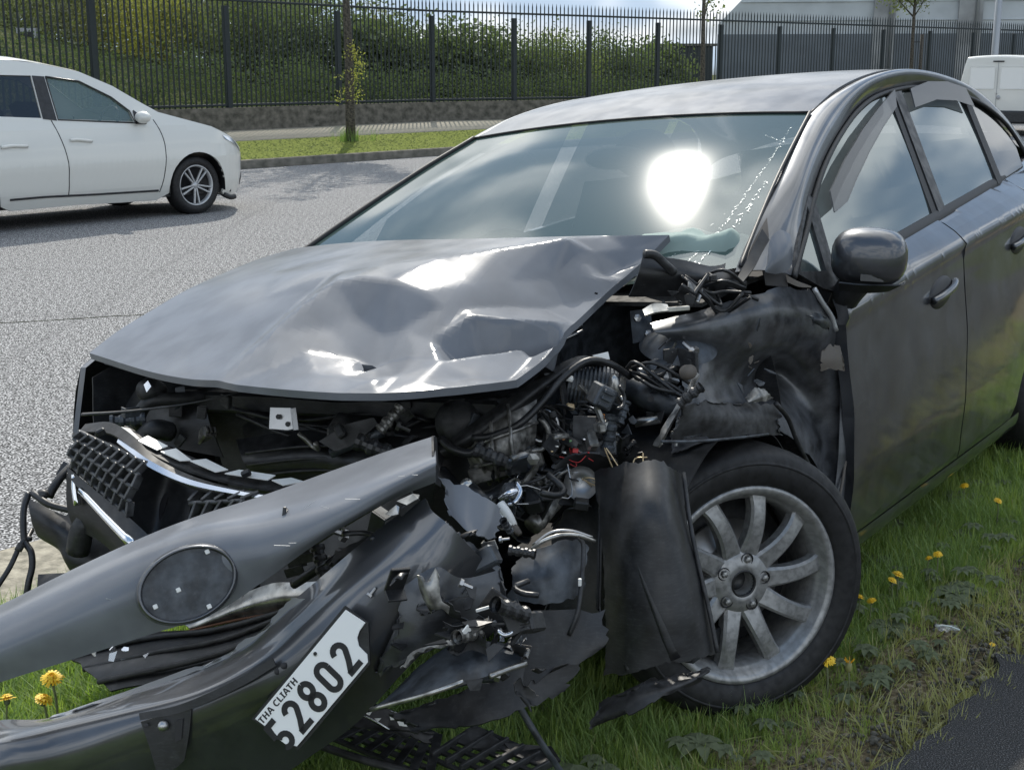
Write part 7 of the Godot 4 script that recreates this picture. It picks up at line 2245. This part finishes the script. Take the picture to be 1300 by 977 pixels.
	wpart(br, "bracket_body", torn([[v(-1.111, 0.501, -2.922), v(-1.037, 0.48, -2.897), v(-0.942, 0.455, -2.87), v(-0.856, 0.41, -2.839)], [v(-1.091, 0.469, -2.884), v(-1.011, 0.444, -2.837), v(-0.926, 0.403, -2.807), v(-0.839, 0.373, -2.789)], [v(-1.082, 0.417, -2.882), v(-1.02, 0.403, -2.837), v(-0.975, 0.38, -2.801), v(-0.836, 0.343, -2.772)], [v(-1.062, 0.398, -2.898), v(-1.013, 0.382, -2.853), v(-0.971, 0.331, -2.81), v(-0.846, 0.308, -2.784)]], 24, 18, 0.006, 0.006, 7.0, 61, 0.4), M["black plastic"])
	wpart(br, "bracket_edge", tube([v(-1.076, 0.522, -2.865), v(-1.031, 0.502, -2.84), v(-0.982, 0.489, -2.837), v(-0.94, 0.48, -2.825)], 0.008, 8, 12), M["dusty black plastic"])
	wpart(br, "duct", tube([v(-0.951, 0.417, -2.769), v(-0.933, 0.474, -2.762), v(-0.907, 0.488, -2.775), v(-0.862, 0.464, -2.78)], 0.026, 10, 12), M["dusty black plastic"])
	wpart(br, "lug", egg(v(-1.052, 0.517, -2.864), v(0.014, 0.012, 0.012)), M["dusty black plastic"])
	wpart(br, "arm", tube([v(-1.011, 0.559, -2.956), v(-1.026, 0.543, -2.922), v(-1.037, 0.525, -2.897), v(-1.046, 0.505, -2.882)], 0.010, 8, 10), M["black plastic"])
	wpart(br, "arm_plate", patch([[v(-1.039, 0.562, -2.978), v(-0.989, 0.545, -2.953)], [v(-1.054, 0.535, -2.961), v(-1.011, 0.523, -2.938)]], 5, 5, 0.005), M["black plastic"])
	wpart(br, "strap", tube([v(-1.084, 0.52, -2.865), v(-1.087, 0.494, -2.838), v(-1.081, 0.458, -2.809), v(-1.074, 0.431, -2.793), v(-1.057, 0.414, -2.778), v(-1.051, 0.387, -2.762), v(-1.055, 0.357, -2.745), v(-1.06, 0.326, -2.737)], 0.0075, 7, 40), M["black plastic"])
	wpart(br, "strap", tube([v(-1.074, 0.437, -2.794), v(-1.083, 0.422, -2.78), v(-1.096, 0.387, -2.752), v(-1.119, 0.348, -2.722)], 0.006, 7, 20), M["black plastic"])
	wpart(br, "strap", tube([v(-1.073, 0.444, -2.837), v(-1.071, 0.436, -2.804), v(-1.062, 0.437, -2.794)], 0.006, 7, 10), M["black plastic"])
	wpart(br, "strap_collar", tube([v(-1.077, 0.431, -2.782), v(-1.084, 0.417, -2.774)], 0.0085, 8), M["dusty black plastic"])
	wpart(br, "corner_box", patch([[v(-1.027, 0.38, -2.729), v(-0.972, 0.383, -2.73), v(-0.924, 0.374, -2.748)], [v(-1.022, 0.361, -2.704), v(-0.967, 0.368, -2.685), v(-0.923, 0.366, -2.705)], [v(-1.022, 0.333, -2.698), v(-0.976, 0.34, -2.679), v(-0.949, 0.336, -2.698)]], 8, 8, 0.02), M["black plastic"])
	# ================= broken slatted grille lying in the grass
	base = v(-0.139, 0.151, -2.388)
	var low_grille := thing("broken_lower_grille", "broken black slatted lower grille lying flat in the grass under the bumper", "grille", base)
	var ga := v(-0.413, 0.145, -2.489)
	var gb := v(-0.28, 0.149, -2.572)
	var gc := v(-0.149, 0.139, -2.467)
	var gd := v(-0.158, 0.134, -2.312)
	for k in 9:
		var t := k / 8.0
		wpart(low_grille, "slat", bar(ga.lerp(gd, t), gb.lerp(gc, t), 0.004, 0.018), M["black plastic"])
	for k in 6:
		var t := k / 5.0
		wpart(low_grille, "cross_rib", bar(ga.lerp(gb, t) + v(0, -0.004, 0), gd.lerp(gc, t) + v(0, -0.004, 0), 0.008, 0.012), M["dusty black plastic"])
	wpart(low_grille, "edge_bar", tube([v(-0.426, 0.154, -2.43), v(-0.321, 0.149, -2.367), v(-0.157, 0.135, -2.302)], 0.008, 6, 8), M["dusty black plastic"])
	var ha := v(-0.157, 0.136, -2.384)
	var hb := v(-0.071, 0.135, -2.507)
	var hc := v(0.085, 0.118, -2.401)
	var hd := v(-0.015, 0.128, -2.28)
	wpart(low_grille, "mount_ear", plate([v(-0.11, 0.133, -2.445), v(-0.092, 0.144, -2.479), v(-0.064, 0.142, -2.488), v(-0.016, 0.125, -2.454), v(-0.003, 0.12, -2.432), v(-0.078, 0.131, -2.424)], 0.005), M["dusty black plastic"])
	for k in 6:
		var t := k / 5.0
		wpart(low_grille, "slat", bar(ha.lerp(hd, t), hb.lerp(hc, t), 0.016, 0.008), M["dusty black plastic"])
	for k in 6:
		var t := k / 5.0
		wpart(low_grille, "cross_rib", bar(ha.lerp(hb, t) + v(0, -0.004, 0), hd.lerp(hc, t) + v(0, -0.004, 0), 0.006, 0.012), M["black plastic"])
	wpart(low_grille, "end_plate", plate([v(-0.016, 0.128, -2.449), v(0.079, 0.124, -2.443), v(0.096, 0.117, -2.4), v(0.062, 0.118, -2.38), v(0, 0.119, -2.427)], 0.005), M["black plastic"])
	wpart(low_grille, "grille_scrap", torn([[v(-0.321, 0.2, -2.44), v(-0.233, 0.198, -2.42), v(-0.152, 0.183, -2.406)], [v(-0.324, 0.193, -2.398), v(-0.229, 0.183, -2.375), v(-0.156, 0.161, -2.37)]], 16, 8, 0.004, 0.012, 11.0, 62, 0.9), M["dusty black plastic"])
	# lens splinter; small white plates stand in for its glints
	base = v(-0.229, 0.213, -2.382)
	var lens := thing("lamp_splinter", "long clear lamp splinter with painted white glints on the broken lower grille", "lamp fragment", base)
	wpart(lens, "splinter_back", plate([v(-0.294, 0.226, -2.385), v(-0.24, 0.226, -2.405), v(-0.171, 0.202, -2.379), v(-0.197, 0.203, -2.359), v(-0.24, 0.206, -2.36)], 0.004), M["black plastic"])
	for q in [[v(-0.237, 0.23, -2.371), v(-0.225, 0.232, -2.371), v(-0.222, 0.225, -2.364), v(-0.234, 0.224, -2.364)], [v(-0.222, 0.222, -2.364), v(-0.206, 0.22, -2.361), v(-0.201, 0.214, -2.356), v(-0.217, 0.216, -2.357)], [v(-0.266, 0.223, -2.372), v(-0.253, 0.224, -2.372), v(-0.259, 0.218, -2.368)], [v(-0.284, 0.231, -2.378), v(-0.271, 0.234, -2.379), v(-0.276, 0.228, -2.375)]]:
		wpart(lens, "painted_glint", plate(q, 0.002), M["white plastic"])
	wpart(lens, "clear_edge", tube([v(-0.292, 0.232, -2.371), v(-0.261, 0.223, -2.359), v(-0.236, 0.211, -2.351)], 0.0018, 5, 6), M["silver foil"])
	wpart(lens, "clear_edge", tube([v(-0.239, 0.234, -2.387), v(-0.201, 0.223, -2.374), v(-0.167, 0.208, -2.365)], 0.0015, 5, 6), M["silver foil"])
	# bent rod running down into the grass
	base = v(0.098, 0.101, -2.356)
	var rod := thing("bent_rod", "thin bent grey rod sloping from the bumper wreckage down into the grass", "rod", base)
	wpart(rod, "rod_body", tube([v(-0.057, 0.309, -2.363), v(-0.024, 0.311, -2.354), v(0.003, 0.286, -2.337), v(0.033, 0.241, -2.317), v(0.063, 0.19, -2.315), v(0.1, 0.119, -2.339)], 0.0065, 8, 30), M["grey primer steel"])
	wpart(rod, "rod_sleeve", tube([v(-0.015, 0.306, -2.35), v(0.006, 0.283, -2.335)], 0.008, 8), M["black plastic"])

func lattice(parent: Node3D, a: Vector3, b: Vector3, c: Vector3, d: Vector3, nx: int, ny: int, slant: float) -> void:
	var n := (b - a).cross(c - a).normalized()
	if n.z < 0.0:
		n = -n
	var at := func(u: float, w: float) -> Vector3: return (a.lerp(b, u) as Vector3).lerp(c.lerp(d, u), w) + n * 0.012 * sin(PI * clampf(w, 0.0, 1.0))
	for j in ny + 1:
		var w := float(j) / ny
		wpart(parent, "cross_bar", tube([at.call(0.0, w), at.call(0.25, w), at.call(0.5, w), at.call(0.75, w), at.call(1.0, w)], 0.0055, 6, 8), M["sheen painted grille plastic"])
	for j in ny:
		for i in nx + 1:
			var u := (i + slant * (j % 2)) / (nx + slant)
			var e := u + (0.35 / nx)
			var st := new_st(false)
			bar_into(st, at.call(clampf(e, 0.0, 1.0), float(j) / ny), at.call(clampf(u, 0.0, 1.0), float(j + 1) / ny), 0.020, 0.0065, n)
			wpart(parent, "grille_bar", done(st), M["sheen painted grille plastic"])
	wpart(parent, "dark_cell_sheet", plate([a - n * 0.09, b - n * 0.09, d - n * 0.09, c - n * 0.09], 0.004), M["plate black"])  # black sheet added so the open cells look dark inside


# ---------------------------------------------------------------- grass and flowers on the verge
func verge_h(u: float) -> float:
	return 0.023 - 0.09 * maxf(u, 0.0)

func build_verge_growth() -> void:
	var r := RandomNumberGenerator.new()
	r.seed = 501
	var thin := FastNoiseLite.new()
	thin.seed = 17
	thin.frequency = 1.1
	var kinds := [
		["lush_grass", grass_tuft(16, 0.17, 0.05, 101), "grass 0", 26000, 0.30, 2.6, "lush dark green grass on the verge under and around the damaged car"],
		["bright_grass", grass_tuft(14, 0.13, 0.05, 102), "grass 1", 30000, 0.10, 2.6, "bright mid-green grass blades mixed through the near verge"],
		["deep_grass", grass_tuft(14, 0.11, 0.05, 103), "grass 2", 18000, 0.08, 2.6, "short deep green grass near the footpath edge"],
		["dry_grass", grass_tuft(9, 0.10, 0.06, 104), "grass 3", 2600, -0.06, 0.6, "straw-coloured dry grass along the dirt edge of the footpath"],
	]
	for k in kinds.size():
		var a: Array = kinds[k]
		var places := []
		while places.size() < a[3]:
			var s := r.randf_range(-0.6, 8.5) if r.randf() < 0.7 else r.randf_range(1.0, 4.5)
			var u: float = r.randf_range(a[4], a[5])
			if k == 3:
				u = a[4] + (a[5] - a[4]) * pow(r.randf(), 1.7)
			var n := thin.get_noise_2d(s * 2.0, u * 2.0 + 9.0 * k)
			var sparse := smoothstep(0.02, 0.42, u + 0.25 * n)
			if k < 3 and r.randf() > sparse:
				continue
			var sc := r.randf_range(0.55, 1.15) * lerpf(0.45, 1.0, smoothstep(0.1, 0.8, u)) * (1.0 + 0.4 * n)
			if k == 3:
				sc = r.randf_range(0.4, 1.0)
			var b := Basis(Vector3.UP, r.randf() * TAU) * Basis(Vector3.RIGHT, r.randfn() * (0.14 if k < 3 else 0.7))
			places.append(Transform3D(b.scaled(Vector3.ONE * sc), W(s, u, verge_h(u) - 0.012)))
		var o := scatter(self, a[0], a[1], M[a[2]], places, "stuff")
		tag(o, a[6], "grass")
	# low broad-leaved weeds
	var leaf := new_st()
	for k in 7:
		var a := TAU * k / 7.0
		var d := v(cos(a), 0, sin(a))
		var e := v(-sin(a), 0, cos(a))
		var rows := []
		for j in 5:
			var f := j / 4.0
			var w := 0.016 * sin(PI * (0.12 + 0.86 * f))
			var c := d * 0.065 * f + Vector3.UP * (0.035 * f - 0.05 * f * f + 0.02)
			rows.append([c - e * w + v(0, 0.004, 0), c, c + e * w + v(0, 0.004, 0)])
		for j in 4:
			for i in 2:
				quad(leaf, rows[j][i], rows[j][i + 1], rows[j + 1][i + 1], rows[j + 1][i])
	var places := []
	for i in 2600:
		var s := r.randf_range(0.0, 8.0)
		var u := r.randf_range(0.15, 2.5)
		places.append(Transform3D(Basis(Vector3.UP, r.randf() * TAU).scaled(Vector3.ONE * r.randf_range(0.25, 0.65) * (2.0 if i % 14 == 0 else 1.0)), W(s, u, verge_h(u) + r.randf() * 0.05)))
	tag(scatter(self, "clover_and_weeds", done(leaf), M["leaf 0"], places, "stuff"), "low clover and broad-leaved weeds in the verge grass", "weeds")
	build_dandelions(r)
	build_litter(r)

func build_dandelions(r: RandomNumberGenerator) -> void:
	var spots := [
		[v(0.736, 0.1, -2.9), 1.25, "open dandelion right beside the bottom of the front tyre"],
		[v(1.043, 0.08, -3.452), 0.8, "left one of the close pair of dandelions right of the front tyre"],
		[v(1.07, 0.08, -3.493), 1.0, "right one of the close pair of dandelions right of the front tyre"],
		[v(0.923, 0.08, -3.328), 0.8, "dandelion nearest the front tyre's right edge, at hub height"],
		[v(0.949, 0.08, -3.306), 0.8, "dandelion just right of the one at the tyre's right edge"],
		[v(1.196, 0.08, -3.622), 0.7, "small dandelion left of its twin below the door sill"],
		[v(1.222, 0.09, -3.627), 0.8, "dandelion right of its smaller twin below the door sill"],
		[v(1.524, 0.08, -4.309), 0.9, "dandelion close under the rear door sill"],
		[v(1.556, 0.1, -4.087), 0.85, "dandelion nearest the right edge of the picture"],
		[v(1.197, 0.05, -3.099), 0.45, "tiny yellow flower by the dirt edge of the footpath"],
		[v(-1.073, 0.06, -2.883), 1.5, "largest dandelion seen through the gap in the torn bumper"],
		[v(-1.064, 0.05, -2.795), 1.3, "dandelion right of the lowest left one inside the torn bumper's gap"],
		[v(-1.149, 0.05, -2.799), 1.2, "dandelion at the left edge of the picture inside the bumper gap"],
	]
	var proto: Node3D = null
	for a in spots:
		var o: Node3D
		if proto == null:
			o = thing("dandelion", a[2], "flower", a[0], "dandelions in the verge")
			proto = o
			var pet := new_st(false)
			for ring in 3:
				var n: int = [20, 16, 10][ring]
				for k in n:
					var ang := TAU * (k + 0.4 * ring + r.randf() * 0.5) / n
					var l: float = [0.0175, 0.0135, 0.008][ring] * r.randf_range(0.85, 1.1)
					var d := v(cos(ang), 0, sin(ang))
					var e := v(-sin(ang), 0, cos(ang)) * 0.0019
					var y0 := 0.001 * ring
					var y1: float = [0.001, 0.006, 0.009][ring]
					var m := d * l * 0.55 + Vector3.UP * (y1 + 0.002)
					var tip := d * l + Vector3.UP * y1
					quad(pet, d * 0.001 - e * 0.5 + Vector3.UP * y0, m - e, m + e, d * 0.001 + e * 0.5 + Vector3.UP * y0)
					quad(pet, m - e, tip - e * 0.7, tip + e * 0.7, m + e)
			var head := part(o, "flower_head", done(pet), M["petal yellow"])
			head.rotation = v(0.35, 0, -0.1)
			part(head, "flower_heart", egg(v(0, 0.004, 0), v(0.006, 0.005, 0.006), Basis(), 10, 6), M["petal deep"])
			part(head, "flower_cup", egg(v(0, -0.004, 0), v(0.006, 0.007, 0.006), Basis(), 10, 6), M["leaf 0"])
			part(o, "stem", tube([v(0, -0.004, 0), v(0.004, -0.05, 0.002), v(0.0, -0.14, 0.0)], 0.0022, 6, 6), M["leaf 1"])
			for k in 5:
				var ang := TAU * k / 5.0 + 0.3
				var d := v(cos(ang), 0, sin(ang))
				var e := v(-sin(ang), 0, cos(ang))
				var rows := []
				for j in 7:
					var f := j / 6.0
					var w := 0.013 * sin(PI * (0.08 + 0.9 * f)) * (1.0 if j % 2 == 0 else 0.55)
					var c := d * 0.11 * f + Vector3.UP * (-0.13 + 0.08 * f - 0.07 * f * f)
					rows.append([c - e * w, c + v(0, -0.002, 0), c + e * w])
				part(o, "leaf", sheet(rows), M["leaf 0"])
		else:
			o = proto.duplicate()
			o.name = numbered("dandelion")
			add_child(o, true)
			o.position = a[0]
			o.rotation.y = r.randf() * TAU
			tag(o, a[2], "flower", "dandelions in the verge")
		o.scale = Vector3.ONE * a[1]
	# one that has closed
	var shut := thing("closed_dandelion", "closed brownish dandelion bud just right of the open one by the tyre", "flower", v(0.789, 0.08, -2.9))
	part(shut, "bud", egg(v(0, 0.004, 0), v(0.008, 0.014, 0.008), Basis(), 12, 8), M["dry bud"] if M.has("dry bud") else M["grass 3"])
	for k in 6:
		part(shut, "withered_petal", bar(v(0, 0.01, 0), v(0.012 * cos(k), 0.024, 0.012 * sin(k)), 0.003, 0.001), M["petal deep"])
	part(shut, "stem", tube([v(0, -0.006, 0), v(0.003, -0.05, 0), v(0, -0.12, 0)], 0.002, 6, 4), M["leaf 1"])

func build_litter(r: RandomNumberGenerator) -> void:
	var film := thing("plastic_scrap", "clear crumpled plastic scrap lying in the grass right of the wheel", "litter", v(1.12, 0.045, -3.207))
	var g := []
	for j in 7:
		var row := []
		for i in 9:
			row.append(v((i - 4) * 0.007, 0.006 * r.randf(), (j - 3) * 0.007))
		g.append(row)
	part(film, "film", sheet(g), M["clear plastic"])
	part(film, "film_fold", tube([v(-0.028, 0.004, -0.01), v(0.0, 0.010, 0.004), v(0.028, 0.003, 0.012)], 0.0012, 5, 8), M["glass cracks"])
	var stones := [[v(0.548, -0.02, -2.721), 0.032, "pale flat stone in the grass below the front tyre"], [v(0.571, -0.01, -2.633), 0.020, "small brown stone beside the pale flat one"], [v(0.816, 0.02, -3.735), 0.0, ""], [v(1.122, 0.03, -2.946), 0.014, "white pebble on the dirt edge of the footpath"], [v(1.108, 0.03, -3.051), 0.009, "tiny pebble in the dirt above the white one"], [v(0.878, 0.03, -2.628), 0.016, "grey stone at the broken footpath edge"], [v(0.98, 0.04, -2.727), 0.010, "small dark stone at the broken footpath edge"], [v(1.197, 0.035, -3.067), 0.012, "grey pebble where the dirt meets the asphalt near the right edge"]]
	for a in stones:
		if a[1] <= 0.0:
			continue
		var sg := []
		for j in 7:
			var row := []
			for i in 11:
				var th := PI * j / 6.0
				var an := TAU * i / 10.0
				row.append(v(sin(th) * cos(an), cos(th) * 0.55, sin(th) * sin(an) * 0.8) * a[1])
			sg.append(row)
		crush(sg, a[1] * 0.3, 40.0, 70)
		var o := part(self, "stone", sheet(sg), M["concrete"], a[0])
		tag(o, a[2], "stone", "stones along the footpath edge")
	# crumbs of asphalt and grit along the footpath edge
	var crumb := new_st(false)
	for k in 3:
		var o := v(r.randfn(), 0, r.randfn()) * 0.03
		block_into(crumb, o, v(0.008, 0.006, 0.007) * r.randf_range(0.6, 1.4), Basis.from_euler(v(r.randf(), r.randf() * TAU, r.randf())), 0.002)
	var grit := []
	for i in 2600:
		var s := r.randf_range(-1.0, 7.0)
		var u := 0.04 + r.randfn() * 0.09
		grit.append(Transform3D(Basis(Vector3.UP, r.randf() * TAU).scaled(Vector3.ONE * r.randf_range(0.3, 1.3)), W(s, u, 0.034 if u < -0.02 else verge_h(u) + 0.006)))
	tag(scatter(self, "loose_grit", done(crumb), M["old concrete"], grit, "stuff"), "loose grit and crumbs of asphalt along the footpath edge", "grit")
	var slab := thing("paving_slab", "cracked pale paving slab behind the dangling straps at the left edge", "slab", v(-1.544, -0.165, -3.869))
	part(slab, "slab_stone", block(v(0, 0, 0), v(0.5, 0.03, 0.22), Basis(ALONG, Vector3.UP, -ACROSS), 0.006), M["concrete"])
	part(slab, "slab_stone", block(ALONG * 0.32 + v(0, -0.003, 0), v(0.12, 0.03, 0.22), Basis(ALONG, Vector3.UP, -ACROSS), 0.006), M["concrete"])
